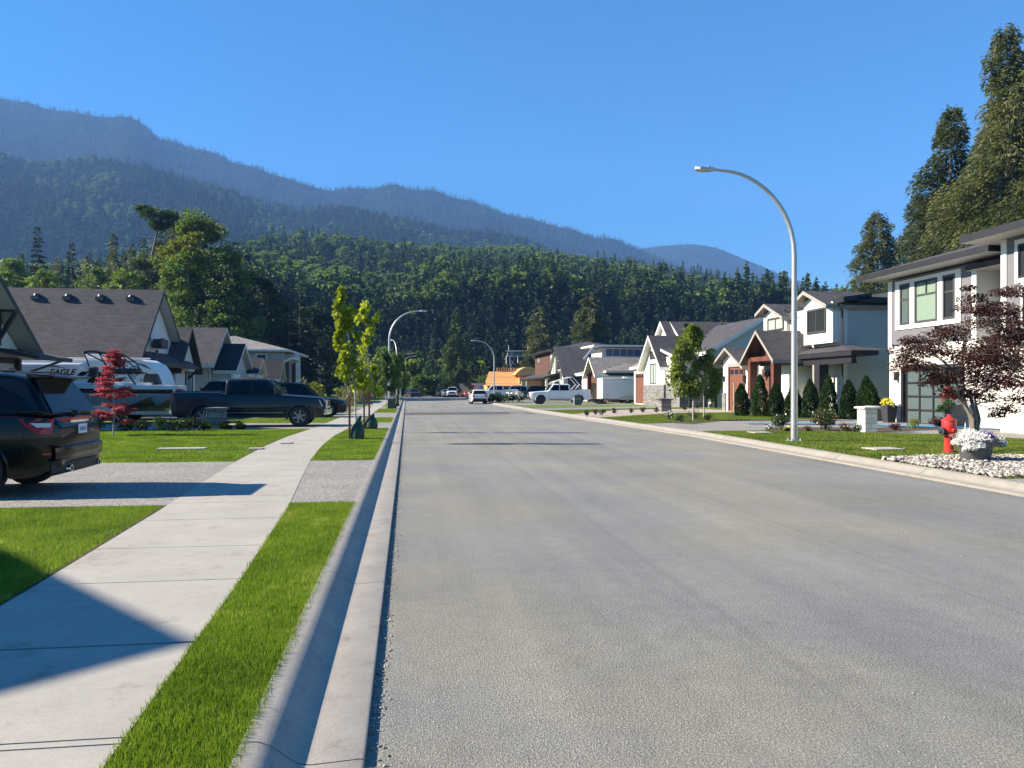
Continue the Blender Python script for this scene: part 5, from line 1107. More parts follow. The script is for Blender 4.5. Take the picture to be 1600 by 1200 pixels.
m = MB(); m.box(18.9, 19.2, y0-1, y0-.7, .1, 3.0); m.box(18.9, 19.2, y1+4, y1+4.3, .1, 3.0); m.box(18.9, 19.2, y1-1, y1-.7, .1, 3.0); h.b(m, 'post', M['white']); h.garage('x-', 21.5, y0+5, y0+9, zg, 2.5, 'door_wh', 'white')
# ---------- R7: unfinished house in orange sheathing
h = House('unfinished house in bare orange wood sheathing at the end of the street', (22, 142, 0), cat='unfinished house')
y0 = 139.0; a, b_, c_, d_ = [xy(p_, y0) for p_ in (760, 767, 812, 840)]
z1, z2 = zz(a, y0, 588), zz(a, y0, 580)
zl = zz(a, y0, 603); m = MB(); m.box(a+.3, d_+2, y0+.6, y0+9, 0, zl+.2); m.box(c_+.02, d_+2, y0+.5, y0+9, 0, zz(c_, y0, 586)); h.b(m, 'wall', M['osb'])
m = MB(); slab(m, [(a, y0, zl), (c_+.6, y0, zl), (c_+.6, y0+1.4, zl+1.0), (a, y0+1.4, zl+1.0)], .15, 0, 0, 0); slab(m, [(b_-.8, y0+1.4, zl+1.0), (c_+.6, y0+1.4, zl+1.0), (c_+.6, y0+3.4, z2), (b_, y0+3.4, z2)], .15, 0, 0, 0); h.b(m, 'roof', M['osb'])
m = MB(); n_ = 12; cx_, w_ = xy(826, y0), (xy(848, y0)-xy(805, y0))/2; P = [(cx_-w_, y0-.2, zz(cx_, y0, 586))]
for i in range(n_+1): t_ = i/n_; P.append((cx_-w_+2*w_*t_, y0-.2, zz(cx_, y0, 586)+1.55*math.sin(math.pi*t_)**.85+.0*t_))
P.append((cx_+w_, y0-.2, zz(cx_, y0, 586))); m.prism(P[1:-1], (0, 7, 0)); h.b(m, 'roof', M['osb'])
m = MB()
for i in range(9): x_ = lerp(xy(780, y0), xy(811, y0), i/8); m.box(x_-.09, x_+.09, y0+3.5, y0+3.65, z2-.3, z2+.75)
m.box(xy(780, y0), xy(811, y0), y0+3.48, y0+3.64, z2+.1, z2+.22); h.b(m, 'stud', M['lumber'])
m = MB(); m.box(c_+.6, d_+2, y0-.6, y0+1.05, zz(c_, y0, 592)-.25, zz(c_, y0, 592)); h.b(m, 'porch_roof', M['dkgrey'])
m = MB(); m.box(a+.2, c_+.8, y0-.05, y0, .05, zz(a, y0, 603)); h.b(m, 'wall_wrap', M['wood_dk'])
# ================================================================ vehicles
M['tyre'] = pm('tyre_rubber', (.022, .022, .024), .85, .2, 8, bmp=.3, bscale=40); M['rim'] = pm('grey_alloy', (.30, .30, .31), .3, .05, 3, metal=.8); M['rim_br'] = pm('bright_alloy', (.62, .62, .64), .25, .05, 3, metal=.8)
M['rim_bk'] = pm('black_alloy', (.03, .03, .032), .35, .05, 3, metal=.4); M['chrome'] = flat('chrome', (.75, .75, .77), .12, 1.0); M['plastic'] = pm('black_plastic', (.03, .03, .032), .6, .1, 5)
M['p_black'] = paint('black_paint', (.002, .0025, .005)); M['p_char'] = paint('charcoal_blue_paint', (.011, .014, .021), .15, .28); M['p_white'] = paint('white_paint', (.78, .78, .77)); M['p_silver'] = paint('silver_paint', (.45, .46, .48), .6, .3)
M['p_grey'] = paint('dark_grey_paint', (.05, .055, .06), .3); M['glass_car'] = glassy('tinted_car_glass', (.006, .010, .018), .03, .16); M['lamp_red'] = flat('red_lamp_lens', (.42, .012, .015), .12); M['lamp_clear'] = flat('clear_lamp_lens', (.72, .74, .76), .1); M['lamp_amber'] = flat('amber_lamp_lens', (.6, .2, .03), .15)
M['plate'] = flat('licence_plate', (.72, .74, .78), .4); M['under'] = flat('underbody', (.012, .012, .013), .9); M['plate_ink'] = flat('plate_ink', (.05, .10, .30), .5)
def wheel(par, x, y, r, w, side, rim='rim', spokes=6, idx=0):
    m = MB(); m.lathe([(r*.62, -w*.46), (r*.90, -w*.5), (r*.985, -w*.36), (r, 0), (r*.985, w*.36), (r*.90, w*.5), (r*.62, w*.46)], (x, y, r), 28, 0, 'y')
    t = m.build('wheel', M['tyre'], par, smooth=True)
    m = MB(); s = side; q = y+s*w*.40
    m.lathe([(r*.64, -w*.3*s), (r*.66, w*.44*s), (r*.60, w*.47*s), (r*.56, w*.30*s), (r*.56, -.1*s*w)], (x, y, r), 24, 0, 'y', cap=False); m.lathe([(r*.60, -.02), (r*.60, .0)], (x, y-s*w*.08, r), 20, 1, 'y')
    for k in range(spokes):
        a = 2*math.pi*k/spokes+.3; d = Vector((math.cos(a), 0, math.sin(a))); c = Vector((x, q, r)); m.beam(c+d*r*.1, c+d*r*.60+Vector((0, s*.01, 0)), r*.17, .035, 0, up=(0, 1, 0))
    m.lathe([(r*.15, -.03), (r*.15, .02), (r*.08, .03)], (x, q, r), 14, 0, 'y'); m.build('rim', [M[rim], M['under']], t, smooth=True)
    return t
class Car:
    def __init__(s, name, label, cat, loc, rz, L, Wd, top, gc=.22, xf=None, xr_=None, wr=.37, ww=.25, mat='p_black', end=(.10, .10), plan=.16, nose=.5, tail=.4, group=None, rim='rim', spokes=6, arch=1.17, zwide=.62, rake=(0, 0), tuck=.10):
        s.o = thing(name, label, cat, loc, rz, group); s.o.scale = (.94,)*3; s.L, s.W, s.top, s.gc, s.mat = L, Wd, top, gc, mat; s.plan, s.nose, s.tail, s.tuck, s.zw = plan, nose, tail, tuck, zwide
        s.x0, s.x1 = -L/2, L/2; s.wx = (xr_ if xr_ is not None else -L*.29, xf if xf is not None else L*.32); s.wr = wr
        ra = wr*arch; xs = set(np.linspace(s.x0, s.x1, 27).tolist())
        for w in s.wx:
            for a in np.linspace(0, math.pi, 13): xs.add(w+ra*math.cos(a))
        for d in (.03, .08, .16, .28, .42): xs.add(s.x0+d); xs.add(s.x1-d)
        xs = sorted(xs); out = [xs[0]]
        for q in xs[1:]:
            if q-out[-1] > .012: out.append(q)
        m = MB(); rows = []
        for x in out:
            zt = s.zt(x); zb = gc
            for w in s.wx:
                if abs(x-w) < ra-.001: zb = max(zb, wr+math.sqrt(ra*ra-(x-w)**2))
            e0, e1 = x-s.x0, s.x1-x
            if e0 < .35: zb = max(zb, gc+.16*(1-e0/.35)); zt -= end[0]*max(0, 1-e0/.16)**2
            if e1 < .35: zb = max(zb, gc+.10*(1-e1/.35)); zt -= end[1]*max(0, 1-e1/.22)**2
            zb = min(zb, zt-.12); r = []
            zs = [zb, lerp(zb, zt, .12), lerp(zb, zt, .3), lerp(zb, zt, .5), lerp(zb, zt, .7), lerp(zb, zt, .88), zt-.035]
            for z in zs: r.append((x, s.surf(x, z), z))
            wt = s.surf(x, zt-.035); r += [(x, wt-.05, zt-.006), (x, wt*.55, zt+.012), (x, 0, zt+.02)]
            full = [(p[0], -p[1], p[2]) for p in r]+[p for p in r[::-1]][1:]; rows.append(full)
        n = len(rows[0]); V = [p for r in rows for p in r]; F = []
        for i in range(len(rows)-1):
            for j in range(n-1): F.append((i*n+j, i*n+j+1, (i+1)*n+j+1, (i+1)*n+j))
        F.append(tuple(range(n))[::-1]); F.append(tuple((len(rows)-1)*n+j for j in range(n)))
        m.add(V, F); s.body = m.build('body', M[mat], s.o, smooth=True, ang=40)
        u = MB(); u.box(s.x0+.18, s.x1-.18, -Wd/2+.30, Wd/2-.30, gc+.0, min(p[1] for p in top)-.16); u.box(s.x0+.3, s.x1-.3, -Wd/2+.14, Wd/2-.14, gc+.02, gc+.10)
        u.build('chassis', M['under'], s.o)
        for i, w in enumerate(s.wx):
            for sd_ in (-1, 1): wheel(s.o, w, sd_*(Wd/2-ww/2-.015), wr, ww, sd_, rim, spokes)
    def zt(s, x): return interp(x, s.top)
    def surf(s, x, z):
        e0, e1 = x-s.x0, s.x1-x; w = s.W/2
        if e0 < s.tail: w -= s.plan*(1-e0/s.tail)**2.2
        if e1 < s.nose: w -= s.plan*1.15*(1-e1/s.nose)**2.2
        d = z-s.zw; return w-(s.tuck*d*d*1.5 if d > 0 else s.tuck*.9*d*d*1.5)-.015
    def cabin(s, prof, wb, wt, glassy_sides, fr=None, rr=None, mat=None, bev=.05, front=(0, 1), rear=None, smooth=True):
        """prof: side outline from the windscreen foot over the roof to the rear foot"""
        zlo, zhi = min(p[1] for p in prof), max(p[1] for p in prof); s.wb, s.wt, s.zlo, s.zhi = wb, wt, zlo, zhi
        f = lambda z: wb-(z-zlo)/(zhi-zlo)*(wb-wt); s.side = f; m = MB(); V = []; n = len(prof)
        for x, z in prof: cr = .035 if z > zhi-.25 else .0; V += [(x, -f(z), z), (x, -f(z)*.5, z+cr*.8), (x, 0, z+cr), (x, f(z)*.5, z+cr*.8), (x, f(z), z)]
        F = []
        for i in range(n-1):
            for j in range(4): F.append((i*5+j, i*5+j+1, (i+1)*5+j+1, (i+1)*5+j))
        F.append(tuple(i*5 for i in range(n))); F.append(tuple(i*5+4 for i in range(n))[::-1]); F.append(tuple([0, 1, 2, 3, 4]+[(n-1)*5+j for j in (4, 3, 2, 1, 0)]))
        m.add(V, F); m.build('cabin', M[mat or s.mat], s.o, bevel=bev, seg=3, smooth=True, ang=30)
        for poly in glassy_sides:
            for sg in (-1, 1):
                g = MB(); P = [(x, sg*(f(z)+.004), z) for x, z in poly]; g.prism(P, (0, sg*.008, 0)); g.build('side_window', M['glass_car'], s.o)
        def screen(a, b, name, ins=.10, e=.10):
            (xa, za), (xb, zb) = a, b; q = lambda t: (lerp(xa, xb, t), lerp(za, zb, t)); nx, nz = (zb-za), -(xb-xa); l = math.hypot(nx, nz); nx, nz = nx/l, nz/l
            if nz < 0: nx, nz = -nx, -nz
            g = MB(); Q = []
            for t in (e, 1-e):
                x, z = q(t); hw = f(z)-ins
                c = .035 if z > zhi-.25 else 0.0
                for yy_, cc in ((-hw, c*.3), (0, c*1.0), (hw, c*.3)): Q.append((x+nx*.022, yy_, z+nz*.022+cc*(.9 if t > .5 else .35)))
            g.add(Q, [(0, 1, 4, 3), (1, 2, 5, 4)]); g.v += [(p[0]-nx*.02, p[1], p[2]-nz*.02) for p in Q]; g.f += [(6, 9, 10, 7), (7, 10, 11, 8), (0, 3, 9, 6), (2, 8, 11, 5), (0, 6, 7, 1), (1, 7, 8, 2), (3, 4, 10, 9), (4, 5, 11, 10)]; g.m += [0]*8
            g.build(name, M['glass_car'], s.o)
        if front: screen(prof[front[0]], prof[front[1]], 'windscreen')
        if rear: screen(prof[rear[0]], prof[rear[1]], 'rear_window', e=rear[2] if len(rear) > 2 else .1)
    def onside(s, name, poly, mat, t=.012, sg=(-1, 1), out=.004):
        for g_ in sg:
            m = MB(); P = [(x, g_*(s.surf(x, z)+out), z) for x, z in poly]; m.prism(P, (0, g_*t, 0)); m.build(name, M[mat], s.o)
    def seam(s, xs, z0, z1, hz=()):
        m = MB()
        for x in xs:
            for g_ in (-1, 1):
                zz_ = np.linspace(z0, z1, 6)
                for a, b in zip(zz_[:-1], zz_[1:]): m.beam((x, g_*(s.surf(x, a)), a), (x, g_*(s.surf(x, b)), b), .012, .008, up=(1, 0, 0))
        for xa, xb, z in hz:
            for g_ in (-1, 1):
                q = np.linspace(xa, xb, 9)
                for a, b in zip(q[:-1], q[1:]): m.beam((a, g_*s.surf(a, z), z), (b, g_*s.surf(b, z), z), .010, .012)
        m.build('door_seam', M['under'], s.o)
    def handle(s, xs, z, mat=None):
        for x in xs:
            for g_ in (-1, 1): MB().cbox((x, g_*(s.surf(x, z)+.02), z), (.2, .035, .035)).build('door_handle', M[mat or s.mat], s.o, bevel=.01)
    def mirror(s, x, z, w=.13, mat=None, sz=(.14, .24, .18)):
        for g_ in (-1, 1):
            m = MB(); y = g_*(s.surf(x, z-.1)+w); m.cbox((x, y, z), sz); m.cbox((x, g_*(s.surf(x, z-.1)+.02), z-.05), (.08, w*1.4, .05)); m.build('mirror', M[mat or s.mat], s.o, bevel=.04)
    def bx(s, name, x0, x1, y0, y1, z0, z1, mat, bev=.01, mirror_y=False):
        for g_ in ((1, -1) if mirror_y else (1,)): MB().box(x0, x1, g_*y0, g_*y1, z0, z1).build(name, M[mat], s.o, bevel=bev)
    def flare(s, mat='plastic', r=.045, k=1.17):
        for w in s.wx:
            for g_ in (-1, 1):
                ra = s.wr*k; P = [(w+ra*math.cos(a), g_*(s.surf(w+ra*math.cos(a), s.wr+ra*math.sin(a))-.012), s.wr+ra*math.sin(a)) for a in np.linspace(-.25, math.pi+.25, 16)]
                MB().tube(P, r, 6).build('fender_flare', M[mat], s.o, smooth=True)
def pickup(label, loc, rz, mat='p_white', L=5.9, Wd=2.0, H=1.93, rim='rim', wr=.42, crew=True, group=None, detail=True, name='pickup_truck', spokes=6, chrome=True):
    zb = 1.28; c = Car(name, label, 'pickup truck', loc, rz, L, Wd, [(-L/2, 1.28), (-L/2+.06, 1.42), (-.165*L, 1.42), (-.15*L, zb+.06), (.0, zb+.06), (.16*L, zb+.05), (.38*L, 1.24), (L/2-.16, 1.19), (L/2-.03, 1.10), (L/2, 1.04)], gc=.38, xf=L*.325, xr_=-L*.295, wr=wr, ww=.28, mat=mat, plan=.12, nose=.6, tail=.18, rim=rim, spokes=spokes, group=group, end=(.02, .12), zwide=.75, tuck=.12)
    xa, xb = .215*L, (-.155*L if crew else -.02*L); P = [(xa, zb), (xa-.62, H), (xb+.12, H-.02), (xb, H-.10), (xb-.02, 1.32)]
    sw = [[(xa-.30, 1.26), (xa-.74, H-.13), (xa-1.02, H-.12), (xa-1.02, 1.26)], [(xa-1.08, 1.26), (xa-1.08, H-.12), (xb+.18, H-.12), (xb+.12, 1.26)]]
    if crew: sw = [[(xa-.26, 1.37), (xa-.66, H-.12), (xa-1.18, H-.10), (xa-1.18, 1.35)], [(xa-1.26, 1.35), (xa-1.26, H-.10), (xb+.20, H-.11), (xb+.13, 1.35)]]
    c.cabin(P, Wd/2-.075, Wd/2-.24, sw, front=(0, 1), rear=(3, 4, .2), bev=.06)
    m = MB(); hb = 1.425; yb = Wd/2-.20; m.add([(-L/2+.08, -yb, hb+.004), (xb-.08, -yb, hb+.004), (xb-.08, yb, hb+.004), (-L/2+.08, yb, hb+.004)], [(0, 1, 2, 3)]); m.prism([(-L/2+.08, -yb, hb), (xb-.08, -yb, hb), (xb-.08, yb, hb), (-L/2+.08, yb, hb)], (0, 0, .03)); m.build('bed_cover', M['plastic'], c.o)
    c.seam([xa-.10, xa-1.22 if crew else xa-1.05, xb+.02], .62, 1.32, [(xb, xa-.1, .60)]); c.flare('plastic' if mat != 'p_white' else mat, .04)
    c.handle([xa-1.02, xb+.22] if crew else [xa-.9], 1.20); c.mirror(xa-.22, 1.48, .15, 'plastic' if mat != 'p_white' else 'p_white', (.12, .22, .26))
    f = L/2; c.bx('front_bumper', f-.14, f+.07, -Wd/2+.12, Wd/2-.12, .48, .74, 'chrome' if chrome else mat, .05); c.bx('grille', f-.05, f+.03, -.56, .56, .76, 1.10, 'chrome' if chrome else 'plastic', .03); c.bx('grille_mesh', f+.031, f+.04, -.48, .48, .82, 1.05, 'plastic', 0)
    for g_ in (-1, 1):
        MB().prism([(f-.03, g_*.58, .84), (f-.18, g_*(Wd/2-.09), .84), (f-.30, g_*(Wd/2-.08), 1.10), (f-.05, g_*.58, 1.09)], (.045, g_*.02, 0)).build('headlight', M['lamp_clear'], c.o, bevel=.01)
        MB().box(-f-.012, -f+.10, g_*(Wd/2-.27), g_*(Wd/2-.07), .98, 1.34).build('tail_light', M['lamp_red'], c.o, bevel=.02)
    c.bx('rear_bumper', -f-.12, -f+.08, -Wd/2+.16, Wd/2-.16, .50, .70, 'chrome' if chrome else 'plastic', .03); c.bx('licence_plate', -f-.13, -f-.122, -.16, .16, .53, .67, 'plate', 0)
    c.onside('running_board', [(xa-.2, .42), (xb, .42), (xb, .47), (xa-.2, .47)], 'plastic', .09)
    return c
def suv(label, loc, rz, mat='p_black', L=5.0, Wd=1.95, H=1.78, rim='rim_br', wr=.39, group=None, spokes=10, name='parked_suv', cat='suv'):
    zb = 1.06; f = L/2; c = Car(name, label, cat, loc, rz, L, Wd, [(-f, 1.02), (-f+.3, zb), (.17*L, zb), (.38*L, 1.0), (f-.12, .90), (f, .78)], gc=.24, xf=L*.305, xr_=-L*.285, wr=wr, ww=.25, mat=mat, plan=.16, rim=rim, spokes=spokes, group=group, end=(.03, .14))
    xa, xb = .20*L, -f+.06; P = [(xa, zb-.01), (xa-.78, H-.04), (xa-1.4, H), (xb+.75, H-.01), (xb+.38, H-.06), (xb, zb-.01)]
    c.cabin(P, Wd/2-.07, Wd/2-.27, [[(xa-.36, zb+.06), (xa-.86, H-.14), (xa-1.26, H-.11), (xa-1.26, zb+.06)], [(xa-1.32, zb+.06), (xa-1.32, H-.11), (xa-2.1, H-.10), (xa-2.1, zb+.06)], [(xa-2.16, zb+.06), (xa-2.16, H-.10), (xb+.60, H-.13), (xb+.36, zb+.10)]], front=(0, 1), rear=(4, 5, .1))
    c.seam([xa-.2, xa-1.29, xa-2.13], .40, 1.0, [(xa-2.2, xa-.2, .38)]); c.handle([xa-1.05, xa-1.95], .93); c.mirror(xa-.3, 1.16)
    for g_ in (-1, 1):
        MB().prism([(f-.02, g_*.5, .66), (f-.22, g_*(Wd/2-.13), .68), (f-.30, g_*(Wd/2-.10), .84), (f-.08, g_*.5, .80)], (.03, g_*.02, 0)).build('headlight', M['lamp_clear'], c.o, bevel=.01)
        MB().box(-f-.01, -f+.15, g_*(Wd/2-.40), g_*(Wd/2-.13), .80, 1.0).build('tail_light', M['lamp_red'], c.o, bevel=.02)
    c.bx('grille', f-.06, f+.02, -.45, .45, .55, .78, 'plastic', .02); c.bx('rear_bumper', -f-.05, -f+.1, -Wd/2+.2, Wd/2-.2, .40, .62, 'plastic', .03); c.bx('licence_plate', -f-.012, -f-.004, -.16, .16, .70, .84, 'plate', 0)
    m = MB(); m.tube([(xa-1.2, -Wd/2+.33, H+.03), (xb+.8, -Wd/2+.33, H+.03)], .018, 6); m.build('roof_rail', M['metal_dk'], c.o); m = MB(); m.tube([(xa-1.2, Wd/2-.33, H+.03), (xb+.8, Wd/2-.33, H+.03)], .018, 6); m.build('roof_rail', M['metal_dk'], c.o)
    return c
# ---------- the near black vehicle (nose to the house, tail to the street)
LD = LZ+.012
f = 2.55; c = Car('parked_suv', 'glossy black vehicle with red tail lights, nearest to the camera on the left driveway', 'suv', (-7.10, 11.95, LD), math.pi, 5.1, 1.93,
        [(-f, 1.05), (-f+.10, 1.16), (-f+.5, 1.19), (.6, 1.15), (1.2, 1.10), (2.2, .98), (f, .80)], gc=.27, xf=1.62, xr_=-1.46, wr=.40, ww=.29, plan=.24, tail=.55, end=(.05, .14), rim='rim_bk', spokes=10, mat='p_black', zwide=.78, tuck=.16)
c.cabin([(1.02, 1.10), (.25, 1.72), (-.5, 1.79), (-1.75, 1.775), (-2.12, 1.72), (-2.47, 1.16)], .90, .68,
        [[(.55, 1.20), (.12, 1.62), (-.3, 1.66), (-.3, 1.20)], [(-.37, 1.20), (-.37, 1.66), (-1.2, 1.66), (-1.2, 1.20)], [(-1.28, 1.20), (-1.28, 1.66), (-1.72, 1.62), (-1.95, 1.50), (-2.10, 1.27), (-2.02, 1.20)]], front=(0, 1), rear=(4, 5, .06), bev=.09)
O = c.o
m = MB(); P = [(-2.02, 1.785), (-2.42, 1.755), (-2.44, 1.72), (-2.12, 1.70)]; m.prism([(x, -.68, z) for x, z in P], (0, 1.36, 0)); m.build('spoiler', M['p_black'], O, bevel=.03, seg=3, smooth=True)
m = MB(); m.box(-2.40, -2.38, -.2, .2, 1.722, 1.738); m.build('brake_light', M['lamp_red'], O)
def rearx(y, z, out=0.0):  # tail surface: rounds off towards the corners
    a = abs(y)/.73; return -f+.02+.10*max(0, a)**3.0-out
def rearstrip(name, ys, z0f, z1f, mat, out=.012, th=.02):
    m = MB(); n = len(ys); V = []
    for y in ys:
        for z in (z0f(y), z1f(y)): V += [(rearx(y, z, out), y, z), (rearx(y, z, out)+th+.06, y, z)]
    F = []
    for i in range(n-1):
        a = i*4; b = a+4; F += [(a, b, b+2, a+2), (a+1, a+3, b+3, b+1), (a, a+1, b+1, b), (a+2, b+2, b+3, a+3)]
    F += [(0, 2, 3, 1), ((n-1)*4, (n-1)*4+1, (n-1)*4+3, (n-1)*4+2)]; m.add(V, F); return m.build(name, M[mat], O)
yl = np.linspace(-.735, .735, 23)
rearstrip('tail_bar', yl, lambda y: 1.085, lambda y: 1.128, 'lamp_red', .016)
rearstrip('badge_strip', np.linspace(-.33, .33, 5), lambda y: 1.045, lambda y: 1.085, 'chrome', .004)
M['lamp_lit'] = flat('tail_lamp_reflector', (.62, .60, .58), .2)
for g_ in (-1, 1):
    rearstrip('tail_light', g_*np.linspace(.735, .42, 7), lambda y: .895 if abs(y) > .55 else .895+(.55-abs(y))*1.2, lambda y: 1.084, 'lamp_red', .016)
    rearstrip('reversing_light', g_*np.linspace(.68, .50, 4), lambda y: 1.00, lambda y: 1.055, 'lamp_lit', .024)
    poly = [(-2.47, .90), (-2.32, .90), (-2.18, 1.0), (-2.06, 1.13), (-2.30, 1.13), (-2.47, 1.12)]; c.onside('tail_light', poly, 'lamp_red', .014, (g_,)); c.onside('reversing_light', [(-2.45, 1.0), (-2.30, 1.0), (-2.22, 1.065), (-2.45, 1.06)], 'lamp_lit', .006, (g_,), .019)
rearstrip('plate_recess', np.linspace(-.32, .32, 5), lambda y: .86, lambda y: 1.044, 'under', .006)
pl = MB().box(-f-.02, -f-.008, -.155, .155, .875, 1.02).build('licence_plate', M['plate'], O)
m = MB()
for i in range(6): m.box(-f-.0215, -f-.0195, -.12+i*.042, -.095+i*.042, .915, .975)
m.build('plate_characters', M['plate_ink'], pl)
# rear bumper: a rounded ledge, body-coloured, and a dark lower valance with exhausts
def ring(name, z0, z1, out, mat, rnd=.35, yw=.86):
    n = 19; m = MB(); V = []; ys = np.linspace(-yw, yw, n)
    for y in ys:
        a = abs(y)/yw; x = -f-out+rnd*max(0, a-.45)**2.2
        V += [(x+.10, y, z0), (x, y, z0+.03), (x-.01, y, (z0+z1)/2), (x, y, z1-.02), (x+.10, y, z1+.02)]
    F = []
    for i in range(n-1):
        for j in range(4): F.append((i*5+j, i*5+j+1, i*5+5+j+1, i*5+5+j))
    m.add(V, F); return m.build(name, M[mat], O, smooth=True, ang=60, fix=True)
b_ = ring('rear_bumper', .50, .72, .075, 'p_black'); ring('lower_valance', .30, .50, .03, 'plastic', .5, .80)
for g_ in (-1, 1):
    m = MB(); m.lathe([(.05, 0), (.055, .12), (.045, .12), (.04, .0)], (-f-.07, g_*.52, .38), 14, 0, 'x'); m.build('exhaust', M['chrome'], O, smooth=True)
    c.onside('reflector', [(-2.46, .60), (-2.36, .60), (-2.36, .63), (-2.46, .63)], 'lamp_red', .006, (g_,), .02)
m = MB(); m.beam((-2.475, .0, 1.21), (-2.36, .42, 1.30), .025, .02); m.cbox((-2.49, 0, 1.20), (.05, .12, .05)); m.build('wiper', M['plastic'], O)
c.seam([.75, -.33, -1.24], .42, 1.12, [(-1.2, .8, .38)]); c.seam([-2.14], .55, .9); c.handle([-.13, -1.02], 1.0); c.mirror(.62, 1.24)
c.onside('sill_trim', [(-1.0, .27), (1.15, .27), (1.15, .36), (-1.0, .36)], 'plastic', .02); c.flare('p_black', .028, 1.16)
m = MB(); m.tube([(-.1, -.66, 1.83), (-1.9, -.66, 1.825)], .016, 6); m.build('roof_rail', M['metal_dk'], O); m = MB(); m.tube([(-.1, .66, 1.83), (-1.9, .66, 1.825)], .016, 6); m.build('roof_rail', M['metal_dk'], O)
m = MB(); m.prism([(-1.35, -.02, 1.80), (-1.6, -.02, 1.80), (-1.6, -.02, 1.87), (-1.52, -.02, 1.87)], (0, .04, 0)); m.build('antenna', M['p_black'], O, bevel=.01); m = MB(); m.lathe([(.035, 0), (.035, .01)], (-2.0, -.86, 1.35), 10, 0, 'y')
# ---------- dark pickup across the second driveway
c = pickup('dark charcoal pickup with grey spoked wheels behind the blue-grey stone pillar', (-5.95, 31.2, LD), 0, 'p_char', 6.05, 2.03, 1.95, 'rim', .42, spokes=6)
c.onside('side_stripe', [(-1.2, .56), (1.35, .56), (1.35, .60), (-1.2, .60)], 'rim', .01)
suv('shiny black vehicle with bright multi-spoke wheels parked beyond the nose of the dark pickup', (-5.45, 40.6, LD), 0, 'p_black', 5.1, 1.98, 1.86, 'rim_br', .42)
c = pickup('black pickup facing the garage, seen over the bed of the dark pickup', (-10.1, 44.5, LD), math.pi, 'p_black', 5.7, 1.98, 1.98, 'rim_bk', .42, spokes=6)
# ---------- right side and far end
def G0(px, py, z=0): p = G(px, py, z); return (p.x, p.y, z)
DR = RZ+.006
c = pickup('white pickup with a white ladder rack over its bed and black wheels', (14.2, 71.2, DR), math.pi, 'p_white', 6.2, 2.05, 2.0, 'rim_bk', .46, spokes=8)
m = MB(); L_ = 6.2
for g_ in (-.85, .85):
    m.tube([(-2.5, g_, 1.3), (-1.25, g_, 2.65), (-1.0, g_, 2.7), (.6, g_, 2.2), (.9, g_, 1.98)], .045, 6)
    m.tube([(-1.9, g_, 1.95), (-1.35, g_, 1.35)], .04, 6)
m.tube([(-1.1, -.85, 2.68), (-1.1, .85, 2.68)], .04, 6); m.tube([(.5, -.85, 2.22), (.5, .85, 2.22)], .04, 6); m.build('ladder_rack', M['white'], c.o)
p = G0(755, 631.5)
c = suv('small white hatchback parked on the road at the right kerb, tail towards the camera', (7.35, p[1]+2, 0), math.pi/2, 'p_white', 4.3, 1.84, 1.56, 'rim', .33, spokes=7, name='parked_car', cat='car')
pickup('white crew pickup behind the white hatchback, nose to the left', (camw(775, 98).x, camw(775, 98).y, DR), math.pi, 'p_white', 6.0, 2.03, 2.0, 'rim', .42)
suv('silver van-like vehicle right behind the tail of the far white pickup', (camw(800, 104).x, camw(800, 104).y, DR), math.pi, 'p_silver', 5.0, 1.98, 1.95, 'rim', .38, name='parked_van', cat='van')
suv('black boxy vehicle parked before the brown and white two-storey house', (camw(831, 100).x, camw(831, 100).y, DR), math.pi, 'p_black', 4.6, 1.95, 1.9, 'rim', .40)
suv('dark vehicle half hidden behind the hood of the ladder-rack pickup', (17.6, 90.0, DR), math.pi, 'p_grey', 4.7, 1.9, 1.75, 'rim', .38)
def fx(px, d, z=0): p = camw(px, d, z); return (p.x, p.y, z)
pickup('white pickup facing the camera beyond the street end, right of the silver one', fx(707, 141), -math.pi/2-.1, 'p_white', 5.8, 2.0, 1.95, 'rim', .4)
suv('silver car facing the camera beyond the street end', fx(697, 143), -math.pi/2, 'p_silver', 4.6, 1.85, 1.5, 'rim', .35, name='parked_car', cat='car')
suv('dark van at the left end of the far parked row beyond the street end', fx(688.5, 146), -math.pi/2, 'p_grey', 4.8, 1.95, 1.9, 'rim', .38, name='parked_van', cat='van')
suv('small dark car beyond the street end, in front of the round bushes', fx(645, 143), -math.pi/2+.4, 'p_grey', 4.6, 1.9, 1.6, 'rim', .35, name='parked_car', cat='car')
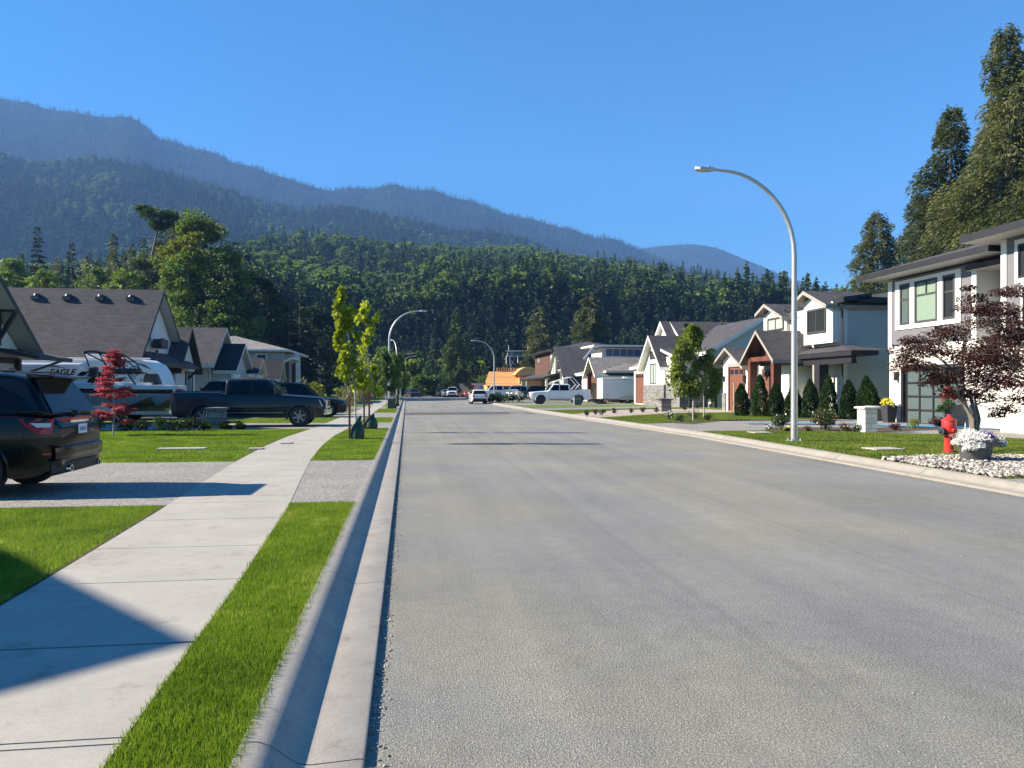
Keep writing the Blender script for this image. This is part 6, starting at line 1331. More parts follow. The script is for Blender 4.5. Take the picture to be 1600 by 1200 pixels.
def boxtrailer(label, loc, rz, L, Wd, H, zb=.45, axles=2, name='cargo_trailer', mat='white', group=None, wr=.34, vnose=.0):
    t = thing(name, label, 'trailer', loc, rz, group); m = MB(); P = [(-L/2, -Wd/2), (L/2-vnose, -Wd/2), (L/2, 0), (L/2-vnose, Wd/2), (-L/2, Wd/2)] if vnose else [(-L/2, -Wd/2), (L/2, -Wd/2), (L/2, Wd/2), (-L/2, Wd/2)]
    m.prism([(x, y, zb) for x, y in P], (0, 0, H-zb)); m.build('body', M[mat], t, bevel=.06, seg=3)
    m = MB(); m.prism([(x*1.004, y*1.006, H-.16) for x, y in P], (0, 0, .10)); m.prism([(x*1.003, y*1.004, zb-.02) for x, y in P], (0, 0, .09)); m.build('trim', M['metal'], t)
    m = MB(); m.box(L/2-.05, L/2+1.2, -.05, .05, zb-.12, zb-.02); m.box(-L/2+.1, L/2, -Wd/2+.1, Wd/2-.1, zb-.14, zb-.03); m.tube([(L/2+1.0, 0, 0), (L/2+1.0, 0, zb+.2)], .035, 6); m.build('frame', M['metal_dk'], t)
    for a in range(axles):
        x = -.35-(a-.5)*.85*(1 if axles > 1 else 0)
        for s_ in (-1, 1): wheel(t, x, s_*(Wd/2+.02-.12), wr, .22, s_, 'rim_br', 5)
    w = .45+.43*(axles); 
    for s_ in (-1, 1):
        m = MB(); P = [(-.35+w*math.cos(a)*.95, s_*(Wd/2), zb-.08+.36*math.sin(a)) for a in np.linspace(0, math.pi, 9)]; m.prism(P, (0, s_*.16, 0)); m.build('fender', M['metal'], t)
        MB().box(-L/2-.02, -L/2+.02, s_*(Wd/2-.2), s_*(Wd/2-.06), zb+.12, zb+.22).build('tail_light', M['lamp_red'], t)
    m = MB()
    for i in range(int(L/.6)): x = -L/2+.3+i*.6; m.box(x-.006, x+.006, -Wd/2-.004, -Wd/2+.001, zb+.08, H-.18)
    m.build('panel_seam', M['metal'], t); MB().cbox((0, 0, H+.06), (.4, .4, .12)).build('roof_vent', M['white'], t, bevel=.03)
    return t
boxtrailer('white enclosed two-axle trailer parked before the house with the clerestory', (21.6, 74.6, DR), math.pi, 5.2, 2.15, 2.5, .42)
boxtrailer('white cube trailer at the far end of the street beside the red barrels', fx(735, 150), .2, 5.2, 2.2, 2.6, .4, 1)
# ---------- travel trailer with a slide-out, lettered EAGLE
M['ink'] = flat('black_lettering', (.02, .02, .022), .4); M['ink_g'] = flat('grey_lettering', (.10, .12, .17), .4); M['ink_blue'] = flat('blue_decal', (.12, .16, .26), .4)
def text(par, s, size, pts, rot, mat, name='lettering', shear=0, off=.0, extr=.004, bold=.0, cx='LEFT', space=1.0):
    cu = bpy.data.curves.new(name, 'FONT'); cu.body = s; cu.size = size; cu.shear = shear; cu.offset = bold; cu.extrude = extr; cu.align_x = cx; cu.space_character = space; cu.materials.append(M[mat])
    o = bpy.data.objects.new(name, cu); COL.objects.link(o); bpy.context.view_layer.update(); me = bpy.data.meshes.new_from_object(o); bpy.data.objects.remove(o); o = bpy.data.objects.new(name, me); COL.objects.link(o); o.location = pts; o.rotation_euler = rot; adopt(o, par); return o
RX0, RX1, RY = -24.5, xy(232, 38.2), 38.2
t = thing('travel_trailer', 'white travel trailer lettered EAGLE parked beside the big-roofed house behind the boat', 'travel trailer', (RX1, RY, LZ))
L_ = RX1-RX0; Htr = 2.86; m = MB(); P = [(-L_, .55), (.55, .55), (.72, 1.15), (.34, 2.3), (.12, 2.62), (-.35, Htr), (-L_, Htr)]
m.prism([(x, 0, z) for x, z in P], (0, 2.4, 0)); m.build('body', M['white'], t, bevel=.08, seg=3, smooth=True)
M['rv_side'] = pm('pale_grey_fibreglass', (.62, .63, .64), .4, .04, 1)
sx1 = xy(131, RY-.5)-RX1; m = MB(); m.box(-L_+.6, sx1, -.55, .05, .75, 2.66); m.build('slide_out', M['rv_side'], t, bevel=.16, seg=4, smooth=True)
m = MB(); m.box(-L_+.2, .1, -.03, .03, Htr-.02, Htr+.06); m.cbox((sx1+.1, .7, Htr+.12), (.7, .7, .24)); m.cbox((-2.2, 1.2, Htr+.08), (.5, .5, .2)); m.build('roof_trim', M['white'], t, bevel=.03)
for px_, z0_, z1_, w_ in ((150, 1.8, 2.25, 1.0), (195, 2.15, 2.42, 1.5)): x_ = xy(px_, RY)-RX1; MB().box(x_-w_/2, x_+w_/2, -.03, -.01, z0_, z1_).build('window', M['glass'], t, bevel=.03)
tx = xy(77, RY-.5)-RX1; text(t, 'EAGLE', .38, (tx, -.562, 2.10), (R(90), 0, 0), 'ink', shear=.35, bold=.012)
m = MB(); m.prism([(tx-.35, -.56, 2.50), (tx+.3, -.56, 2.53), (tx+.75, -.56, 2.40), (tx+.3, -.56, 2.46)], (0, -.006, 0)); m.prism([(tx+.7, -.56, 2.05), (tx+1.7, -.56, 2.02), (tx+1.6, -.56, 1.98)], (0, -.006, 0)); m.build('decal', M['ink_g'], t)
ex = xy(219, RY)-RX1; text(t, 'EAGLE', .17, (ex, -.012, 1.82), (R(90), 0, 0), 'ink_blue', shear=.3, bold=.006)
m = MB(); P = [(ex-.42, 2.75), (ex+.2, 2.62), (ex+.55, 2.35), (ex+.1, 2.52)]; m.prism([(x, -.001, z) for x, z in P], (0, -.007, 0)); m.prism([(x, -.001, z) for x, z in [(-2.6, 1.92), (-1.2, 1.78), (-2.5, 1.84)]], (0, -.007, 0)); m.build('decal', M['ink_blue'], t)
m = MB(); n_ = 16
for r_, a0 in ((.26, .3), (.17, 2.0)):
    for i in range(11): a = a0+i*.42; m.beam((ex-.25+r_*math.cos(a), -.006, 2.24+r_*math.sin(a)*1.1), (ex-.25+r_*math.cos(a+.42), -.006, 2.24+r_*math.sin(a+.42)*1.1), .05, .012, up=(0, 1, 0))
m.build('decal', M['ink_blue'], t)
m = MB(); m.tube([(.6, 1.2, .35), (1.7, 1.2, .35)], .06, 6); m.tube([(1.5, 1.2, 0), (1.5, 1.2, .7)], .04, 6); m.build('frame', M['metal_dk'], t)
for x_ in (-L_*.55, -L_*.55-.95): wheel(t, x_, .14, .36, .24, -1, 'rim_br', 5); wheel(t, x_, 2.26, .36, .24, 1, 'rim_br', 5)
# ---------- boat on its trailer (stern towards the street)
BX, BY = xy(281, 35.1), 35.1
b = thing('motor_boat', 'white and silver motor boat with black stripe and black tower, sitting on a trailer', 'boat', (BX, BY, LZ))
L_ = 6.7; st = [(0, .62, 1.02, .60), (-.5, .52, 1.10, .60), (-2.5, .50, 1.14, .60), (-4.2, .52, 1.05, .62), (-5.4, .60, .72, .74), (-6.2, .78, .36, .92), (-6.7, 1.05, .03, 1.15)]
def hull(z, i, k): return 0
m = MB(); V = []; F = []; mi = []
for x, zk, hw, zc in st:
    gun = 1.60+.12*(-x/L_)**2
    V += [(x, 0, zk), (x, -hw*.82, zc+.16), (x, -hw*.96, lerp(zc+.16, gun, .45)), (x, -hw*.99, lerp(zc+.16, gun, .60)), (x, -hw, gun-.16), (x, -hw, gun), (x, -hw*.9, gun+.02), (x, 0, gun-.02)]
n = 8; ns = len(st)
V2_ = [(p[0], -p[1], p[2]) for p in V]; cols_ = [0, 0, 1, 1, 2, 2, 2]; cols_ = [1, 1, 1, 3, 2, 2, 2]
for W_, fl in ((V, 0), (V2_, 1)):
    F = []; 
    for i in range(ns-1):
        for j in range(n-1):
            q = (i*n+j, (i+1)*n+j, (i+1)*n+j+1, i*n+j+1); m.f.append(tuple(len(m.v)+a for a in q)); m.m.append(cols_[j])
    m.f.append(tuple(len(m.v)+a for a in range(n))); m.m.append(2); m.v += W_
M['hull_silver'] = paint('silver_hull', (.36, .38, .37), .2, .35); M['hull_black'] = paint('black_hull_stripe', (.012, .012, .014)); M['gel'] = paint('white_gelcoat', (.72, .74, .76))
m.build('hull', [M['hull_black'], M['hull_silver'], M['gel'], M['hull_black']], b, smooth=True, ang=50)
m = MB(); m.prism([(-.9, -1.0, .62), (-.1, -1.06, 1.05), (-.12, -1.05, .66)], (0, -.04, 0)); m.prism([(-2.1, -.98, .70), (-.95, -1.02, 1.12), (-.75, -1.0, .72)], (0, -.06, 0)); m.build('hull_graphic', M['hull_black'], b)
m = MB(); m.prism([(-1.0, -.9, 1.62), (-5.2, -.75, 1.66), (-5.6, 0, 1.72), (-5.2, .75, 1.66), (-1.0, .9, 1.62)], (0, 0, .10)); m.prism([(-4.6, -.7, 1.7), (-3.3, -.85, 1.7), (-3.6, -.75, 2.2)], (0, .03, 0)); m.build('deck', M['gel'], b, bevel=.04)
m = MB()
for s_ in (-1, 1): m.prism([(-4.7, s_*.55, 1.74), (-3.2, s_*.95, 1.72), (-3.35, s_*.88, 2.18), (-4.1, s_*.6, 2.2)], (0, -s_*.02, 0))
m.prism([(-4.72, -.55, 1.74), (-4.72, .55, 1.74), (-4.12, .55, 2.2), (-4.12, -.55, 2.2)], (.02, 0, 0)); m.build('windscreen', M['glass_car'], b)
m = MB()
for s_ in (-1, 1):
    y_ = s_*.98
    m.tube([(-3.95, y_, 1.68), (-4.05, y_*.98, 2.2), (-4.35, y_*.9, 2.75), (-4.55, y_*.8, 3.02), (-4.1, y_*.78, 3.06), (-3.0, y_*.8, 2.95), (-2.3, y_*.9, 2.65), (-1.7, y_, 1.95), (-1.35, y_*1.02, 1.66)], .04, 7)
    m.tube([(-4.5, y_*.8, 3.0), (-3.3, y_*.9, 2.6), (-2.6, y_, 1.95)], .032, 6); m.tube([(-3.2, y_*.8, 2.98), (-2.2, y_*.95, 2.3), (-1.5, y_, 2.1)], .028, 6)
for x_, z_ in ((-4.5, 3.02), (-3.0, 2.95), (-2.35, 2.66)): m.tube([(x_, -.8, z_), (x_, .8, z_)], .03, 6)
m.v = [(v[0]*.72-.65, v[1], v[2]) for v in m.v]; m.build('tower', M['black'], b, smooth=True)
m = MB(); m.cbox((-3.45, -.95, 2.15), (.36, .3, .46)); m.build('speaker', M['plastic'], b, bevel=.05); m = MB(); m.cbox((-2.9, -.9, 2.2), (.26, .3, .3)); m.build('speaker', M['plastic'], b, bevel=.05)
m = MB(); m.prism([(-1.55, -.55, 1.65), (-.75, -.55, 1.65), (-.95, -.55, 2.12), (-1.45, -.55, 2.12)], (0, .55, 0)); m.build('seat', M['plastic'], b, bevel=.06)
m = MB(); m.lathe([(.30, -.22), (.36, -.1), (.36, .1), (.28, .22)], (.10, -.35, 1.12), 18, 0, 'y'); m.build('propeller_cover', M['lamp_red'], b, smooth=True); m = MB(); m.lathe([(.20, -.26), (.24, -.14), (.24, -.1)], (-.16, -.42, 1.05), 14, 0, 'y'); m.build('float', M['gel'], b, smooth=True)
m = MB(); m.box(-.1, .55, -.95, .95, 1.18, 1.24); m.build('swim_platform', M['gel'], b, bevel=.02); m = MB(); m.prism([(0, -.1, .65), (.35, -.1, .75), (.42, -.1, 1.15), (0, -.1, 1.1)], (0, .3, 0)); m.tube([(.3, .05, .35), (.3, .05, 1.0)], .07, 7); m.build('outdrive', M['metal_dk'], b)
bt = thing('boat_trailer', 'grey metal trailer carrying the motor boat', 'trailer', (BX, BY, LZ)); m = MB(); b.scale = bt.scale = (.92, 1, 1)
for s_ in (-1, 1): m.box(-6.6, .25, s_*.82-.05, s_*.82+.05, .38, .52); m.beam((-6.5, s_*.8, .45), (-8.0, 0, .45), .1, .1)
for x_ in (-.3, -2.2, -4.5): m.box(x_-.05, x_+.05, -.85, .85, .38, .48)
m.tube([(-7.6, 0, .0), (-7.6, 0, .9)], .04, 6); m.build('frame', M['metal'], bt)
for s_ in (-1, 1):
    for x_ in (-2.4, -3.3): wheel(bt, x_, s_*1.02, .33, .2, s_, 'rim', 5)
    m = MB(); P = [(-2.85+.95*math.cos(a), s_*.92, .42+.36*math.sin(a)) for a in np.linspace(0, math.pi, 9)]; m.prism(P, (0, s_*.22, 0)); m.build('fender', M['metal'], bt)
    m = MB(); m.beam((.1, s_*.75, .45), (-.25, s_*.98, 1.05), .06, .1); m.beam((-.25, s_*.98, 1.0), (.2, s_*.95, .55), .05, .2); m.build('guide', M['metal'], bt); MB().box(.24, .28, s_*.70, s_*.88, .42, .52).build('tail_light', M['lamp_red'], bt)
# ================================================================ street furniture
def street_lamp(label, loc, dirx=-1, rz=0.0, H=7.45, group='street lamps along the road'):
    t = thing('street_lamp', label, 'street lamp', loc, rz, group); m = MB()
    P = [(0, 0, .05), (0, 0, 2.6), (0, 0, H-2.3)]; R_ = [.098, .085, .072]
    for a in np.linspace(0, math.pi/2, 13)[1:]: P.append((dirx*2.15*(1-math.cos(a)), 0, H-2.3+2.25*math.sin(a))); R_.append(lerp(.07, .042, a/1.57))
    P.append((dirx*2.35, 0, H-.035)); R_.append(.036); m.tube(P, R_, 8); m.build('pole', M['metal'], t, smooth=True, ang=50)
    m = MB(); m.box(-.17, .17, -.17, .17, 0, .035)
    for a in (-.12, .12):
        for b in (-.12, .12): m.lathe([(.022, .03), (.022, .09)], (a, b, 0), 6)
    m.build('base_plate', M['metal'], t)
    m = MB(); x0, x1 = dirx*2.30, dirx*2.86; m.prism([(x0, -.05, H-.07), (lerp(x0, x1, .25), -.13, H-.09), (lerp(x0, x1, .8), -.13, H-.09), (x1, -.03, H-.06), (x1, .03, H-.06), (lerp(x0, x1, .8), .13, H-.09), (lerp(x0, x1, .25), .13, H-.09), (x0, .05, H-.07)], (0, 0, .085)); m.cbox((lerp(x0, x1, .3), 0, H+.03), (.07, .07, .07))
    m.build('luminaire', M['metal'], t, bevel=.015); return t
p = G(1241, 690, RZ); street_lamp('nearest and tallest-looking curved steel street lamp, in the right lawn by the rose bed', (p.x, p.y, RZ))
p = camw(608, 58.5, LZ); street_lamp('curved steel street lamp left of the road beside the grey utility box', (p.x, p.y, LZ), 1)
p = camw(626, 135, 0); street_lamp('far curved street lamp left of the road, just right of the young green trees', (p.x, p.y, GZ), 1)
p = camw(620, 92, LZ); street_lamp('street lamp seen small above the young trees with its arm turned away', (p.x, p.y, LZ), 1, R(105))
p = camw(772, 96, RZ); street_lamp('curved street lamp right of the road behind the white hatchback', (p.x, p.y, RZ))
p = camw(711, 215, GZ); street_lamp('farthest street lamp, a thin pole in front of the lone tall fir', (p.x, p.y, GZ))
# ---------- young street trees
M['bag'] = pm('green_watering_bag', (.008, .050, .032), .55, .2, 6); M['stake'] = pm('stained_stake', (.26, .085, .045), .8, .25, 8); M['stake_raw'] = pm('raw_wood_stake', (.50, .40, .27), .8, .15, 8); M['blackpost'] = flat('black_bag', (.02, .02, .022), .6)
def sapling(label, base, ctrl, H, clumps, seed, mat='leaf_lime', n=1800, leaf=.085, name='young_tree', r0=.032, twig=.30, cat='tree', group=None):
    rs = np.random.default_rng(seed); t = thing(name, label, cat, base, 0, group); m = MB()
    pth = [Vector(c) for c in ctrl]; zs = [c[2] for c in ctrl]
    at = lambda z: Vector((np.interp(z, zs, [c[0] for c in ctrl]), np.interp(z, zs, [c[1] for c in ctrl]), z))
    m.tube([at(z) for z in np.linspace(zs[0], zs[-1], 10)], [lerp(r0, .006, i/9) for i in range(10)], 8); C, D = [], []
    tot = sum(c[3] for c in clumps)
    for dx, z, r, w in clumps:
        a = rs.uniform(0, 6.28); c = at(z)+Vector((dx, rs.normal(0, .5)*abs(r)*.8, 0)); b = at(max(.6, z-twig-abs(dx)*.6)); m.tube([b, b.lerp(c, .6)+Vector((0, 0, .05)), c+Vector((0, 0, r*.5))], [.009, .006, .003], 5)
        k = max(8, int(n*w/tot)); q = nrm(rs.normal(size=(k, 3)))*(rs.uniform(.05, 1, (k, 1))**.5)*np.array([r, r, r*1.15]); C.append(q+np.array(c)); D.append(q*2+rs.normal(0, .6, (k, 3))*r+np.array([0, 0, -r]))
    m.build('trunk', M['bark_pale'], t, smooth=True); C = np.concatenate(C); V, F = cards(C, np.concatenate(D), leaf, .85, rs, .4); npmesh('crown', V, F, M[mat], t); return t
def autoclumps(n, z0, z1, wid, rs, r=(.14, .26), skew=0):
    out = []
    for i in range(n):
        f = (i+rs.uniform(0, 1))/n; w = wid(f); out.append((rs.uniform(-1, 1)*w+skew*w, lerp(z0, z1, f), rs.uniform(*r)*(1-.3*f), rs.uniform(.6, 1.3)))
    return out
rs = np.random.default_rng(21)
p1 = G(556, 687, LZ); C1 = autoclumps(30, 1.55, 4.35, lambda f: .42*(1-f)**.6*(.6+.6*abs(math.sin(f*9)))+.03, rs, (.13, .24), .05)
t1 = sapling('taller lime-green young tree with a stake and green watering bag, nearest on the left verge', tuple(p1), [(0, 0, -.05), (-.02, 0, 1.4), (-.22, 0, 3.0), (-.46, 0, 4.5)], 4.5, C1, 31, n=1700, leaf=.115)
p2 = G(578, 671, LZ); C2 = autoclumps(12, 1.2, 2.35, lambda f: .42, rs, (.15, .26))+autoclumps(12, 2.9, 4.5, lambda f: .22+.1*math.sin(f*8), rs, (.13, .22))+[(.33, 4.05, .2, 1), (-.3, 4.0, .2, 1), (-.05, 4.5, .16, .7)]
t2 = sapling('second lime-green young tree with stakes and green watering bag, shorter crown split in two', tuple(p2), [(0, 0, -.05), (-.06, 0, 2), (-.08, 0, 3.4), (-.14, 0, 4.6)], 4.6, C2, 32, n=1400, leaf=.12)
for (p_, dx, ln, lb) in ((p1, -.17, 1.28, 'rust-brown stake beside the nearest young tree on the left verge'), (p2, -.2, 1.35, 'rust-brown stake left of the second young tree'), (p2, -.02, 1.35, 'rust-brown stake against the trunk of the second young tree')):
    q = thing('stake', lb, 'tree stake', (p_.x+dx, p_.y-.12, LZ)); m = MB(); m.box(-.03, .03, -.03, .03, -.1, ln); m.build('post', M['stake'], q, bevel=.005); m = MB(); m.tube([(0, 0, ln-.12), (-dx*.6, .1, ln-.14), (-dx, .14, ln-.1)], .009, 5); m.build('tie', M['blackpost'], q)
for p_, r_, hh, lb in ((p1, .19, .60, 'dark green watering bag around the nearest young tree'), (p2, .22, .50, 'dark green watering bag around the second young tree')):
    q = thing('watering_bag', lb, 'watering bag', (p_.x+.05, p_.y, LZ)); m = MB(); prof = [(r_*1.02, 0), (r_*1.08, hh*.2), (r_*1.0, hh*.5), (r_*.72, hh*.8), (r_*.38, hh*.96), (.06, hh*1.02)]; n0 = len(m.v); m.lathe(prof, (0, 0, 0), 18)
    rr = np.random.default_rng(3); m.v = [(v[0]*(1+rr.uniform(-.09, .09)), v[1]*(1+rr.uniform(-.09, .09)), v[2]+(rr.uniform(-.02, .02) if v[2] > .01 else 0)) for v in m.v]; m.build('body', M['bag'], q, smooth=True, ang=80)
    m = MB(); m.prism([(.02, -.02, hh*.98), (.12, -.02, hh*.94), (.10, -.02, hh*1.18), (.04, -.02, hh*1.14)], (0, .03, 0)); m.build('strap', M['bag'], q)
for i, (px, d, top, lb) in enumerate([(603, 55, 545, 'darker green young tree left of the left-hand street lamp'), (616, 64, 552, 'darker green young tree just right of the left-hand street lamp'), (625, 78, 549, 'third darker green young tree of the verge, behind the other two')]):
    b = camw(px, d, LZ); H = EYE+(HY-top)/FPX*d-LZ; rs2 = np.random.default_rng(50+i)
    sapling(lb, tuple(b), [(0, 0, -.05), (.02, 0, H*.5), (0, 0, H)], H, autoclumps(26, H*.32, H*.95, lambda f: .62*(1-f)**.5+.05, rs2, (.22, .36)), 60+i, mat='leaf_mid', n=1800, leaf=.17)
b = camw(610.5, 56.0, LZ); q = thing('utility_box', 'grey utility box at the foot of the left-hand street lamp', 'utility box', tuple(b)); MB().box(-.22, .22, -.25, .25, 0, .72).build('body', M['metal_dk'], q, bevel=.02); MB().box(-.24, .24, -.27, .27, .72, .78).build('lid', M['metal'], q, bevel=.01)
for px, d, hh, lb in ((615.5, 57, .8, 'black bag-wrapped stake just right of the grey utility box'), (620.5, 64, .95, 'black wrapped stake farther up the left verge')):
    b = camw(px, d, LZ); q = thing('wrapped_stake', lb, 'wrapped stake', tuple(b)); m = MB(); m.lathe([(.16, 0), (.2, .12), (.1, hh*.5), (.14, hh*.8), (.05, hh)], (0, 0, 0), 9); m.build('bag', M['blackpost'], q, smooth=True); m = MB(); m.box(-.02, .02, -.02, .02, 0, hh+.3); m.build('post', M['stake'], q)
# ---------- small red maple
def redmaple():
    b = G(177, 681, LZ); t = thing('red_maple', 'slim young maple with bright red leaves on the left lawn in front of the boat', 'tree', tuple(b)); rs = np.random.default_rng(77); m = MB(); H = 2.72; C, D = [], []
    m.tube([(0, 0, -.05), (.01, 0, .9), (-.02, 0, 1.8), (.03, 0, H)], [.026, .02, .013, .004], 7)
    for i in range(54):
        f = rs.uniform(0, 1); z = lerp(.38, H-.05, f); L = .68*(1-f)**.62*rs.uniform(.55, 1.05)+.05; a = rs.uniform(0, 6.28); e = Vector((L*math.cos(a), L*math.sin(a), z+L*.12))
        m.tube([(0, 0, z-L*.25), tuple(Vector((0, 0, z-L*.1)).lerp(e, .6)), tuple(e)], [.008, .006, .002], 5); k = int(140*L/.5)+34; u = rs.uniform(.15, 1, k)**.8
        q = np.outer(u, [L*math.cos(a), L*math.sin(a), L*.22])+np.array([0, 0, z-L*.1])+rs.normal(0, 1, (k, 3))*np.array([.075, .075, .022]); C.append(q); D.append(np.column_stack([np.cos(a)+rs.normal(0, .7, k), np.sin(a)+rs.normal(0, .7, k), rs.normal(-.25, .25, k)]))
    m.build('trunk', M['bark_pale'], t, smooth=True); V, F = cards(np.concatenate(C), np.concatenate(D), .095, .4, rs, .9); npmesh('crown', V, F, M['leaf_red'], t)
redmaple()
# ---------- plum maple at the right edge
def plum():
    b = G(1521, 705, RZ); t = thing('plum_maple', 'wide dark plum-coloured maple behind the grey flower planter at the right edge', 'tree', tuple(b)); rs = np.random.default_rng(88); m = MB(); C, D, tips = [], [], []
    ends = []
    for a, ln, r, top in ((-.5, .5, .045, -1), (.6, .6, .04, 1), (.1, .55, .05, 0), (-.15, .5, .035, .4)):
        p0 = Vector((rs.normal(0, .03), rs.normal(0, .05), -.05)); p1_ = Vector((a*.18, rs.normal(0, .1), .75)); p2_ = Vector((a*.55, rs.normal(0, .25), 1.25)); p3_ = Vector((a*1.2, rs.normal(0, .4), 1.85)); m.tube([p0, p1_, p2_, p3_], [r*1.25, r, r*.7, r*.4], 7); ends += [p2_, p3_, p1_.lerp(p2_, .7)]
    m.tube([(0, 0, -.05), (0, 0, .45)], [.085, .07], 8)
    pads = []
    k_ = FPX/17.6; X0 = 1521; Zp = lambda py: EYE+(HY-py)/k_-RZ
    for px, py, r in ((1425, 545, .42), (1455, 540, .5), (1480, 555, .45), (1440, 568, .38), (1415, 572, .3), (1500, 520, .5), (1535, 500, .48), (1565, 520, .55), (1595, 530, .55), (1520, 548, .6), (1560, 560, .6), (1600, 565, .55), (1545, 480, .35), (1575, 478, .38), (1600, 490, .45), (1490, 585, .45), (1530, 590, .5), (1570, 595, .5), (1510, 612, .35), (1545, 618, .38), (1585, 622, .35), (1470, 595, .32), (1505, 480, .28), (1525, 462, .26), (1555, 455, .22), (1598, 450, .3), (1590, 640, .25), (1450, 585, .28), (1630, 520, .6), (1625, 580, .5), (1400, 560, .2), (1412, 530, .22), (1580, 650, .16), (1505, 448, .15), (1475, 515, .3)):
        pads.append((Vector(((px-X0)/k_, rs.uniform(-.75, .75)*(1 if r > .3 else .5), Zp(py))), r))
    for c, r in pads:
        e = min(ends, key=lambda q: (q-c).length+ (2 if q.z > c.z+.1 else 0)); mid = e.lerp(c, .5)+Vector((0, 0, .06)); m.tube([e, mid, c], [.016, .010, .004], 5); n = int(960*r*r*4.2)+70
        for j in range(int(5+r*10)): a = rs.uniform(0, 6.28); m.tube([c, c+Vector((math.cos(a)*r*.9, math.sin(a)*r*.9, rs.uniform(-.1, .06)))], [.005, .002], 4)
        q = nrm(rs.normal(size=(n, 3)))*(rs.uniform(0, 1, (n, 1))**.42)*np.array([r*1.4, r*1.4, r*.50]); q[:, 2] -= (q[:, 0]**2+q[:, 1]**2)*.22; C.append(q+np.array(c)); D.append(np.column_stack([q[:, 0]*2+rs.normal(0, .5, n), q[:, 1]*2+rs.normal(0, .5, n), rs.normal(-.35, .35, n)]))
    m.build('trunk', M['bark_cedar'], t, smooth=True); C = np.concatenate(C); V, F = cards(C, np.concatenate(D), .075, .36, rs, .8)
    lo = (C[:, 2] < Zp(578)+rs.normal(0, .12, len(C))) & (C[:, 0] > -.7); npmesh('crown', V, F, [M['leaf_plum'], M['leaf_red2']], t, mi=lo.astype(int))
M['leaf_red2'] = foliage('wine_red_leaves', (.07, .012, .016), (.19, .035, .045), 1.8, .3, hi=(.26, .07, .08))
plum()
# ---------- hydrant
M['hyd'] = pm('hydrant_red', (.62, .035, .030), .38, .1, 5, coat=.4); p = G(1483, 708, RZ); t = thing('fire_hydrant', 'red fire hydrant on the edge of the river rock bed', 'fire hydrant', tuple(p)); m = MB()
m.lathe([(.135, 0), (.135, .035), (.115, .04), (.115, .07), (.098, .08), (.100, .40), (.118, .46), (.150, .56), (.155, .70), (.150, .725), (.162, .73), (.162, .755), (.13, .765), (.07, .81), (.045, .83), (.045, .875), (.02, .88)], (0, 0, 0), 24); m.build('barrel', M['hyd'], t, smooth=True, ang=40)
m = MB(); m.lathe([(.075, -.02), (.085, -.16), (.095, -.165), (.095, -.20), (.05, -.205), (.03, -.235)], (0, 0, .50), 14, 0, 'x'); m.build('side_cap', M['plastic'], t, smooth=True, ang=40)
for s_ in (-1, 1): m = MB(); m.lathe([(.045, s_*.10), (.05, s_*.17), (.058, s_*.172), (.055, s_*.20), (.02, s_*.21)], (0, 0, .52), 12, 0, 'y'); m.build('side_outlet', M['hyd'], t, smooth=True, ang=40)
m = MB()
for i in range(8): a = i*math.pi/4; m.lathe([(.012, .035), (.012, .06)], (.125*math.cos(a), .125*math.sin(a), 0), 6)
m.build('bolt_ring', M['metal_dk'], t)
# ---------- flowers and bushes
def flowers(name, label, cat, loc, lumps, seed, mats, n, size, asp=.9, sub=None, under=None):
    """lumps: (dx, dy, dz, rx, rz, material index)"""
    rs = np.random.default_rng(seed); par = sub or thing(name, label, cat, loc); C, D, mi = [], [], []
    for dx, dy, dz, rx, rz_, k in lumps:
        q = nrm(rs.normal(size=(n, 3))); q[:, 2] = np.abs(q[:, 2])*1.0-(rs.uniform(0, .5, n)); q = q*(rs.uniform(.45, 1.05, (n, 1)))*np.array([rx, rx, rz_]); C.append(q+np.array([dx, dy, dz])); D.append(rs.normal(size=(n, 3))); mi.append(np.full(n, k) if not isinstance(k, tuple) else np.where(rs.uniform(0, 1, n) < k[2], k[1], k[0]))
    V, F = cards(np.concatenate(C), np.concatenate(D), size, asp, rs, .5); npmesh('foliage' if not sub else 'flowers', V, F, [M[q] for q in mats], par, mi=np.concatenate(mi))
    if not sub and under:
        m = MB()
        for j in range(9): a = j*.7; m.tube([(0, 0, -.03), (math.cos(a)*under*.5, math.sin(a)*under*.5, under*.9)], [.012, .004], 5)
        m.build('stem', M['bark'], par)
    return par
M['fl_white'] = flat('white_petals', (.80, .80, .76), .6); M['fl_purple'] = flat('purple_petals', (.085, .035, .24), .6); M['fl_yellow'] = flat('yellow_petals', (.72, .66, .03), .6); M['fl_pink'] = flat('pink_petals', (.60, .22, .25), .6); M['fl_red'] = flat('red_orange_leaves', (.32, .055, .03), .6); M['pot'] = pm('grey_pot', (.115, .118, .125), .6, .06, 2); M['pot_dk'] = pm('charcoal_pot', (.035, .035, .042), .5, .1, 2)
p = G(1524, 722, RZ); t = thing('flower_planter', 'big round tapered grey planter overflowing with white and purple flowers', 'planter', tuple(p)); m = MB()
m.lathe([(.235, 0), (.25, .01), (.335, .43), (.345, .45), (.345, .475), (.315, .475), (.30, .42)], (0, 0, 0), 32, cap=False); m.lathe([(.23, 0.005), (.0, 0.004)], (0, 0, 0), 32, cap=False); m.lathe([(.31, .41), (0, .42)], (0, 0, 0), 32, cap=False); m.build('pot', M['pot'], t, smooth=True, ang=50)
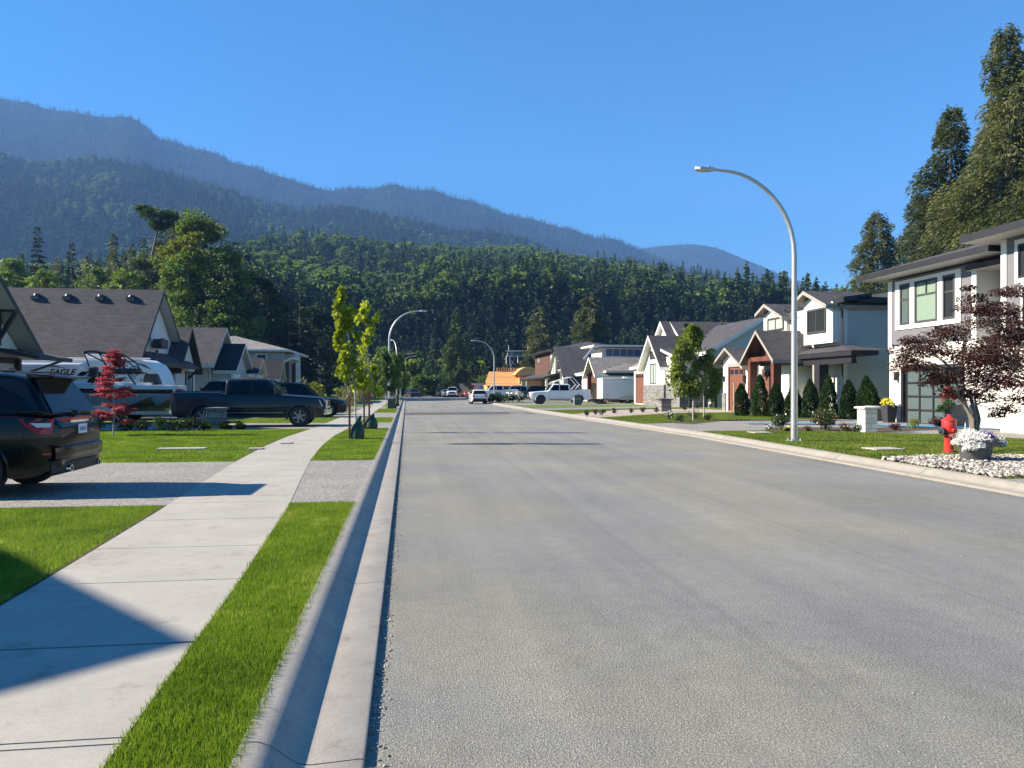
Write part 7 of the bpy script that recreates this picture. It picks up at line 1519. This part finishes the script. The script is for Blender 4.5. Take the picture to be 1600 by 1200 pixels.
lum = [(-.22, -.16, .46, .25, .19, 0), (-.34, -.02, .40, .17, .17, 0), (-.05, -.24, .48, .18, .15, 0), (-.30, -.22, .30, .14, .14, 0), (-.14, -.02, .55, .2, .14, 0), (-.16, -.30, .34, .12, .1, 0), (.40, -.08, .40, .2, .17, (0, 2, .3)), (.52, .0, .34, .13, .12, (0, 2, .35)), (.30, .12, .45, .2, .14, (0, 2, .3)), (.13, -.12, .50, .17, .15, 1), (.2, -.02, .46, .15, .14, 1), (-.45, .08, .52, .05, .04, 3)]
flowers('', '', '', None, lum, 5, ['fl_white', 'fl_purple', 'bush', 'fl_pink'], 1000, .023, sub=t)
def shrub(label, px, py, w, h, mat, seed, z=RZ, fl=None, frac=.12, size=.07, n=900, name='shrub', d=None, cat='shrub', asp=.6):
    b = G(px, py, z) if d is None else camw(px, d, z); rs = np.random.default_rng(seed); t = thing(name, label, cat, tuple(b)); m = MB(); C, D = [], []
    for i in range(9): a = rs.uniform(0, 6.28); r = rs.uniform(.2, .8)*w/2; m.tube([(0, 0, -.03), (r*.4*math.cos(a), r*.4*math.sin(a), h*.45), (r*math.cos(a), r*math.sin(a), h*rs.uniform(.6, .95))], [.012, .008, .003], 5)
    for i in range(11):
        a = rs.uniform(0, 6.28); r = w/2*rs.uniform(0, .72); c = np.array([r*math.cos(a), r*math.sin(a), h*rs.uniform(.25, .85)]); s = rs.uniform(.22, .4)*min(w, h*1.4); k = n//11; q = nrm(rs.normal(size=(k, 3)))*rs.uniform(.1, 1, (k, 1))**.45*s; q[:, 2] *= .8; C.append(q+c); D.append(q+rs.normal(0, .5, (k, 3))*s)
    C = np.concatenate(C); C[:, 2] = np.maximum(C[:, 2], .015); m.build('stem', M['bark'], t); V, F = cards(C, np.concatenate(D), size, asp, rs, .4)
    out = (np.linalg.norm(C*np.array([2/w, 2/w, 1/h]), axis=1) > .75); mi = ((rs.uniform(0, 1, len(C)) < frac) & out).astype(int) if fl else None
    npmesh('foliage', V, F, [M[mat]]+([M[fl]] if fl else []), t, mi=mi); return t
M['leaf_rose'] = foliage('rose_leaves', (.022, .048, .016), (.075, .105, .04), 5, .3, hi=(.14, .07, .05)); M['leaf_wine'] = foliage('wine_leaves', (.035, .012, .018), (.085, .03, .04), 5, .25); M['leaf_fresh'] = foliage('fresh_leaves', (.10, .16, .03), (.24, .30, .06), 4, .4)
shrub('rose bush left of the nearest lamp post', 1221, 673, .62, .52, 'leaf_rose', 1, fl='fl_white', frac=.04, name='rose_bush', cat='rose bush')
shrub('largest rose bush with pinkish blooms, right of the nearest lamp post', 1291, 673, 1.05, .74, 'leaf_rose', 2, fl='fl_pink', frac=.05, n=1700, name='rose_bush', cat='rose bush')
shrub('small white-flowered clump at the left end of the rose bed', 1203, 672, .26, .2, 'bush', 3, fl='fl_white', frac=.5, size=.05, n=300)
shrub('small yellow-flowered clump just left of the nearest lamp post', 1230, 675, .34, .2, 'bush', 4, fl='fl_yellow', frac=.5, size=.05, n=300)
shrub('small yellow clump just right of the nearest lamp post', 1262, 675, .26, .2, 'leaf_wine', 5, fl='fl_yellow', frac=.3, size=.05, n=300)
shrub('low bush with pink and red flowers right of the largest rose bush', 1320, 675, .55, .3, 'leaf_rose', 6, fl='fl_pink', frac=.3, n=500, size=.055)
shrub('low white-flowered bush beside the white stone pillar', 1341, 675, .42, .3, 'bush', 7, fl='fl_white', frac=.4, n=500, size=.055)
shrub('small dark red shrub right of the white stone pillar', 1400, 673, .42, .26, 'leaf_wine', 8, n=350, size=.06)
shrub('pale yellow-green shrub between the dark shrub and the hydrant', 1427, 670, .48, .42, 'leaf_fresh', 9, n=420, size=.05)
shrub('low purple-leaved mound left of the hydrant', 1464, 668, .75, .36, 'leaf_wine', 10, n=700, size=.07)
pts = [tuple(G(a, b, RZ)[:2]) for a, b in ((1196, 673), (1345, 676), (1480, 672), (1480, 667), (1345, 668), (1196, 668))]; sheet('flower_bed', pts, RZ+.010, M['soil'])
pts = [tuple(G(a, b, RZ)[:2]) for a, b in ((1028, 660), (1085, 663), (1128, 658), (1118, 653), (1060, 653))]; sheet('flower_bed', pts, RZ+.010, M['soil'])
# low dark shrubs in front of the boat
for i, px in enumerate((150, 195, 222, 248, 272, 296, 318, 352, 374)):
    shrub('low dark green shrub before the boat, number %d from the left in its row' % (i+1) if i < 7 else ('low dark shrub just right of the blue-grey stone pillar' if i == 7 else 'low dark shrub farthest right of the blue-grey stone pillar'), px, 674 if i < 7 else 672, .62 if i < 7 else .5, (.45, .5, .4, .52, .42, .46, .3, .3, .25)[i], 'leaf_dark' if i % 3 else 'bush', 20+i, LZ, n=520, size=.07)['group'] = 'low shrubs before the boat'
# ---------- columnar cedars
def column(loc, H, w, seed, label, mat='hedge', n=4200):
    rs = np.random.default_rng(seed); t = thing('columnar_cedar', label, 'cedar shrub', loc, 0, 'columnar cedars before the white two-storey house'); m = MB(); m.tube([(0, 0, -.05), (0, 0, H*.8)], [.04, .015], 6); m.build('trunk', M['bark'], t)
    f = rs.uniform(0, 1, n)**.85; r = w/2*np.minimum(1, (1.02-f)*1.9)**.72*np.minimum(1, f*7+.72)*rs.uniform(.72, 1.06, n)*(1+.07*np.sin(f*19+seed)); a = rs.uniform(0, 6.28, n); r *= 1+.08*np.sin(a*3+seed+f*6)
    C = np.column_stack([r*np.cos(a), r*np.sin(a), .03+f*(H-.06)]); D = np.column_stack([np.cos(a)*.45+rs.normal(0, .3, n), np.sin(a)*.45+rs.normal(0, .3, n), np.ones(n)*1.1]); V, F = cards(C, D, .11, .45, rs); npmesh('foliage', V, F, M[mat], t); return t
ord_ = ['leftmost', 'second', 'third', 'fourth', 'fifth', 'sixth', 'seventh', 'eighth', 'rightmost']
HC = [(1158, 599), (1187, 585), (1212, 598), (1240, 600), (1266, 592), (1294, 587), (1326, 593), (1353, 587), (1380, 596)]
for i, (px, top) in enumerate(HC):
    f = i/8; A_, B_ = (17.4, 39.2), (21.2, 32.9); tt = (px-CXP)/FPX; best = min(np.linspace(0, 1, 400), key=lambda q: abs(((CS*lerp(A_[0], B_[0], q)-SN*lerp(A_[1], B_[1], q))/(SN*lerp(A_[0], B_[0], q)+CS*lerp(A_[1], B_[1], q)))-tt))
    X_, Y_ = lerp(A_[0], B_[0], best), lerp(A_[1], B_[1], best); H = zz(X_, Y_, top)-RZ; column((X_, Y_, RZ), H, .78 if i else .8, i*3+1, '%s of the nine dark columnar cedars in the row before the white two-storey house' % ord_[i])
for px, py, top, lb in ((1147, 653, 598, 'thin raw wood stake left of the leftmost columnar cedar'), (1283, 650, 592, 'thin pale stake between the fifth and sixth columnar cedars'), (1100, 653, 618, 'short pale stake right of the young tree trunk')):
    b = G(px, py, RZ); hh = zz(b.x, b.y, top)-RZ; q = MB(); q.box(b.x-.022, b.x+.022, b.y-.022, b.y+.022, RZ-.05, RZ+hh); q.box(b.x-.026, b.x+.026, b.y-.026, b.y+.026, RZ+hh*.7, RZ+hh*.72); tag(q.build('stake', M['stake_raw']), lb, 'tree stake')
# ---------- young tree on the right lawn
b = G(1083, 657, RZ); rs3 = np.random.default_rng(91); k_ = FPX/((EYE-RZ)*FPX/(657-HY)); H = zz(b.x, b.y, 508)-RZ
sapling('young broad-crowned green tree on the right lawn before the steep-gabled white house', tuple(b), [(0, 0, -.05), (.02, 0, H*.4), (0, 0, H*.98)], H, autoclumps(60, H*.27, H*.97, lambda f: 1.32*(1-f)**.5*min(1, .7+f)+.05, rs3, (.24, .40)), 92, mat='leaf_young', n=8000, leaf=.12, r0=.05) if 'leaf_young' in M else None
for i, (px, py, w, h, fl) in enumerate([(1085, 655, .7, .5, None), (1046, 656, .5, .35, 'fl_white'), (1062, 659, .6, .3, None), (1105, 657, .5, .25, None)]):
    shrub(['leafy shrub at the foot of the young tree on the right lawn', 'white-flowered clump left of the young tree on the right lawn', 'low grey-green clump in the bed left of the young tree trunk', 'low clump in the bed right of the young tree trunk'][i], px, py, w, h, 'bush', 120+i, fl=fl, frac=.4, n=420, size=.06)
for i, (px, py) in enumerate([(917, 651), (930, 649), (941, 649), (960, 646), (986, 646), (1005, 645), (1026, 645), (1069, 641), (1090, 639), (1110, 637)]):
    b = G(px, py, RZ); q = shrub('small dark ball shrub edging the pale driveway, number %d of ten from the left' % (i+1), px, py, .34, .34, 'leaf_wine' if i % 2 else 'bush', 140+i, n=220, size=.06, name='ball_shrub'); q['group'] = 'ball shrubs edging the pale driveway'
# ---------- stone mailbox pillars
def pillar(label, loc, w, h, mat, capm, capt=.06, ov=.08, d=None, rz=0, peak=.03):
    t = thing('stone_pillar', label, 'pillar', loc, rz); d = d or w; MB().box(-w/2, w/2, -d/2, d/2, -.02, h).build('shaft', M[mat], t, bevel=.01); m = MB(); a, c = w/2+ov, d/2+ov
    m.box(-a, a, -c, c, h, h+capt); m.add([(-a, -c, h+capt), (a, -c, h+capt), (a, c, h+capt), (-a, c, h+capt), (0, 0, h+capt+peak)], [(0, 1, 4), (1, 2, 4), (2, 3, 4), (3, 0, 4)]); m.build('cap', M[capm], t); return t
M['stone_bl'] = stone('blue_grey_stone', ((.13, .15, .17), (.24, .26, .28)), (.06, .06, .065), .3, .22, lap=.015)
M['num'] = flat('faint_grey_numerals', (.42, .41, .39), .6)
p = G(1362, 676, RZ); t = pillar('white stone pillar with vertical house number, near the rose bed', (p.x, p.y+.25, RZ), .44, .80, 'stone_wh', 'white', .05, .07, .46)
for i, ch in enumerate('1887'): text(t, ch, .12, (-.226, .0, .66-i*.155), (R(90), 0, R(-90)), 'num', 'house_number', extr=.004, cx='CENTER', bold=.004)
p = G(336, 672, LZ); pillar('blue-grey stone pillar with a flat cap on the left lawn', (p.x, p.y+.25, LZ), .58, .74, 'stone_bl', 'pot', .05, .07)
p = G(1041, 643, RZ); pillar('stone pillar with dark cap beside the pale driveway, left of the young tree', (p.x, p.y+.3, RZ), .66, .74, 'stone_gr', 'dkgrey', .06, .09)
p = G(903, 633, RZ); pillar('dark stone pillar in front of the rear wheel of the ladder-rack pickup', (p.x, p.y+.3, RZ), .62, .80, 'stone_bl', 'dkgrey', .06, .08)
# ---------- pots at the garage, bin, blue sheet
def squarepot(label, loc, w, h, seed, kinds, mats):
    t = thing('planter', label, 'planter', loc); m = MB(); a, b_ = w*.36, w*.5; m.add([(-a, -a, 0), (a, -a, 0), (a, a, 0), (-a, a, 0), (-b_, -b_, h), (b_, -b_, h), (b_, b_, h), (-b_, b_, h)], [(0, 3, 2, 1), (4, 5, 6, 7), (0, 1, 5, 4), (1, 2, 6, 5), (2, 3, 7, 6), (3, 0, 4, 7)]); m.build('pot', M['pot_dk'], t, bevel=.015)
    flowers('', '', '', None, kinds, seed, mats, 420, .05, sub=t); return t
DRZ = RZ+.006
squarepot('charcoal square planter of bright yellow flowers at the left of the glass garage door', (20.55, 30.55, DRZ), .5, .74, 6, [(0, 0, .78, .30, .30, 0), (-.1, .05, .88, .22, .2, 0)], ['fl_yellow', 'bush'])
squarepot('charcoal square planter with red-orange foliage and white flowers behind the hydrant', (20.4, 26.35, DRZ), .62, .85, 7, [(-.25, 0, 1.12, .3, .42, 2), (-.42, -.2, .85, .24, .3, 1), (.15, -.1, .95, .22, .16, 0), (-.35, -.1, 1.35, .16, .25, 2), (-.55, 0, .65, .2, .25, 1)], ['fl_white', 'bush', 'fl_red'])
t = thing('waste_bin', 'grey waste bin in the corner between the columnar cedars and the stone pier', 'waste bin', (20.9, 32.15, RZ)); MB().box(-.25, .25, -.25, .25, 0, .62).build('body', M['pot'], t, bevel=.03); MB().box(-.28, .28, -.28, .28, .62, .68).build('lid', M['soffit'], t, bevel=.02)
M['blue'] = pm('blue_sheet', (.05, .25, .48), .45, .25, 2.5, bmp=.6, bscale=4, bdist=.03)
m = MB(); rs = np.random.default_rng(2); xs, ys_ = np.linspace(13.8, 21.0, 22), np.linspace(0, 1, 6)
Vg = [(x, lerp(26.6, 28.2, v) if False else lerp(interp(x, [(13.8, 29.6), (17, 28.6), (21, 24.2)]), interp(x, [(13.8, 30.1), (17, 29.6), (21, 26.4)]), v), DRZ+.02+abs(rs.normal(0, .014))) for x in xs for v in ys_]
m.add(Vg, [(i*6+j, (i+1)*6+j, (i+1)*6+j+1, i*6+j+1) for i in range(21) for j in range(5)]); tag(m.build('blue_sheet', M['blue'], smooth=True), 'long rumpled bright blue sheet lying on the nearest right driveway', 'plastic sheet')
# ---------- far end: barrels, bushes, transmission tower
M['orange'] = flat('orange_plastic', (.62, .09, .03), .5)
for i, (px, d) in enumerate(((718, 140), (731, 112), (727, 143), (735, 138))):
    p = camw(px, d, 0 if i != 1 else 0); t = thing('traffic_barrel', ['orange barrel beside the far white pickup', 'nearest orange barrel on the road, left of the white hatchback', 'orange barrel before the white cube trailer, left one', 'orange barrel before the white cube trailer, right one'][i], 'traffic barrel', (p.x, p.y, 0)); m = MB(); m.lathe([(.32, 0), (.32, .06), (.27, .07), (.26, .4), (.24, .41), (.22, .95), (.16, 1.0)], (0, 0, 0), 12); m.build('body', M['orange'], t, smooth=True); m = MB(); m.lathe([(.268, .25), (.266, .38)], (0, 0, 0), 12, cap=False); m.lathe([(.242, .55), (.235, .68)], (0, 0, 0), 12, cap=False); m.build('band', M['white'], t)
for i, (px, d, w, h, mt, fl, lb) in enumerate([(782, 80, 2.6, 1.0, 'leaf_dark', None, 'dark green clipped bush right of the white hatchback'), (770, 82, 1.6, .8, 'bush', None, 'low green bush at the foot of the far right street lamp'), (801, 80, 1.5, 1.0, 'bush', 'fl_white', 'white-flowering bush, left one of the two before the far white pickup'), (812, 82, 1.6, 1.2, 'bush', 'fl_white', 'white-flowering bush, right one of the two before the far white pickup'), (763, 84, 1.2, .7, 'bush', 'fl_white', 'small pale bush just right of the white hatchback tail')]):
    shrub(lb, px, 0, w, h, mt, 160+i, d=d, fl=fl, frac=.6, n=900, size=.16)
shrub('dark upright small plant by the tail of the ladder-rack pickup', 920, 0, .7, 1.6, 'leaf_dark', 170, d=75, n=400, size=.14); shrub('low bush row before the enclosed trailer', 938, 0, 2.4, .45, 'leaf_dark', 171, d=72, n=500, size=.12)
t = thing('transmission_tower', 'pale steel lattice transmission tower rising behind the orange unfinished house', 'transmission tower', place(809, 200, GZ)); m = MB(); k_ = 200/FPX; top = topH(549, 200)
ax_ = Vector((CS, -SN, 0)); P_ = lambda a, z, y=0: tuple(ax_*a+Vector((SN*y, CS*y, z)))
w0, w1 = 14*k_, 5*k_
for y in (-1.2, 1.2):
    m.tube([P_(-6*k_, -0, y), P_(-13*k_, top-1.2, y)], .13, 5); m.tube([P_(12*k_, 0, y), P_(18*k_, top-1.2, y)], .13, 5); m.tube([P_(-19*k_, top, y), P_(19*k_, top+.1, y)], .12, 5); m.tube([P_(-17*k_, top-1.3, y), P_(18*k_, top-1.2, y)], .12, 5)
    for i in range(9): a = lerp(-17, 17, i/8)*k_; b2 = lerp(-17, 17, (i+1)/8)*k_; m.tube([P_(a, top-1.3, y), P_((a+b2)/2, top, y), P_(b2, top-1.3, y)], .06, 4)
    for i in range(6):
        z_, z2_ = top*i/6, top*(i+1)/6; f1, f2 = i/6, (i+1)/6; l = lambda f: lerp(-6, -13, f)*k_; m.tube([P_(l(f1), z_, y), P_(l(f2)+1.1, z2_, -y)], .06, 4); m.tube([P_(l(f1)+1.1, z_, y), P_(l(f2), z2_, y)], .06, 4); r_ = lambda f: lerp(12, 18, f)*k_; m.tube([P_(r_(f1), z_, y), P_(r_(f2)-1.1, z2_, y)], .06, 4); m.tube([P_(r_(f1)-1.1, z_, y), P_(r_(f2), z2_, y)], .06, 4)
m.tube([P_(-14*k_, top, 0), P_(-14.5*k_, top+1.6, 0)], .09, 4); m.tube([P_(15*k_, top, 0), P_(17*k_, top+1.8, 0)], .09, 4); m.build('lattice', M['metal'], t)
for a in (-18, 0, 17): m = MB(); m.tube([P_(a*k_, top-1.3), P_(a*k_, top-3.2)], .12, 5); m.build('insulator', M['white'], t)
# ================================================================ haze
hz = MB(); hz.box(-2900, 3600, -80, 4700, -1.2, 1340)
m = bpy.data.materials.new('haze'); m.use_nodes = True; nt = m.node_tree; nt.nodes.clear()
pv = nd(nt, 'ShaderNodeVolumePrincipled'); pv.inputs['Color'].default_value = (.22, .46, 1, 1); pv.inputs['Density'].default_value = HAZE; pv.inputs['Anisotropy'].default_value = .0
o_ = nd(nt, 'ShaderNodeOutputMaterial'); nt.links.new(pv.outputs[0], o_.inputs['Volume'])
tag(hz.build('haze', m), 'thin blue summer haze filling the valley', 'haze', kind='stuff')
